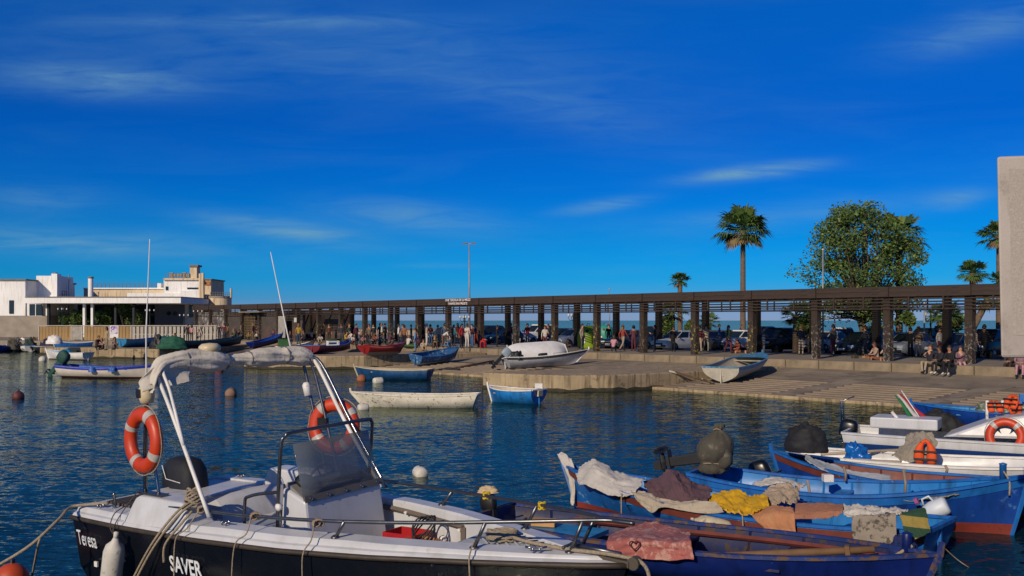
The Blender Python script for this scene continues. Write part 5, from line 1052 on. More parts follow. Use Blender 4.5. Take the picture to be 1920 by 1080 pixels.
cloth('shirt', 'peach shirt hanging over the side of the light blue boat', ct('peach', 'b07a56'), cg(A, [[(1408, 958, .68), (1450, 947, .66), (1488, 952, .68)], [(1412, 970, .90), (1452, 966, .91), (1490, 966, .91)], [(1436, 995, .95), (1462, 998, .96), (1492, 1000, .95)], [(1446, 1018, .97), (1472, 1015, .97), (1506, 1021, .97)]]), 8, .014, 3, 6, fold=(2.5, .6), group=GC)
cloth('towel', 'small pale yellow cloth under the peach shirt', ct('paleyellow', 'a8965c'), cg(A, [[(1424, 972, .925), (1444, 968, .925)], [(1432, 990, .935), (1449, 990, .935)], [(1444, 1010, .94), (1450, 1012, .94)]]), 8, .008, 3, 7, group=GC)
cloth('blanket', 'terracotta blanket folded over the gunwale right of the peach shirt', ct('terracotta', '96664e', wear='7c5140', wearamt=.3, wearscale=14), cg(A, [[(1492, 944, .6), (1536, 942, .6), (1581, 946, .6)], [(1490, 960, .86), (1535, 960, .87), (1580, 957, .86)], [(1489, 972, .93), (1532, 973, .93), (1570, 968, .93)]]), 8, .010, 4, 8, group=GC)
cloth('sheet', 'white sheet bunched along the gunwale right of the terracotta blanket', cw, cg(A, [[(1582, 946, .55), (1620, 948, .55), (1660, 950, .55), (1700, 954, .5)], [(1578, 956, .8), (1620, 958, .8), (1660, 957, .78), (1702, 958, .7)], [(1586, 968, .92), (1622, 970, .92), (1660, 964, .90), (1690, 962, .85)]]), 8, .025, 5, 9, group=GC)
spot = M('cloth_spotted', '8f8578', .95, .12, 4, bump=.3, bscale=60, wear='4d463e', wearamt=.5, wearscale=7)
cloth('towel', 'grey towel with dark stains hanging over the side of the light blue boat', spot, cg(A, [[(1600, 966, .90), (1640, 965, .90), (1679, 962, .88)], [(1598, 972, .95), (1640, 971, .95), (1680, 968, .93)], [(1597, 1000, .96), (1640, 1002, .96), (1681, 1000, .94)], [(1604, 1022, .97), (1645, 1029, .97), (1682, 1026, .95)]]), 8, .008, 3, 10, group=GC)
stm = ct('striped', '8b7a3e'); nt = stm.node_tree; bs = nt.nodes['Principled BSDF']; src = bs.inputs['Base Color'].links[0].from_socket
tcn = nt.nodes.new('ShaderNodeTexCoord'); mpn = nt.nodes.new('ShaderNodeMapping'); mpn.inputs['Rotation'].default_value = (0, 0, 0); nt.links.new(tcn.outputs['Object'], mpn.inputs[0])
wv = nt.nodes.new('ShaderNodeTexWave'); wv.wave_type = 'BANDS'; wv.bands_direction = 'Z'; wv.inputs['Scale'].default_value = 1.25; wv.inputs['Distortion'].default_value = .3; nt.links.new(mpn.outputs[0], wv.inputs[0])
rpn = nt.nodes.new('ShaderNodeValToRGB'); nt.links.new(wv.outputs[0], rpn.inputs[0]); rpn.color_ramp.elements[0].position = .5; rpn.color_ramp.elements[1].position = .54
mxn = nt.nodes.new('ShaderNodeMixRGB'); nt.links.new(rpn.outputs[0], mxn.inputs[0]); nt.links.new(src, mxn.inputs[1]); mxn.inputs[2].default_value = lin('20402e') + (1,); nt.links.new(mxn.outputs[0], bs.inputs['Base Color'])
cloth('towel', 'green and mustard striped towel hanging at the right end of the light blue boat', stm, cg(A, [[(1686, 962, .80), (1712, 955, .78), (1734, 952, .74)], [(1688, 970, .88), (1716, 964, .86), (1738, 962, .83)], [(1696, 995, .92), (1720, 990, .90), (1742, 984, .88)], [(1700, 1016, .94), (1724, 1008, .92), (1744, 998, .90)]]), 8, .01, 3, 11, group=GC)
cloth('cloth_heap', 'crumpled beige cloth heaped between the yellow oilskin and the bright blue boat', ct('beige2', 'a3917c'), cg(A, [[(1432, 918, -.35), (1465, 905, -.4), (1495, 912, -.4)], [(1428, 930, -.1), (1462, 922, -.1), (1500, 930, -.1)], [(1440, 946, .3), (1465, 940, .3), (1492, 944, .3)]]), 9, .04, 4, 12, group=GC)
t = fender('old white foam roll tied along the side of the light blue boat', A.wp(A.at(1306, 975, y=1.02)), A.wp(A.at(1372, 990, y=1.02)), .095, M('foam_roll', 'b5aa92', .9, .3, 5, bump=.5, wear='6e5f45', wearamt=.4, wearscale=8))
for i, (a, c) in enumerate((((1165, 925), (1165, 965)), ((1392, 966), (1393, 1000)))): rope_obj(['tan cord hanging down the side at the left of the light blue boat', 'white cord hanging down the side left of the peach shirt'][i], [A.wp(A.at(a[0], a[1], y=.88 if i else .8)), A.wp(A.at(c[0], (a[1] + c[1]) / 2, y=.93 if i else .84)), A.wp(A.at(c[0], c[1], y=.94 if i else .84))], .010, rope)
# dark blue boat: pink towel, pole, post, bundle
pink = ct('pink', '9c5a56', wear='b58a80', wearamt=.5, wearscale=7)
cloth('towel', 'faded pink towel with a heart draped over the dark blue boat', pink, cg(Bb, [[(1182, 986, .35), (1222, 978, .35), (1258, 986, .32), (1292, 996, .3)], [(1150, 1000, -.25), (1205, 996, -.2), (1250, 1002, -.2), (1294, 1006, -.2)], [(1138, 1012, -.84), (1200, 1010, -.88), (1250, 1014, -.90), (1296, 1014, -.92)], [(1138, 1032, -.92), (1198, 1030, -.95), (1250, 1034, -.96), (1298, 1034, -.97)], [(1142, 1046, -.93), (1198, 1048, -.97), (1250, 1050, -.98), (1300, 1050, -.98)]]), 8, .016, 4, 13, fold=(4, .5))
hr = MB(); pts = []
for k in range(24):
    a = 2 * math.pi * k / 24; pts.append(Bb.at(1190 + 8.6 * 16 * math.sin(a) ** 3 / 16 * 1.1, 1022 - 10 * (13 * math.cos(a) - 5 * math.cos(2 * a) - 2 * math.cos(3 * a) - math.cos(4 * a)) / 16, y=-.985))
hr.tube(pts, .009, 5, closed=True); ho = hr.build('heart_motif', M('heart_red', '5e2422', .95), bpy.data.objects['towel.003'] if 'towel.003' in bpy.data.objects else None, smooth=True)
tw = [o for o in bpy.data.objects if o.name.startswith('towel') and 'pink' in o.get('label', '')][0]; ho.parent = tw
ho.data.transform(Matrix.Translation(Bb.org) @ Bb.rot.to_4x4()); ho.data.transform(Matrix.Translation(-Vector(tw.location)))
def pole(label, p0, p1, r, mat, name='oar', blade=False):
    p0, p1 = Vector(p0), Vector(p1); t = thing(name, label, name, p0); b = MB(); d = p1 - p0; b.tube([(0, 0, 0), d * .5, d], [r, r, r * .8], 8); b.build('shaft', mat, t, smooth=True)
    b = MB(); q = d.to_track_quat('Z', 'Y').to_matrix(); b.box(d - d.normalized() * .3, (.14 if blade else r * 2.4, .03 if blade else r * 2.4, .6 if blade else .06), q); b.build('blade' if blade else 'end_cap', mat, t, bevel=.01); return t
pole('long brown wooden pole lying along the dark blue boat', Bb.wp(Bb.at(1300, 1046, y=-.45)), Bb.wp(Bb.at(1640, 1030, y=-.05)), .05, M('pole_wood', '6e5236', .8, .3, 4), 'wooden_pole')
b = MB(); p = Bb.wp(Bb.gun(.93, 1, 0, .02)); b.lathe([(0, -.1), (.055, -.1), (.055, .18), (.045, .2), (0, .2)], 12); o = b.build('mooring_post', navy2, Bb.t, smooth=True); o.location = Bb.gun(.94, 1, 0, .03)
rope_obj('thick pale rope tied at the right end of the dark blue boat', [Bb.wp(Bb.gun(.95, 1, .05)), W(1668, 1050, .40), W(1676, 1066, .25), W(1690, 1084, .1)], .02)
def heap(name, label, cat, loc, dims, mat, seed=0, amp=.18, rz=0, group=None, n=30):
    t = MB(); rows = []
    for i in range(n + 1):
        f = i / n * math.pi * .54; row = []
        for j in range(n):
            a = 2 * math.pi * j / n; q = Vector((math.sin(f) * math.cos(a), math.sin(f) * math.sin(a), max(0, math.cos(f)))); w = 1 + amp * mnoise.noise(q * 2.1 + Vector((seed, 0, 0))) + amp * .45 * mnoise.noise(q * 5.2 + Vector((0, seed, 0))) + .05 * (1 - 3 * abs(mnoise.noise(Vector((q.x * 4.5 + seed, q.y * 4.5, q.z * 1.2))))) ; row.append((q.x * dims[0] / 2 * w, q.y * dims[1] / 2 * w, q.z * dims[2] * w))
        rows.append(row)
    t.grid(rows, closed=True); o = t.build(name, mat, None, smooth=True); o.location = loc; o.rotation_euler = (0, 0, rz); return tag(o, label, cat, group)
heap('net_heap', 'dark blue net bundle at the right end of the dark blue boat', 'net', Bb.wp(Bb.at(1695, 1062, z=.30)), (.42, .4, .34), M('net_blue', '14265e', .8, .4, 12, bump=.9, bscale=30), 3, .4)
outboard(Bb.t, Bb.gun(0, 1, -.02) * Vector((1, 0, 1)) if False else Vector((Bb.X(0), 0, Bb.sheer(0))), 0, R(-8), .48, cover=black)
heap('foam_float', 'pale foam blocks on the motor behind the motorboat bow', 'float', Bb.wp((Bb.X(0) - .1, 0, Bb.sheer(0) + .25)), (.3, .2, .09), M('foam_pale', 'c2ab84', .9, .2, 6), 5, .25)
b = MB(); b.box((0, 0, .05), (.34, .16, .10)); o = b.build('plank', M('pale_plank', 'b58a58', .8, .2), None, bevel=.01); o.location = Bb.wp((Bb.X(.14), .0, Bb.sheer(.15) - .10)); o.rotation_euler = (0, 0, -.3); tag(o, 'short pale wooden block lying in the left end of the dark blue boat', 'plank')
b = MB(); b.box((0, 0, .03), (1.0, .6, .06)); o = b.build('stern_thwart', cyanp, Bb.t); o.location = (Bb.X(.20), 0, Bb.sheer(.2) - .16)
for k in range(5):
    b = MB(); b.box((Bb.X(.5), -.42 + k * .21, Bb.floor + .03), (3.2, .17, .025)); b.build('floorboard', dbrown, Bb.t)
for sg in (-1, 1):
    b = MB(); b.tube([Bb.gun(q / 12, sg, -.10, .125) for q in range(2, 12)], .035, 4); b.build('stringer', brownp, Bb.t)
# bright blue boat: wrapped tilted motor, jug, sheets, posts
def tilted_motor(bt, label_t=.02):
    org = Vector((bt.X(0) + .05, 0, bt.sheer(0) + .02)); outboard(bt.t, org, 0, R(78), 1.0, cowl=M('motor_wrap', '4a463c', .95, .3, 4, bump=.8, bscale=8, wear='6d675a', wearamt=.35, wearscale=4))
tilted_motor(Cb)
wrap = MATS['motor_wrap']
g = Cb.at(1338, 884, y=0)
tp = thing('tarp', 'grey green tarpaulin tied like a sack over the raised motor of the bright blue boat', 'tarpaulin', Cb.wp(Cb.at(1340, 886, y=.0)), .4)
b = MB(); rows = []
for (z, r, pl) in ((0, .20, .10), (.05, .25, .14), (.11, .24, .10), (.17, .205, .16), (.22, .25, .12), (.32, .295, .07), (.44, .30, .05), (.56, .265, .06), (.64, .19, .12), (.70, .095, .25), (.735, .055, .25), (.78, .085, .3), (.83, .075, .3), (.85, .01, 0)):
    rows.append([Vector((math.cos(a) * 1.06, math.sin(a) * .9, 0)) * r * (1 + pl * (1 - 3 * abs(mnoise.noise(Vector((math.cos(a) * 2.6, math.sin(a) * 2.6, z * 2.0))))) + .12 * mnoise.noise(Vector((math.cos(a), math.sin(a), z * 3 + 4)))) + Vector((.10 * z - .03 * math.sin(z * 6), .02, z + .02 * mnoise.noise(Vector((a, z * 4, 1))))) for a in [2 * math.pi * k / 40 for k in range(40)]])
b.grid(rows, closed=True); b.build('wrap', wrap, tp, smooth=True)
for z, r in ((.165, .225), (.735, .07)):
    b = MB(); b.tube([Vector((math.cos(a) * r * 1.06 + .10 * z, math.sin(a) * r * .95 + .02, z + .02 * math.sin(2 * a))) for a in [2 * math.pi * k / 20 for k in range(20)]], .010, 5, closed=True); b.build('lashing', rope, tp, smooth=True)
jm = M('jug_white', 'c3ccd6', .45, .1, 4); p = Cb.wp(Cb.at(1752, 956, y=-.98)); t = thing('plastic_jug', 'translucent white plastic jug hung as a fender on the bright blue boat', 'jug', p, Cb.rz); b = MB(); q = Matrix.Rotation(R(62), 3, 'Y')
b.lathe([(0, -.20), (.10, -.20), (.13, -.17), (.135, .02), (.11, .12), (.05, .20), (.05, .24), (0, .24)], 14, (0, 0, 0), Matrix.Rotation(R(-118), 3, 'Y')); b.build('body', jm, t, smooth=True)
b = MB(); b.tube([(-.02, 0, .13), (-.08, 0, .19), (-.17, 0, .14), (-.15, 0, .06)], .016, 6); b.build('handle', jm, t, smooth=True); b = MB(); b.lathe([(0, 0), (.052, 0), (.052, .05), (0, .05)], 10, (-.22, 0, .115), Matrix.Rotation(R(-118), 3, 'Y')); b.build('cap', M('cap_pink', '9a4f86', .5), t)
rope_obj('cord holding the white jug to the bright blue gunwale', [Cb.wp(Cb.at(1740, 935, y=-.86)), Cb.wp(Cb.at(1748, 938, y=-.92)), p + Vector((0, 0, .16))], .008)
cloth('net', 'pale folded net lying along the near side of the bright blue boat', ct('net', '8f877d', wear='6d655c', wearamt=.4, wearscale=12), cg(Cb, [[(1650, 934, -.2), (1700, 926, -.2), (1745, 922, -.2), (1794, 914, -.1)], [(1645, 938, -.5), (1700, 934, -.5), (1748, 929, -.5), (1796, 920, -.3)], [(1640, 941, -.72), (1700, 940, -.72), (1750, 934, -.7), (1798, 926, -.5)]]), 8, .02, 5, 14)
cloth('paper_sheet', 'white card sheets lying in the left end of the bright blue boat', cw, cg(Cb, [[(1410, 908, -.1), (1445, 894, -.1), (1512, 906, -.1)], [(1425, 912, -.4), (1465, 905, -.4), (1508, 912, -.4)]]), 7, .02, 3, 15)
b = MB(); b.box((0, 0, .06), (.16, .16, .12)); o = b.build('foam_block', whitep, None, bevel=.01); o.location = Cb.wp(Cb.at(1552, 903, y=.2)); tag(o, 'small white foam block on the bright blue boat thwart', 'block')
for i, (px, py0, py1, y) in enumerate(((1517, 945, 900, -.75), (1585, 902, 875, .7), (1697, 930, 880, -.35), (1775, 886, 872, .6))):
    p = Cb.at(px, py0, y=y); q = Cb.at(px - 3, py1, y=y); b = MB(); b.tube([p, (p + q) / 2 + Vector((.02, 0, 0)), q], .022, 7); b.build('thole_pin', M('thole_wood', '8a7d6c', .8, .3, 6), Cb.t, smooth=True)
b = MB(); b.lathe([(0, -.05), (.05, -.05), (.05, .2), (.06, .22), (0, .24)], 10); o = b.build('bow_bitt', azure, Cb.t, smooth=True); o.location = (Cb.X(.95), 0, Cb.sheer(.95))
rope_obj('rope tied round the bow bitt of the bright blue boat', [Cb.wp((Cb.X(.95), .06, Cb.sheer(.95) + .1)), Cb.wp((Cb.X(.955), -.08, Cb.sheer(.95) + .1)), Cb.wp((Cb.X(.97), -.16, Cb.sheer(.95) - .02)), Cb.wp((Cb.X(.97), -.17, Cb.sheer(.95) - .22))], .014)
rope_obj('thin line slanting into the water below the striped towel', [Cb.wp(Cb.at(1742, 1000, y=-.9)), W(1790, 1045, .1), W(1820, 1066, -.02)], .006)
# boat with hood
hood = M('black_hood', '191a1e', .75, .4, 4, bump=.8, bscale=9)
heap('motor_hood', 'black rounded hood over the left end of the red straked boat', 'cover', Db.wp(Db.at(1512, 846, y=-.05)), (.74, .58, .50), hood, 7, .22, Db.rz)
outboard(Db.t, Vector((Db.X(1.0) + .1, .1, .25)), R(180), R(-20), .8)
cloth('sheet', 'pale blue grey sheet stretched along the red straked boat', ct('greyblue', '9ea3a8'), cg(Db, [[(1510, 852, .1), (1548, 866, .15), (1600, 882, .2), (1668, 890, .2)], [(1512, 862, .45), (1560, 882, .5), (1610, 896, .5), (1672, 900, .5)], [(1530, 872, .6), (1580, 896, .68), (1630, 906, .72), (1676, 904, .72)]]), 8, .02, 4, 16)
# white open boat: oars, bag, cloth, life jacket
pole('worn oar lying in the left end of the white open boat', Eb.wp(Eb.at(1540, 852, z=.50)), Eb.wp(Eb.at(1700, 842, z=.56)), .03, M('oar_wood', 'a39681', .7, .2), 'oar', True)
pole('second oar lying below the first in the white open boat', Eb.wp(Eb.at(1545, 860, z=.48)), Eb.wp(Eb.at(1690, 866, z=.52)), .03, MATS['oar_wood'], 'oar', True)
heap('plastic_bag', 'shiny blue plastic bag in the white open boat', 'bag', Eb.wp(Eb.at(1606, 866, y=-.4)), (.46, .40, .36), M('bag_plastic', '1560b0', .15, .25, 4, bump=.6, bscale=12), 13, .45)
cloth('sheet', 'beige tarpaulin hung like a tent in the white open boat', ct('tarp', '8f8779'), cg(Eb, [[(1700, 815, .25), (1725, 808, .1), (1752, 812, .1)], [(1690, 838, -.2), (1724, 830, -.2), (1756, 834, -.2)], [(1672, 852, -.6), (1700, 862, -.62), (1752, 858, -.6)]]), 9, .03, 4, 17, fold=(4, .8))
def jacket(label, loc, rz, s=1.0, lean=0):
    t = thing('life_jacket', label, 'life jacket', loc, rz, 'orange life jackets', lean); om = M('jacket_orange', 'd8501a', .75, .2, 5, bump=.4, bscale=10)
    for sx in (-1, 1): 
        b = MB(); rows = []
        for (z, x, w, dpt) in ((0, .13, .10, .07), (.12, .14, .12, .09), (.28, .14, .11, .09), (.40, .12, .08, .07), (.50, .08, .05, .05)): rows.append([(sx * x * s + math.cos(a) * w * s, math.sin(a) * dpt * s, z * s) for a in [2 * math.pi * k / 10 for k in range(10)]])
        b.grid(rows, closed=True); b.add(rows[0], [tuple(range(10))]); b.add(rows[-1], [tuple(range(10))]); b.build('float_panel', om, t, smooth=True)
    b = MB(); b.tube([(-.08 * s, .02, .48 * s), (0, .10 * s, .54 * s), (.08 * s, .02, .48 * s)], .05 * s, 8); b.build('collar', om, t, smooth=True)
    for z in (.12, .30): b = MB(); b.box((0, -.10 * s, z * s), (.50 * s, .02, .035)); b.build('strap', black, t)
jacket('orange life jacket hanging against the beige tarpaulin', Eb.wp(Eb.at(1735, 870, y=-.55)), Eb.rz, .8)
# cruiser: cabin, portholes, ladder, flag, rods, things on the roof
cm = MB(); x0 = Fb.at(1790, 790, y=-.85).x; pr = [(-.25, .74), (.05, .86), (.75, 1.16), (1.5, 1.30), (3.4, 1.28), (3.9, .85)]
for sg in (-1, 1): pass
vs = [(x0 + x, -.85 + .25 * max(0, (z - .9)), z) for x, z in pr] + [(x0 + x, .85 - .25 * max(0, (z - .9)), z) for x, z in pr]
cm.add(vs, [tuple(range(6)), tuple(range(6, 12))] + [(i, (i + 1) % 6, 6 + (i + 1) % 6, 6 + i) for i in range(6)]); cm.build('cabin', white, Fb.t, bevel=.05)
for (xx, zz, r) in ((.95, 1.0, .14),):
    b = MB(); K = 20; b.tube([(x0 + xx + r * math.cos(2 * math.pi * k / K), -.84 + .25 * (zz - .9), zz + r * math.sin(2 * math.pi * k / K)) for k in range(K)], .03, 6, closed=True); b.build('porthole_ring', M('ring_blue', '27344f', .5), Fb.t, smooth=True)
b = MB(); b.box((x0 + 1.85, -.80, 1.04), (.62, .02, .26), (R(-14), 0, 0)); b.build('side_window', gl, Fb.t, bevel=.008)
life_ring('orange life ring hung on the cabin side of the white cruiser', Fb.wp(Fb.at(1885, 818, y=-.98)), Fb.rot @ Matrix.Rotation(R(82), 3, 'X'), .29, .08)
b = MB(); 
for sg in (-.13, .13): b.tube([(Fb.X(0) - .30, sg + .5, .25), (Fb.X(0) - .36, sg + .5, 1.30), (Fb.X(0) - .10, sg + .5, 1.42)], .016, 6)
for k in range(5): b.tube([(Fb.X(0) - .33, .37, .35 + k * .2), (Fb.X(0) - .33, .63, .35 + k * .2)], .013, 6)
b.build('ladder', chrome, Fb.t, smooth=True)
outboard(Fb.t, Vector((Fb.X(0), .05, .50)), 0, R(8), .8)
b = MB(); p = Fb.at(1700, 806, y=-.1); q = Fb.at(1672, 772, y=-.1); b.tube([p, q], [.035, .035], 8); b.build('rod_holder', whitep, Fb.t, smooth=True)
fp = Fb.wp(Fb.at(1740, 806, y=.4)); ftop = Fb.wp(Fb.at(1690, 732, y=.4)); fl = thing('flag', 'green white and red striped flag drooping on a staff at the cruiser stern', 'flag', fp)
b = MB(); b.tube([(0, 0, 0), ftop - fp], [.014, .010], 6); b.build('staff', whitep, fl, smooth=True)
d = ftop - fp
for k, m_ in enumerate((M('flag_green', '14693c', .8), M('flag_white', 'bfbdb8', .8), M('flag_red', '9a1f2a', .8))):
    b = MB(); rows = []
    for i in range(9):
        f = i / 8; rows.append([Vector(d) * (1.0 - f * .85) + Vector((-.16 + .12 * (k + j) * (1 if True else 0) * (.35 + f) + .02 * math.sin(f * 7 + k), .02 * math.sin(f * 9 + j + k * 2), -.05 - .02 * (3 - k))) for j in (0, 1)])
    b.grid(rows); b.build('stripe', m_, fl, smooth=True, solid=.004)
for i, (px, py) in enumerate(((1868, 772), (1892, 766), (1905, 776))): jacket(['orange life jacket lying at the left on the cruiser cabin roof', 'orange life jacket in the middle of the cruiser cabin roof', 'orange life jacket at the right on the cruiser cabin roof'][i], Fb.wp(Fb.at(px, py, y=-.25 + .15 * i)), Fb.rz + (.3, -.5, .8)[i], .62, R(-50 + 20 * i))
for i, px in enumerate((1851, 1880)):
    p = Fb.at(px, 770, y=.3); b = MB(); b.tube([p - Vector((0, 0, .25)), p + Vector((0, 0, .22))], .035, 8); b.build('roof_post', whitep, Fb.t, smooth=True)
b = MB(); b.box((x0 - 1.1, .2, .92), (1.4, .9, .24)); b.build('engine_box', white, Fb.t, bevel=.03)
heap('cover', 'dark cover lying behind the cruiser engine box', 'cover', Fb.wp((x0 - .5, .75, .72)), (.9, .5, .45), hood, 17, .2, Fb.rz)
# nets in the boat by the slipway
heap('net_heap', 'green and white net heap in the small blue boat by the slipway', 'net', Gb.wp((-.3, 0, .38)), (2.0, .9, .36), M('net_green', '5f6f5a', .9, .5, 9, wear='a9a690', wearamt=.5, wearscale=10, bump=.8), 19, .45, Gb.rz)
b = MB(); b.box((-.6, 0, .78), (.3, .06, .45)); b.box((-.6, 0, .82), (.12, .30, .12)); b.build('net_hauler', azure, Gb.t, bevel=.02)

# ------------------------------------------------------------------ boats on the water further out
wbp = M('boat_white_worn', 'd3cbb8', .6, .15, 3, wear='5a5246', wearamt=.34, wearscale=8); bw2 = M('boat_blue_worn', '2c5f90', .55, .25, 3, wear='9aa5a8', wearamt=.36, wearscale=5); creamr = M('rim_cream', 'b9a98a', .6, .2, 5); redp = M('boat_red', '8e1c20', .35, .2, 3); wredb = M('bottom_brown', '54261f', .7)
WH = Boat('long white boat with badly flaked paint floating in mid harbour', W(893, 764)[:2], W(668, 762)[:2], 1.3, .44, bow_up=.10, stern_up=.06, tw=.85, p=2.4, rake=.5, out=wbp, bot=wbp, inn=wbp, rim=wbp, strake=None, thw=3)
BS = Boat('short blue dinghy with white rim floating below the concrete pier', (W(1010, 757)[:2]), W(918, 752)[:2], 1.35, .50, bow_up=.12, stern_up=.04, tw=.85, p=2.4, rake=.2, out=paint('midblue', '1d72b8', '8f9a9c', .25), bot=paint('midblue', '1d72b8'), inn=creamr, rim=whitep, thw=2)
b = MB(); b.box((BS.X(0) - .06, 0, .40), (.08, .34, .24)); b.build('motor_pad', creamr, BS.t, bevel=.02)
DB = Boat('dark blue rowing boat with a cream rim moored below the red boat', W(806, 712)[:2], W(668, 710)[:2], 1.5, .52, bow_up=.16, stern_up=.04, tw=.8, p=2.5, rake=.3, out=paint('petrol', '1d4a78', '3f6a90', .25), bot=paint('petrol', '1d4a78'), inn=creamr, rim=creamr, thw=3)
LW = Boat('white rowing boat with blue gunwale and red waterline at left, behind the antenna', W(118, 707)[:2], W(300, 710)[:2], 1.7, .60, bow_up=.22, stern_up=.10, tw=.75, p=2.5, rake=.3, out=M('boat_cream', 'cfc3b4', .5, .12, 3), bot=wredb, inn=azin, rim=paint('royal', '2438a0'), strake=paint('royal', '2438a0'), thw=3, zb=.10)
outboard(LW.t, Vector((LW.X(0), 0, LW.sheer(0))), 0, R(40), 1.35, cover=M('cover_green', '14423a', .7, .3, 3), leg=MATS['cover_green'])
for i, tt in enumerate((.42, .62)): p = LW.wp(LW.gun(tt, -1, -.12, -.06)); heap('rag', ['blue rag hung on the side of the white boat at left', 'blue rag hung nearer the bow of the white boat at left'][i], 'rag', p - Vector((0, .03, .12)), (.42, .2, .28), paint('rag', '2358a8'), 20 + i, .3)
LS = Boat('small white boat with cyan cover moored in front of the left pier', W(165, 675)[:2], W(88, 673)[:2], 1.4, .55, bow_up=.25, stern_up=.05, tw=.8, out=whitep, bot=wredb, inn=cyanp, rim=whitep, thw=2)
heap('cover', 'cyan cover lying in the small white boat by the left pier', 'cover', LS.wp((.2, 0, .38)), (1.6, 1.0, .42), cyanp, 23, .2, LS.rz)
heap('cover', 'dark green bundle at the stern of the small white boat by the left pier', 'cover', LS.wp((-1.0, 0, .38)), (.7, .8, .4), M('bundle_green', '26352f', .9), 24, .3)
far = [((20, 652), (-16, 654), blue2, 'blue boat at the far left edge of the harbour'), ((58, 653), (40, 651), whitep, 'white boat in the crowded far left moorings, left one'), ((92, 655), (70, 651), black, 'dark boat with motors in the far left moorings'), ((176, 648), (112, 646), whitep, 'white boat drawn up behind the left pier, with a tent cover'), ((172, 655), (100, 656), azure, 'blue boat lying behind the left pier'), ((140, 651), (98, 649), cyanp, 'cyan boat lying beyond the left pier')]
for (a, c, m_, lab) in far: Boat(lab, W(*a, .35)[:2], W(*c, .35)[:2], 1.6, .55, z=.0 if a[0] < 95 else .45, bow_up=.3, tw=.75, out=m_, bot=wredb, inn=m_, rim=whitep if m_ is not whitep else azure, thw=2)
for i in range(7):
    px = (24, 35, 44, 55, 66, 78, 88)[i]; p = W(px, 650 - (i % 3), .5); heap('mooring_clutter', ['grey covered motor in the far left moorings by the blue boat', 'black motor cover in the far left moorings', 'white float bundle in the far left moorings', 'green tarp bundle in the far left moorings', 'brown net bundle in the far left moorings', 'black tarp bundle beside the dark boat far left', 'purple bundle at the right end of the far left moorings'][i], 'bundle', p - Vector((0, 0, .3)), (1.3, .9, 1.0), [MATS['motor_wrap'], black, whitep, MATS['bundle_green'], dbrown, hood, M('bundle_purple', '2c2238', .9)][i], 40 + i, .4)
b = heap('tent_cover', 'small white tent cover on the boat behind the left pier', 'cover', W(102, 645, 1.0), (1.5, 1.1, .8), whitep, 60, .15)

# ------------------------------------------------------------------ boats on the slipway and piers
def G(px, py):                             # point of the quay surface on that sight line
    lo = 20.0
    for k in range(4000):
        d = lo + k * .03; p = Wd(px, py, d); s_, D_ = sD(p.x, p.y); g = 0
        if D_ >= 33.2: g = slope_z(D_)
        if (-36.6 < s_ < -31.0 and D_ > 29.3): g = max(g, .74)
        if (-62.6 < s_ < -56.2 and D_ > 29.4): g = max(g, .86)
        if p.y > 83 and -44 < p.x < -26 and D_ < 45: g = max(g, .8)
        if p.y > 101: g = max(g, 1.08)
        if p.z <= g: return Vector((p.x, p.y, g))
    return Wd(px, py, 100)
def ashore(label, stern, bow, B, dz=.16, **k):
    a, c = G(*stern), G(*bow); L_ = math.hypot(c.x - a.x, c.y - a.y); pitch = math.degrees(math.atan2(c.z - a.z, L_)); k.setdefault('group', 'boats pulled up on the quay')
    return Boat(label, a[:2], c[:2], B, z=(a.z + c.z) / 2 + dz, pitch=pitch, **k)
RB = ashore('red boat with flat bow pulled up on the slipway', (683, 684), (756, 668), 1.6, F=.42, bow_up=.25, tw=.9, p=2.6, rake=.5, out=redp, bot=M('red_bottom', '9a8f86', .6), inn=redp, rim=redp, strake=M('strake_pale', 'a8544e', .4), thw=2, zb=.04, deckf=.3, roll=-4)
BW = ashore('blue and white boat with peeling paint tilted on the slipway beside the red boat', (778, 689), (856, 677), 1.4, F=.50, bow_up=.25, tw=.8, out=bw2, bot=whitep, inn=bw2, rim=bw2, thw=2, zb=.10, roll=10, dz=.22)
SP = ashore('white speedboat with a black motor lying on the concrete pier', (948, 695), (1096, 683), 1.75, F=.42, name='speedboat', bow_up=.28, tw=.9, p=2.3, rake=.9, out=white, bot=white, inn=white, rim=whitep, thw=1, deckf=.45, roll=-8, vee=.25, strake=M('groove_dark', '3a3a3c', .5), group='white motor boats in the harbour', dz=.20)
outboard(SP.t, Vector((SP.X(0) + .05, 0, SP.sheer(0))), 0, R(50), 1.1, cover=M('cowl_grey', '8d9aa2', .5))
heap('motor_cover', 'black bundle of straps at the stern of the white speedboat', 'cover', SP.wp((SP.X(.12), -.5, .35)), (.75, .55, .5), black, 31, .4)
b = MB(); b.box((0, 0, .12), (.5, .35, .24)); o = b.build('seat', black, SP.t, bevel=.05); o.location = (SP.X(.46), -.25, SP.sheer(.46) - .02)
b = MB(); b.tube([SP.gun(t_, -1, .10, .05) for t_ in (.55, .65, .75, .85, .93)], .012, 6)
for t_ in (.56, .70, .84): b.tube([SP.gun(t_, -1, .0, .05), SP.gun(t_, -1, .10, .05)], .010, 5)
b.build('deck_rail', dsteel, SP.t)
UP = ashore('white dinghy turned upside down on the pier behind the speedboat', (952, 682), (1062, 672), 1.75, dz=.90, F=.62, name='dinghy', draft=.34, bow_up=.12, tw=.9, p=3.2, rake=.2, full=.6, out=M('hull_greywhite', 'dddbd7', .6, .10, 3), bot=M('hull_greywhite', 'b5b3ae'), inn=whitep, rim=whitep, thw=2, roll=180)
UP.t.rotation_euler = (R(172), R(-3), UP.rz)
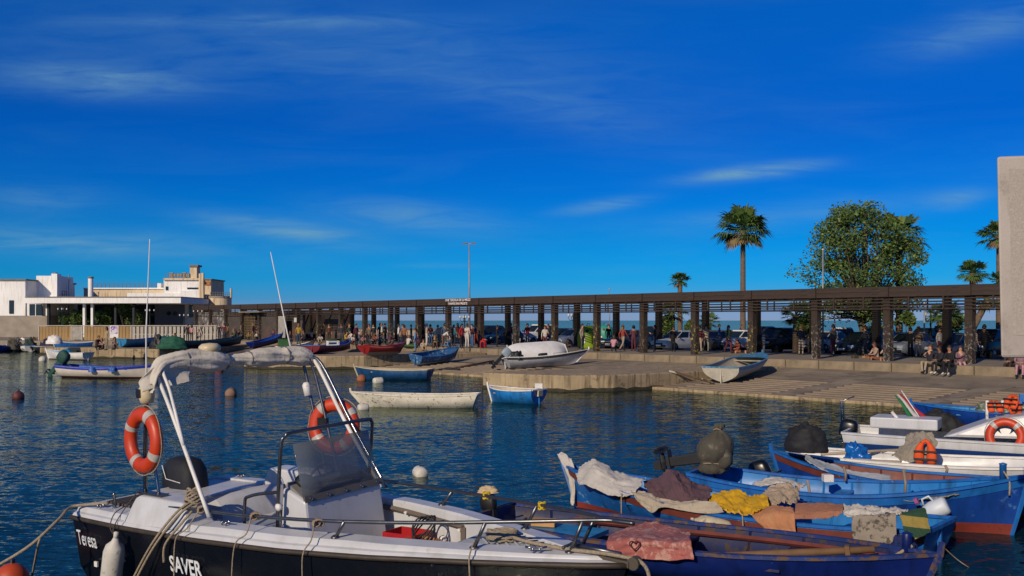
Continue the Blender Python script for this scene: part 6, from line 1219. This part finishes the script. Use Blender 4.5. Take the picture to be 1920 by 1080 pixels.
BL = ashore('weathered blue and white boat on the right slipway with its open stern to the water', (1352, 721), (1428, 694), 2.0, F=.56, bow_up=.05, tw=.9, p=2.6, rake=.45, out=M('hull_dirtywhite', 'b9b2a2', .6, .2, 3, wear='8b8272', wearamt=.3), bot=MATS['hull_dirtywhite'], inn=M('inner_pale', 'a79d8b', .7, .25, 3), rim=paint('rimblue', '3f84ad', 'b5b0a4', .35), thw=2, deckf=.34, zb=.1, strake=paint('rimblue', '3f84ad'))
BQ = ashore('blue boat with red side holding a white crate on the second pier', (584, 665), (656, 656), 1.4, F=.36, bow_up=.3, tw=.8, out=M('side_red', '7a2230', .6), bot=M('side_red', '7a2230'), inn=azure, rim=azure, thw=1)
t = thing('fish_crate', 'white open crate standing in the blue boat on the second pier', 'crate', BQ.wp((-.05, 0, .30)), .5); b = MB()
for s_ in (-1, 1): b.box((s_ * .42, 0, .2), (.04, .5, .4)); b.box((0, s_ * .23, .33), (.8, .04, .1)); b.box((0, s_ * .23, .08), (.8, .04, .1))
b.build('frame', whitep, t); b = MB(); b.box((0, 0, .02), (.8, .42, .03)); b.build('base', M('crate_base', '4a4a44', .8), t)
ashore('cyan boat lying on the left pier near the fence', (226, 652), (310, 648), 1.5, F=.5, bow_up=.25, tw=.8, out=cyanp, bot=cyanp, inn=azure, rim=cyanp, thw=2)
ashore('long dark teal boat drawn up left of the market wall', (332, 662), (452, 650), 1.5, F=.4, bow_up=.3, tw=.8, out=M('hull_teal', '1e5a66', .6, .2), bot=M('hull_maroon', '4f2233', .6), inn=M('hull_teal', '1e5a66'), rim=M('hull_teal', '1e5a66'), thw=2, zb=.12)
ashore('navy covered boat drawn up in front of the market wall', (470, 655), (530, 646), 1.5, F=.4, bow_up=.25, tw=.8, out=navy2, bot=M('hull_maroon', '4f2233'), inn=blue2, rim=blue2, thw=2)
ashore('slim white boat on the second pier left of the blue boat', (520, 662), (588, 656), 1.3, F=.4, bow_up=.3, tw=.7, out=whitep, bot=whitep, inn=whitep, rim=dbrown, thw=1)
p = G(322, 658); heap('tarp', 'green tarpaulin heap on the quay left of the teal boat', 'tarpaulin', p, (2.6, 1.6, 1.0), M('tarp_green', '17513e', .8, .3, 2, bump=.3), 33, .2)
p = G(296, 660); heap('bundle', 'black bundle beside the green tarpaulin heap', 'bundle', p, (1.2, 1.0, 1.1), black, 34, .3)
for i, (px, py) in enumerate(((770, 653), (740, 0), (852, 690))):
    if py: heap('net_heap', ['green net on the quay behind the red boat', '', 'dark mat lying on the slipway right of the peeling boat'][i], 'net', G(px if i == 0 else 845, 655 if i == 0 else 694), (2.0, .8, .14), [M('net_leaf', '3f6b2a', .9), 0, M('mat_dark', '2b2723', .9)][i], 50 + i, .4, QZ)
pole('long timber lying on the slipway between the peeling boat and the pier', G(840, 694) + Vector((0, 0, .06)), G(925, 680) + Vector((0, 0, .12)), .06, dbrown, 'timber')
pole('pale launching skid sticking out from the stern of the weathered boat', G(1255, 719) + Vector((0, 0, .06)), G(1325, 716) + Vector((0, 0, .06)), .045, M('skid_white', 'b0a898', .7), 'timber')
pole('dark launching skid beside the pale one', G(1262, 722) + Vector((0, 0, .05)), G(1340, 722) + Vector((0, 0, .05)), .04, dbrown, 'timber')

# ------------------------------------------------------------------ buoys
def buoy(px, py, r, mat, label, kind='round', z=None):
    p = W(px, py, 0); t = thing('buoy', label, 'buoy', (p.x, p.y, 0), random.uniform(0, 3), 'mooring buoys on the water')
    b = MB()
    if kind == 'drum': b.lathe([(0, -r * 1.3), (r * .8, -r * 1.25), (r, -r * .9), (r, r * .9), (r * .8, r * 1.25), (0, r * 1.3)], 16, (0, 0, r * .42), Matrix.Rotation(R(86), 3, 'Y'))
    else: b.lathe([(r * math.sin(math.pi * k / 10), -r * math.cos(math.pi * k / 10)) for k in range(11)], 16, (0, 0, r * .3))
    b.build('float', mat, t, smooth=True); b = MB(); b.tube([(0, 0, r * 1.25), (0, 0, r * 1.5), (r * .2, 0, r * 1.5), (r * .2, 0, r * 1.2)], r * .09, 6); b.build('ring', dsteel, t)
wf = M('buoy_white', 'c6c0b4', .6, .15, 5, wear='8a8070', wearamt=.3, wearscale=9)
buoy(788, 892, .135, wf, 'white drum buoy with its reflection right of the windscreen', 'drum')
buoy(34, 747, .24, M('buoy_maroon', '5b2a28', .6, .3, 4, wear='a89a90', wearamt=.3), 'dark red and white round buoy at far left')
buoy(433, 741, .22, M('buoy_brown', '8a6a56', .7, .3, 4), 'brown cylinder buoy under the canvas roll', 'drum')
buoy(411, 696, .28, M('buoy_pinkish', '8a4a44', .7, .3, 4), 'faded red buoy just below the canvas roll on its left half')
buoy(709, 718, .20, wf, 'white buoy in front of the dark blue rowing boat', 'drum'); buoy(681, 768, .15, wf, 'white buoy at the left end of the flaked white boat', 'drum'); buoy(80, 677, .30, wf, 'small white buoy left of the small white boat')
buoy(678, 714, .26, M('buoy_rust', '8f5636', .8), 'rusty orange buoy at the bow of the dark blue rowing boat')
buoy(22, 1096, .20, M('buoy_orange', 'b5421c', .55, .2, 4), 'orange buoy at the bottom left corner beside the mooring rope')
b = MB(); b.box((0, 0, .1), (.3, .3, .2)); o = b.build('foam_block', whitep, None, bevel=.02); o.location = BS.wp((BS.X(.08), -.3, BS.sheer(0) + .02)); tag(o, 'white foam block on the stern of the short blue dinghy', 'block')

# ------------------------------------------------------------------ concrete slab at the right edge
sd = 11.0; pa = Wd(1868.5, 293, sd); pb = Wd(1876.5, 671, sd)
stone = M('slab_concrete', 'aca298', .9, .16, 1.1, bump=.25, bscale=40, wear='9c9186', wearamt=.3, wearscale=1.6)
slab = thing('stone_slab', 'tall pale concrete slab with rough pitted face cut off by the right edge', 'monument', (6.7, 11.4, 1.3))
b = MB(); o_ = Vector(slab.location); z1, z0 = pa.z - 1.3, pb.z - 1.3; xl1, xl0 = pa.x - 6.7, pb.x - 6.7
vs = [(xl0, -.4, z0), (1.0, -.4, z0), (1.0, .1, z0), (xl0 + .34, .1, z0), (xl1, -.4, z1), (1.0, -.4, z1 + .08), (1.0, .1, z1 + .08), (xl1 + .34, .1, z1)]
b.add(vs, [(0, 1, 2, 3), (4, 5, 6, 7), (0, 1, 5, 4), (1, 2, 6, 5), (2, 3, 7, 6), (3, 0, 4, 7)]); b.build('slab', stone, slab, bevel=.03)
b = MB(); b.box((.35, -.15, z0 / 2), (.9, .4, z0)); b.build('pedestal', stone, slab, bevel=.02)
rgh = M('slab_pitted', 'a69c91', .95, .12, 30, bump=.3, bscale=45, wear='b1a79d', wearamt=.36, wearscale=38)
b = MB(); rows = []
for i in range(40):
    z = lerp(z0 + .25, z1 - .14, i / 39); e = .05 * mnoise.noise(Vector((z * 3, 1, 0))); rows.append([(lerp(xl0, xl1, i / 39) + .13 + e + j * .06, -.402 - .010 * abs(mnoise.noise(Vector((z * 14, j * 1.9, 2)))) * (0 if j in (0, 9) else 1), z) for j in range(10)])
b.grid(rows); b.build('pitted_band', rgh, slab, smooth=True)
# ------------------------------------------------------------------ people
def body_mesh(name, J, E, rad, mats_of):
    """one continuous skinned body: J joints name->pos, E edges, rad joint radius; faces take the slot of the nearest bone"""
    names = list(J); me = bpy.data.meshes.new(name + '_skel'); me.from_pydata([J[n] for n in names], [(names.index(a), names.index(c)) for a, c in E], [])
    o = bpy.data.objects.new(name, me); COL.objects.link(o); o.modifiers.new('skin', 'SKIN'); ss = o.modifiers.new('sub', 'SUBSURF'); ss.levels = 1; ss.render_levels = 1
    for i, n in enumerate(names):
        sv = me.skin_vertices[0].data[i]; r = rad[n]; sv.radius = r if isinstance(r, tuple) else (r, r); sv.use_root = (n == 'pelvis')
    bpy.context.view_layer.update(); out = bpy.data.meshes.new_from_object(o.evaluated_get(bpy.context.evaluated_depsgraph_get())); bpy.data.objects.remove(o)
    segs = [(Vector(J[a]), Vector(J[c]), mats_of(a, c)) for a, c in E]; idx = []
    for p in out.polygons:
        c = p.center; best = min(segs, key=lambda s: ((c - (s[0] + (s[1] - s[0]) * max(0, min(1, (c - s[0]).dot(s[1] - s[0]) / max(1e-9, (s[1] - s[0]).length_squared)))))).length)
        idx.append(best[2])
    for k in range(4): out.materials.append(MATS['cap_pink'])
    out.polygons.foreach_set('material_index', idx); out.polygons.foreach_set('use_smooth', [True] * len(idx)); out.update(); return out
RAD = dict(pelvis=(.15, .12), belly=(.14, .11), chest=(.17, .12), neck=.055, chin=.075, head=(.095, .10), crown=.075, nose=.03)
for s_ in 'LR': RAD.update({'sh' + s_: .065, 'el' + s_: .045, 'wr' + s_: .032, 'ha' + s_: .035, 'fi' + s_: .018, 'hip' + s_: .095, 'kn' + s_: .065, 'an' + s_: .045, 'toe' + s_: .038})
EDG = [('pelvis', 'belly'), ('belly', 'chest'), ('chest', 'neck'), ('neck', 'chin'), ('chin', 'head'), ('head', 'crown')]
for s_ in 'LR': EDG += [('chest', 'sh' + s_), ('sh' + s_, 'el' + s_), ('el' + s_, 'wr' + s_), ('wr' + s_, 'ha' + s_), ('ha' + s_, 'fi' + s_), ('pelvis', 'hip' + s_), ('hip' + s_, 'kn' + s_), ('kn' + s_, 'an' + s_), ('an' + s_, 'toe' + s_)]
def slot(a, c):
    if c.startswith(('wr', 'ha', 'fi')) or c in ('neck', 'chin', 'head', 'crown'): return 0 if not c.startswith('wr') else 1
    if c.startswith(('sh', 'el')) or c in ('belly', 'chest'): return 1
    if c.startswith('toe'): return 3
    return 2
def pose(kind):                              # faces -y
    J = {}
    def torso(px, py, pz, lean=0, hh=1.0):
        J['pelvis'] = (px, py, pz); J['belly'] = (px, py - .10 * lean, pz + .17); J['chest'] = (px, py - .26 * lean, pz + .42); J['neck'] = (px, py - .36 * lean, pz + .56); J['chin'] = (px, py - .40 * lean - .02, pz + .63); J['head'] = (px, py - .44 * lean - .01, pz + .71); J['crown'] = (px, py - .46 * lean, pz + .78)
        for s_, g in (('L', 1), ('R', -1)): J['sh' + s_] = (px + g * .17, py - .27 * lean, pz + .47); J['hip' + s_] = (px + g * .09, py, pz - .05)
    def arm(s_, el, wr, ha): 
        J['el' + s_] = el; J['wr' + s_] = wr; J['ha' + s_] = ha; d = Vector(ha) - Vector(wr); J['fi' + s_] = tuple(Vector(ha) + d.normalized() * .08)
    def leg(s_, kn, an, toe): J['kn' + s_] = kn; J['an' + s_] = an; J['toe' + s_] = toe
    if kind in ('stand', 'talk', 'fold', 'walk'):
        torso(0, 0, .93)
        if kind == 'walk':
            leg('L', (.09, -.16, .50), (.09, -.12, .09), (.09, -.28, .04)); leg('R', (-.09, .08, .50), (-.09, .34, .16), (-.09, .26, .04)); arm('L', (.22, .16, 1.16), (.22, .12, .92), (.22, .08, .84)); arm('R', (-.22, -.12, 1.16), (-.21, -.26, .98), (-.2, -.32, .92))
        else:
            leg('L', (.10, -.01, .50), (.11, .02, .08), (.13, -.14, .035)); leg('R', (-.10, -.01, .50), (-.11, .02, .08), (-.13, -.14, .035))
            if kind == 'stand': arm('L', (.24, .04, 1.14), (.25, -.04, .90), (.25, -.06, .81)); arm('R', (-.24, .04, 1.14), (-.25, -.04, .90), (-.25, -.06, .81))
            elif kind == 'talk': arm('L', (.25, .02, 1.14), (.20, -.24, 1.18), (.16, -.32, 1.24)); arm('R', (-.24, .04, 1.14), (-.25, -.02, .90), (-.25, -.04, .81))
            else: arm('L', (.25, -.02, 1.14), (.04, -.20, 1.13), (-.05, -.21, 1.16)); arm('R', (-.25, -.02, 1.14), (-.04, -.23, 1.16), (.06, -.23, 1.18))
    elif kind == 'sit':                        # on the kerb, feet below
        torso(0, 0, .10, .35); leg('L', (.13, -.42, .16), (.12, -.44, -.28), (.14, -.58, -.34)); leg('R', (-.12, -.42, .16), (-.14, -.40, -.28), (-.15, -.55, -.34)); arm('L', (.22, -.22, .34), (.13, -.42, .28), (.08, -.48, .28)); arm('R', (-.22, -.22, .34), (-.12, -.42, .28), (-.06, -.48, .27))
    elif kind == 'lounge':
        torso(.05, 0, .10, -.05); leg('L', (.12, -.40, .14), (.20, -.62, -.24), (.22, -.76, -.30)); leg('R', (-.10, -.43, .15), (.02, -.52, -.30), (.03, -.66, -.35)); arm('L', (.28, .14, .36), (.30, .22, .12), (.30, .22, .04)); arm('R', (-.20, -.20, .36), (-.04, -.32, .44), (.04, -.33, .52))
    elif kind == 'ground':                     # sitting on the ground, knees up
        torso(0, 0, .11, .45); leg('L', (.14, -.38, .46), (.12, -.56, .09), (.13, -.72, .05)); leg('R', (-.14, -.36, .44), (-.12, -.58, .09), (-.13, -.74, .05)); arm('L', (.24, -.28, .40), (.14, -.46, .42), (.06, -.48, .42)); arm('R', (-.24, -.28, .40), (-.14, -.46, .42), (-.05, -.49, .44))
    elif kind == 'bend':
        torso(0, 0, .85, 1.3); 
        for k in ('belly', 'chest', 'neck', 'chin', 'head', 'crown', 'shL', 'shR'): x, y, z = J[k]; J[k] = (x, y, .85 + (z - .85) * .55)
        leg('L', (.11, -.04, .45), (.11, .04, .08), (.12, -.12, .035)); leg('R', (-.11, -.04, .45), (-.11, .04, .08), (-.12, -.12, .035)); arm('L', (.20, -.45, .82), (.14, -.55, .60), (.12, -.58, .52)); arm('R', (-.20, -.45, .82), (-.14, -.55, .60), (-.12, -.58, .52))
    else:                                      # crouch
        torso(0, 0, .34, .5); leg('L', (.17, -.34, .46), (.13, -.10, .09), (.15, -.26, .04)); leg('R', (-.17, -.34, .46), (-.13, -.10, .09), (-.15, -.26, .04)); arm('L', (.24, -.28, .62), (.12, -.46, .52), (.08, -.52, .48)); arm('R', (-.24, -.28, .62), (-.12, -.46, .52), (-.08, -.52, .48))
    return J
BODY = {}
for k in ('stand', 'talk', 'fold', 'walk', 'sit', 'lounge', 'ground', 'bend', 'crouch'): J = pose(k); BODY[k] = (body_mesh('body', J, EDG, RAD, slot), J)
def hair_mesh(long):
    b = MB(); rows = []
    for i in range(7):
        f = i / 6 * 1.75; rows.append([(math.sin(f) * math.cos(a) * .112 * (1.0), math.sin(f) * math.sin(a) * .122 * (1 if math.sin(a) > 0 else .80) + .012, math.cos(f) * .125 - (.05 * f if math.sin(a) > .1 else 0)) for a in [2 * math.pi * k / 14 for k in range(14)]])
    if long:
        for z in (-.12, -.24): rows.append([(math.cos(a) * .10, .03 + max(0, math.sin(a)) * .10, z) for a in [2 * math.pi * k / 14 for k in range(14)]])
    b.grid(rows, closed=True); return b.mesh('hair', black, True)
HAIR = [hair_mesh(False), hair_mesh(True)]
fm = MB()
for s_ in (-1, 1): fm.lathe([(0, .010), (.012, .006), (.014, 0)], 6, (s_ * .035, -.103, .012), Matrix.Rotation(R(90), 3, 'X')); fm.lathe([(0, .02), (.02, .012), (.028, 0)], 6, (s_ * .10, .0, -.0), Matrix.Rotation(R(90 * s_), 3, 'Y'))
fm.box((0, -.108, -.06), (.045, .012, .010)); FACE = fm.mesh('face', M('lips_brown', '5c3a30', .7))
nm = MB(); nm.add([(-.016, -.095, -.02), (.016, -.095, -.02), (0, -.128, -.022), (0, -.098, .03)], [(0, 1, 2), (0, 2, 3), (1, 3, 2)]); NOSE = nm.mesh('nose', M('skin_a', 'a9765a', .6))
SK = [M('skin_a', 'a9765a', .6), M('skin_b', 'b98a6c', .6), M('skin_c', '8a5a42', .6)]
def cl(c): return M('wear_' + c, c, .9, .18, 8, bump=.2, bscale=40)
HC = [M('hair_dark', '1a1411', .6), M('hair_brown', '3a2619', .6), M('hair_fair', '7a5c34', .6)]
pn = [0]
def person(px, py, kind, topc, legc, label, face=None, hc=0, long=False, shoe='1c1a1a', z=None, sc_=1.0, hat=None, bare=False):
    pn[0] += 1; rnd = random.Random(pn[0] * 13)
    p = W(px, py, z) if z is not None else G(px, py)
    rz = face if face is not None else rnd.uniform(-1.2, 1.2)
    if kind == 'sit': p = p.copy()
    me, J = BODY[kind]; t = thing('person', label, 'person', p, rz + rnd.uniform(-.12, .12), 'people on the quay'); t.scale = (sc_ * rnd.uniform(.94, 1.05),) * 3
    o = shared('body', me, t); sk = SK[pn[0] % 3]
    for i, m_ in enumerate((sk, cl(topc), sk if bare else cl(legc), cl(shoe))): o.material_slots[i].link = 'OBJECT'; o.material_slots[i].material = m_
    hd = Vector(J['head']); h = shared('hair', HAIR[1 if long else 0], t, hd + Vector((0, .012, .03))); h.material_slots[0].link = 'OBJECT'; h.material_slots[0].material = HC[hc] if hat is None else cl(hat)
    shared('face', FACE, t, hd); n_ = shared('nose', NOSE, t, hd); n_.material_slots[0].link = 'OBJECT'; n_.material_slots[0].material = sk
    return t
FQ = math.atan2(NQ.y, NQ.x) - math.pi / 2 ; FW = FQ      # rotation that faces -n (the water)
P_ = person
Z = 1.1
# middle group
P_(747.5, 654, 'talk', 'c6c2bc', '1e2026', 'person in white shirt and dark trousers standing left of the orange jacket', 1.9)
P_(758, 657, 'stand', '8a5426', '1b1a1c', 'person in orange brown jacket seen from behind', 3.1)
P_(779, 660, 'stand', '5d83a8', '5a7896', 'person in light blue denim jacket and jeans standing near the peeling boat', -1.6)
P_(793, 658, 'ground', 'b5a894', 'a08a70', 'person in a beige blouse sitting right of the denim jacket', .2, 1, True)
P_(807, 645, 'stand', '4e1c1e', '33507c', 'person in dark red top and jeans standing among the group under the pergola', .4, 1, True, z=Z)
P_(821, 646, 'stand', 'bdb7ae', '46628c', 'tall man in white shirt and jeans left of the lettering column', .9, z=Z)
P_(815, 656, 'ground', '3a2a26', '5e4632', 'person with red brown hair sitting behind the peeling boat', .3, 2, True)
P_(830, 655, 'bend', 'c5bfb8', '6a4a3a', 'person in white tee bending down behind the peeling boat', 1.4, 0)
P_(842, 653, 'ground', '30506c', '4f7ba0', 'person in light jeans sitting at the tip of the peeling boat', -.4)
P_(851, 649, 'stand', '2e6a78', '1d2a36', 'person in a teal top standing left of the red jacket', 2.4, z=Z)
P_(866, 654, 'talk', '8f1c26', '16161a', 'person in red jacket and black skirt under the white lettering', .8, 0, True, z=Z)
P_(876, 652, 'stand', 'b6aea2', 'c0bab0', 'person in pale trousers between the red jacket and the burgundy shirt', 2.6, 1, z=Z)
P_(885, 652, 'talk', '4a1f2a', '37608c', 'person in burgundy shirt and blue jeans right of the red jacket', -.9, z=Z)
P_(932, 651, 'stand', '14151a', '17181d', 'man in black jacket standing alone before the dark teal car', 1.7, z=Z)
P_(755, 646, 'stand', '28486e', '22303e', 'man in blue top behind the orange jacket, head above the crowd', .1, z=Z, sc_=1.05)
P_(989, 648, 'talk', '93222a', '2a3a50', 'man in red jacket standing right of the plastic chair', .3, 1, z=Z)
P_(680, 652, 'ground', 'a0727a', '4a4640', 'person in a pink top seated left of the red boat', .6, 1, True)
P_(661, 650, 'crouch', 'bdb8b2', '31425c', 'person in white top crouching beside the yellow jacket', -.9)
P_(648, 648, 'crouch', 'b9962a', '1f2530', 'person in a yellow jacket crouching', .8)
P_(702, 645, 'ground', 'a5502e', '2a2626', 'person in an orange top seated in front of the dark columns', .2, 1, True, z=Z)
P_(693, 655, 'crouch', '4c4844', '8e8880', 'person in grey crouching beside the red boat', 1.0)
for i, (px, c, lab) in enumerate(((700, '23282e', 'dark figure standing left among the shaded crowd under the pergola'), (713, '2a2f38', 'dark figure second from left in the shaded crowd'), (722, '1c1f24', 'dark figure beside the third column in the shaded crowd'), (771, '30343c', 'dark figure behind the orange jacket on the right'), (798, '252a3a', 'dark figure behind the beige blouse'), (735, '3a3a40', 'grey figure beside the graffiti column in the crowd'), (689, '1e2226', 'black figure at the dark end of the open pergola'))): P_(px, 643, 'stand', c, '1c2026', lab, .5 * i, z=Z)
P_(1063, 657, 'ground', '3c3c44', '26262c', 'person in dark grey sitting right of the upturned dinghy', .5, 0, True, z=.9)
P_(1150, 660, 'crouch', 'b5828a', '14141a', 'person in pink jacket crouching with back turned near the lime bin', 2.8, 1, True, z=1.1)
P_(1141, 648, 'stand', '1d2129', '20242c', 'dark figure with cap standing behind the teal bin', .3, z=Z, hat='4a1a1a')
P_(1204, 660, 'sit', '1e2430', '2b3a52', 'person in dark jacket and jeans sitting on the kerb at a column, white shoes', FW + .2, 0, shoe='d0ccc6', z=1.1)
P_(1262, 660, 'stand', '121316', '141518', 'man in black standing in front of the white hatchback', .4, z=Z)
P_(1324, 661, 'walk', 'b5a58c', '77736c', 'man in beige jacket and grey trousers standing right of a yellow graffiti column', .2, 0, z=Z, sc_=1.03)
P_(1349, 654, 'stand', '3b5a80', '2b4a72', 'person in blue jeans standing behind the man in beige', 1.2, z=Z)
P_(1385, 662, 'sit', '8d4a3c', '9a6a54', 'left of the two girls seated on the kerb', FW - .2, 1, True, z=1.1, bare=True)
P_(1404, 662, 'lounge', '6a4032', '9a6a54', 'right of the two girls seated on the kerb', FW + .3, 1, True, z=1.1, bare=True)
P_(1392, 652, 'stand', '231a24', '1b1b22', 'dark figure standing behind the two seated girls', .2, z=Z)
P_(1636, 658, 'stand', 'b5c024', '1a1e2a', 'man in a hi-vis yellow vest and white helmet under the pergola', .3, z=Z, hat='c9cbd0')
P_(1707, 669, 'stand', '0f1013', '101114', 'person in long black coat with back turned near the silver hatchback', 3.0, 0, z=Z)
P_(1644, 675, 'sit', 'a58a78', 'a07a64', 'person in pale clothes at the left of the group beside the paper bag', FW - .4, 1, True, z=1.1, bare=True)
P_(1661, 676, 'lounge', 'b39c8a', 'a88470', 'person with a straw hat seated beside the navy bag', FW + .2, 2, False, z=1.1, hat='b09a70', bare=True)
P_(1742, 684, 'lounge', '23222a', '9c8c74', 'person in beige trousers sitting alone on the kerb', FW, 1, True, z=1.1)
P_(1766, 686, 'sit', '26262b', '17181c', 'left of the dark clothed group on the kerb, white shoes', FW - .5, 0, True, z=1.1, shoe='c8c4be')
P_(1783, 687, 'sit', '15161a', '121318', 'dark clothed person leaning forward in the kerb group', FW + .1, 0, False, z=1.1, shoe='c0bcb8')
P_(1799, 684, 'lounge', '7a5a62', 'b58a90', 'person in pink trousers at the right of the dark kerb group', FW + .6, 1, True, z=1.1)
P_(1846, 672, 'walk', '101114', '121316', 'person in black walking beside the concrete slab', 1.9, 0, z=Z)
P_(1897, 688, 'sit', '4b3a32', '3a2a26', 'person in brown seated under the concrete slab', FW, 1, z=1.1)
P_(1914, 691, 'sit', '8a6a70', 'b07f88', 'person in pink trousers seated under the slab at the edge', FW + .3, 1, z=1.1)
cols = ['2b2f38', '5a2430', 'b8b2a8', '3a4a5e', '8a3a2a', '4a4a4e', '22262c', '6a5a48', '2f4a3a', '9a8a7a', '31343e', '54303a']
places = ['beside the doorway of the market', 'at the second open bay from the market', 'at the fourth open bay from the market', 'left of the lettering', 'right below the lettering', 'behind the red jug', 'behind the upturned dinghy', 'at the third open bay from the market', 'between the doorway and the red boat', 'behind the peeling boat', 'near the plastic chair', 'by the column right of the lettering']
for i, px in enumerate((640, 668, 716, 834, 858, 905, 1028, 692, 655, 800, 958, 893)): P_(px, 648 if i % 2 else 644, ('stand', 'talk', 'fold', 'walk')[i % 4], cols[i], cols[(i + 5) % 12], 'standing figure in the crowd ' + places[i], .9 * i, i % 3, i % 2 == 0, z=Z)
for i, px in enumerate((664, 676, 711, 729, 765, 783, 823, 787)): P_(px, 651 + i % 3, ('ground', 'crouch')[i % 2], cols[(i * 3 + 2) % 12], cols[(i + 4) % 12], 'low seated figure ' + ['right of the crouching white top', 'just left of the red boat stern', 'above the red boat, in the middle', 'behind the bow of the red boat', 'between the orange jacket and the denim jacket', 'right beside the denim jacket', 'right behind the peeling boat hull', 'left of the beige blouse'][i], .7 * i, (i + 1) % 3, i % 2 == 1)
for i, px in enumerate((420, 446, 475, 492, 535, 585, 608, 628)): P_(px, 637 + i % 3, ('stand', 'crouch', 'talk', 'ground')[i % 4], cols[(i * 5 + 1) % 12], cols[(i * 2 + 3) % 12], 'far figure ' + ['at the mural corner of the market', 'left of the khaki sitter before the market wall', 'between the khaki and white sitters', 'between the white and purple sitters', 'right of the red cap by the lattice', 'right of the pale shutter', 'left of the dark market doorway', 'right of the dark market doorway'][i], .8 * i, i % 3, i % 2 == 0, z=1.1)
ex = [(1022, 'standing figure by the small white van'), (1092, 'standing figure left of the lime green bin'), (1168, 'standing figure between the teal bin and the next column'), (1188, 'figure walking left of the kerb sitter with white shoes'), (1228, 'figure standing in the bay left of the white hatchback'), (1312, 'figure standing just left of the man in beige'), (1366, 'figure standing left of the two seated girls'), (1432, 'figure standing beside the black SUV'), (1502, 'figure standing by the yellow car'), (1562, 'figure standing beside the silver car'), (1622, 'figure standing left of the hi-vis vest'), (1722, 'figure standing right of the long black coat'), (1762, 'figure standing behind the dark kerb group'), (1828, 'figure standing left of the walking person in black')]
for i, (px, lab) in enumerate(ex): P_(px, 660 + .022 * (px - 1300) + 1, ('talk', 'stand', 'walk', 'fold')[i % 4], cols[(i * 7 + 2) % 12], cols[(i * 4 + 1) % 12], lab + ' under the pergola', 1.1 * i, i % 3, i % 2 == 0, z=Z)
# left quay
L_ = [(352, 640, 'stand', '17181c', '1b1c20', 'person in black jacket standing left of the pink top by the fence', 0, 0), (359.5, 640, 'stand', 'b58a86', '1c1d22', 'person in a pink top standing by the white fence', 3.1, 1), (372, 638, 'crouch', '3a2c28', '2a2a2c', 'dark person crouching right of the pink top', .4, 1), (381, 638, 'stand', '4a3028', '25262a', 'person in brown standing by the fence near its right end', 1.0, 0), (397, 638, 'stand', '2a2320', '1f3a32', 'person in dark top before the fence end post', -.6, 0), (411, 636, 'stand', '222530', '20242c', 'dark person standing at the corner of the market wall', .2, 0), (427, 636, 'stand', '6a5638', '2a2826', 'person with a tan backpack facing the mural wall', 3.1, 1), (328, 646, 'ground', '2b2620', '3a342c', 'person sitting low behind the green tarpaulin', .4, 1),
      (181, 657, 'crouch', '3c1f22', '241a1c', 'person in maroon crouching on the left pier', 1.2, 0), (200, 657, 'stand', 'a08c6c', '8a7a62', 'woman in beige with long dark hair standing on the left pier', -.8, 1), (214, 655, 'ground', '8d7f72', '6a5a52', 'person sitting on the left pier before the poster', .6, 1), (192, 655, 'ground', 'a88a7c', '5a4a44', 'person in a pale top sitting between the maroon person and the woman', .1, 1),
      (452, 638, 'stand', '6d5f52', '3a3836', 'person in grey brown standing before the dark market wall', 2.0, 0), (466, 637, 'ground', '8a7a4a', '4a4638', 'person in khaki sitting before the market wall', .3, 1), (483, 637, 'ground', 'c4bfb6', '3a3c42', 'person in white sitting before the market wall', .1, 0), (501, 637, 'ground', '5a4a72', '33344a', 'person in purple sitting before the lattice', .6, 1), (524, 637, 'stand', 'c9c4bf', '3a3f50', 'person in white tee with red cap standing by the lattice', 1.5, 2), (560, 646, 'stand', '9a7a22', '22405a', 'person in a mustard shirt standing near the antenna', 3.0, 1), (543, 646, 'crouch', '26262c', '223050', 'dark person crouching left of the mustard shirt', .4, 0), (572, 644, 'crouch', '2a2430', '1c1c22', 'dark person crouching right of the mustard shirt', -.5, 1), (617, 640, 'stand', '5c3a2a', '2a2422', 'person in brown standing in the dark market doorway', .3, 1), (601, 644, 'ground', 'b0a89c', 'a08a7c', 'person with bare legs sitting by the pale shutter', .2, 1), (512, 640, 'crouch', '4a3a6a', '2a2a3a', 'person in violet crouching behind the navy boat', .5, 0), (440, 638, 'crouch', '3c4a3a', '2a2c2a', 'person in dark green crouching by the mural wall', -.3, 0)]
for i, (px, py, k, a, c, lab, f, lg) in enumerate(L_): P_(px, py, k, a, c, lab, f, i % 3, bool(lg == 1), hat='7a1f22' if lg == 2 else None, z=.84 if px < 220 else (1.1 if px > 400 else 1.08))
t = thing('crate', 'green plastic crate on the quay left of the mustard shirt', 'crate', W(532, 650, 1.0), .3); b = MB(); b.box((0, 0, .3), (.9, .6, .6)); b.build('body', M('crate_green', '2f5a2e', .7), t, bevel=.03); b = MB(); b.box((0, 0, .62), (.96, .66, .05)); b.build('rim', MATS['crate_green'], t)
t = thing('fish_basket', 'dark green basket on the quay before the market doorway', 'basket', W(625, 648, 1.0), .3); b = MB(); b.lathe([(0, 0), (.5, 0), (.62, .55), (.60, .58), (.5, .2), (0, .15)], 14); b.build('basket', M('basket_green', '2c3d22', .85), t, smooth=True); b = MB(); b.tube([(.61 * math.cos(a), .61 * math.sin(a), .57) for a in [2 * math.pi * k / 16 for k in range(16)]], .03, 5, closed=True); b.build('rim', MATS['basket_green'], t)
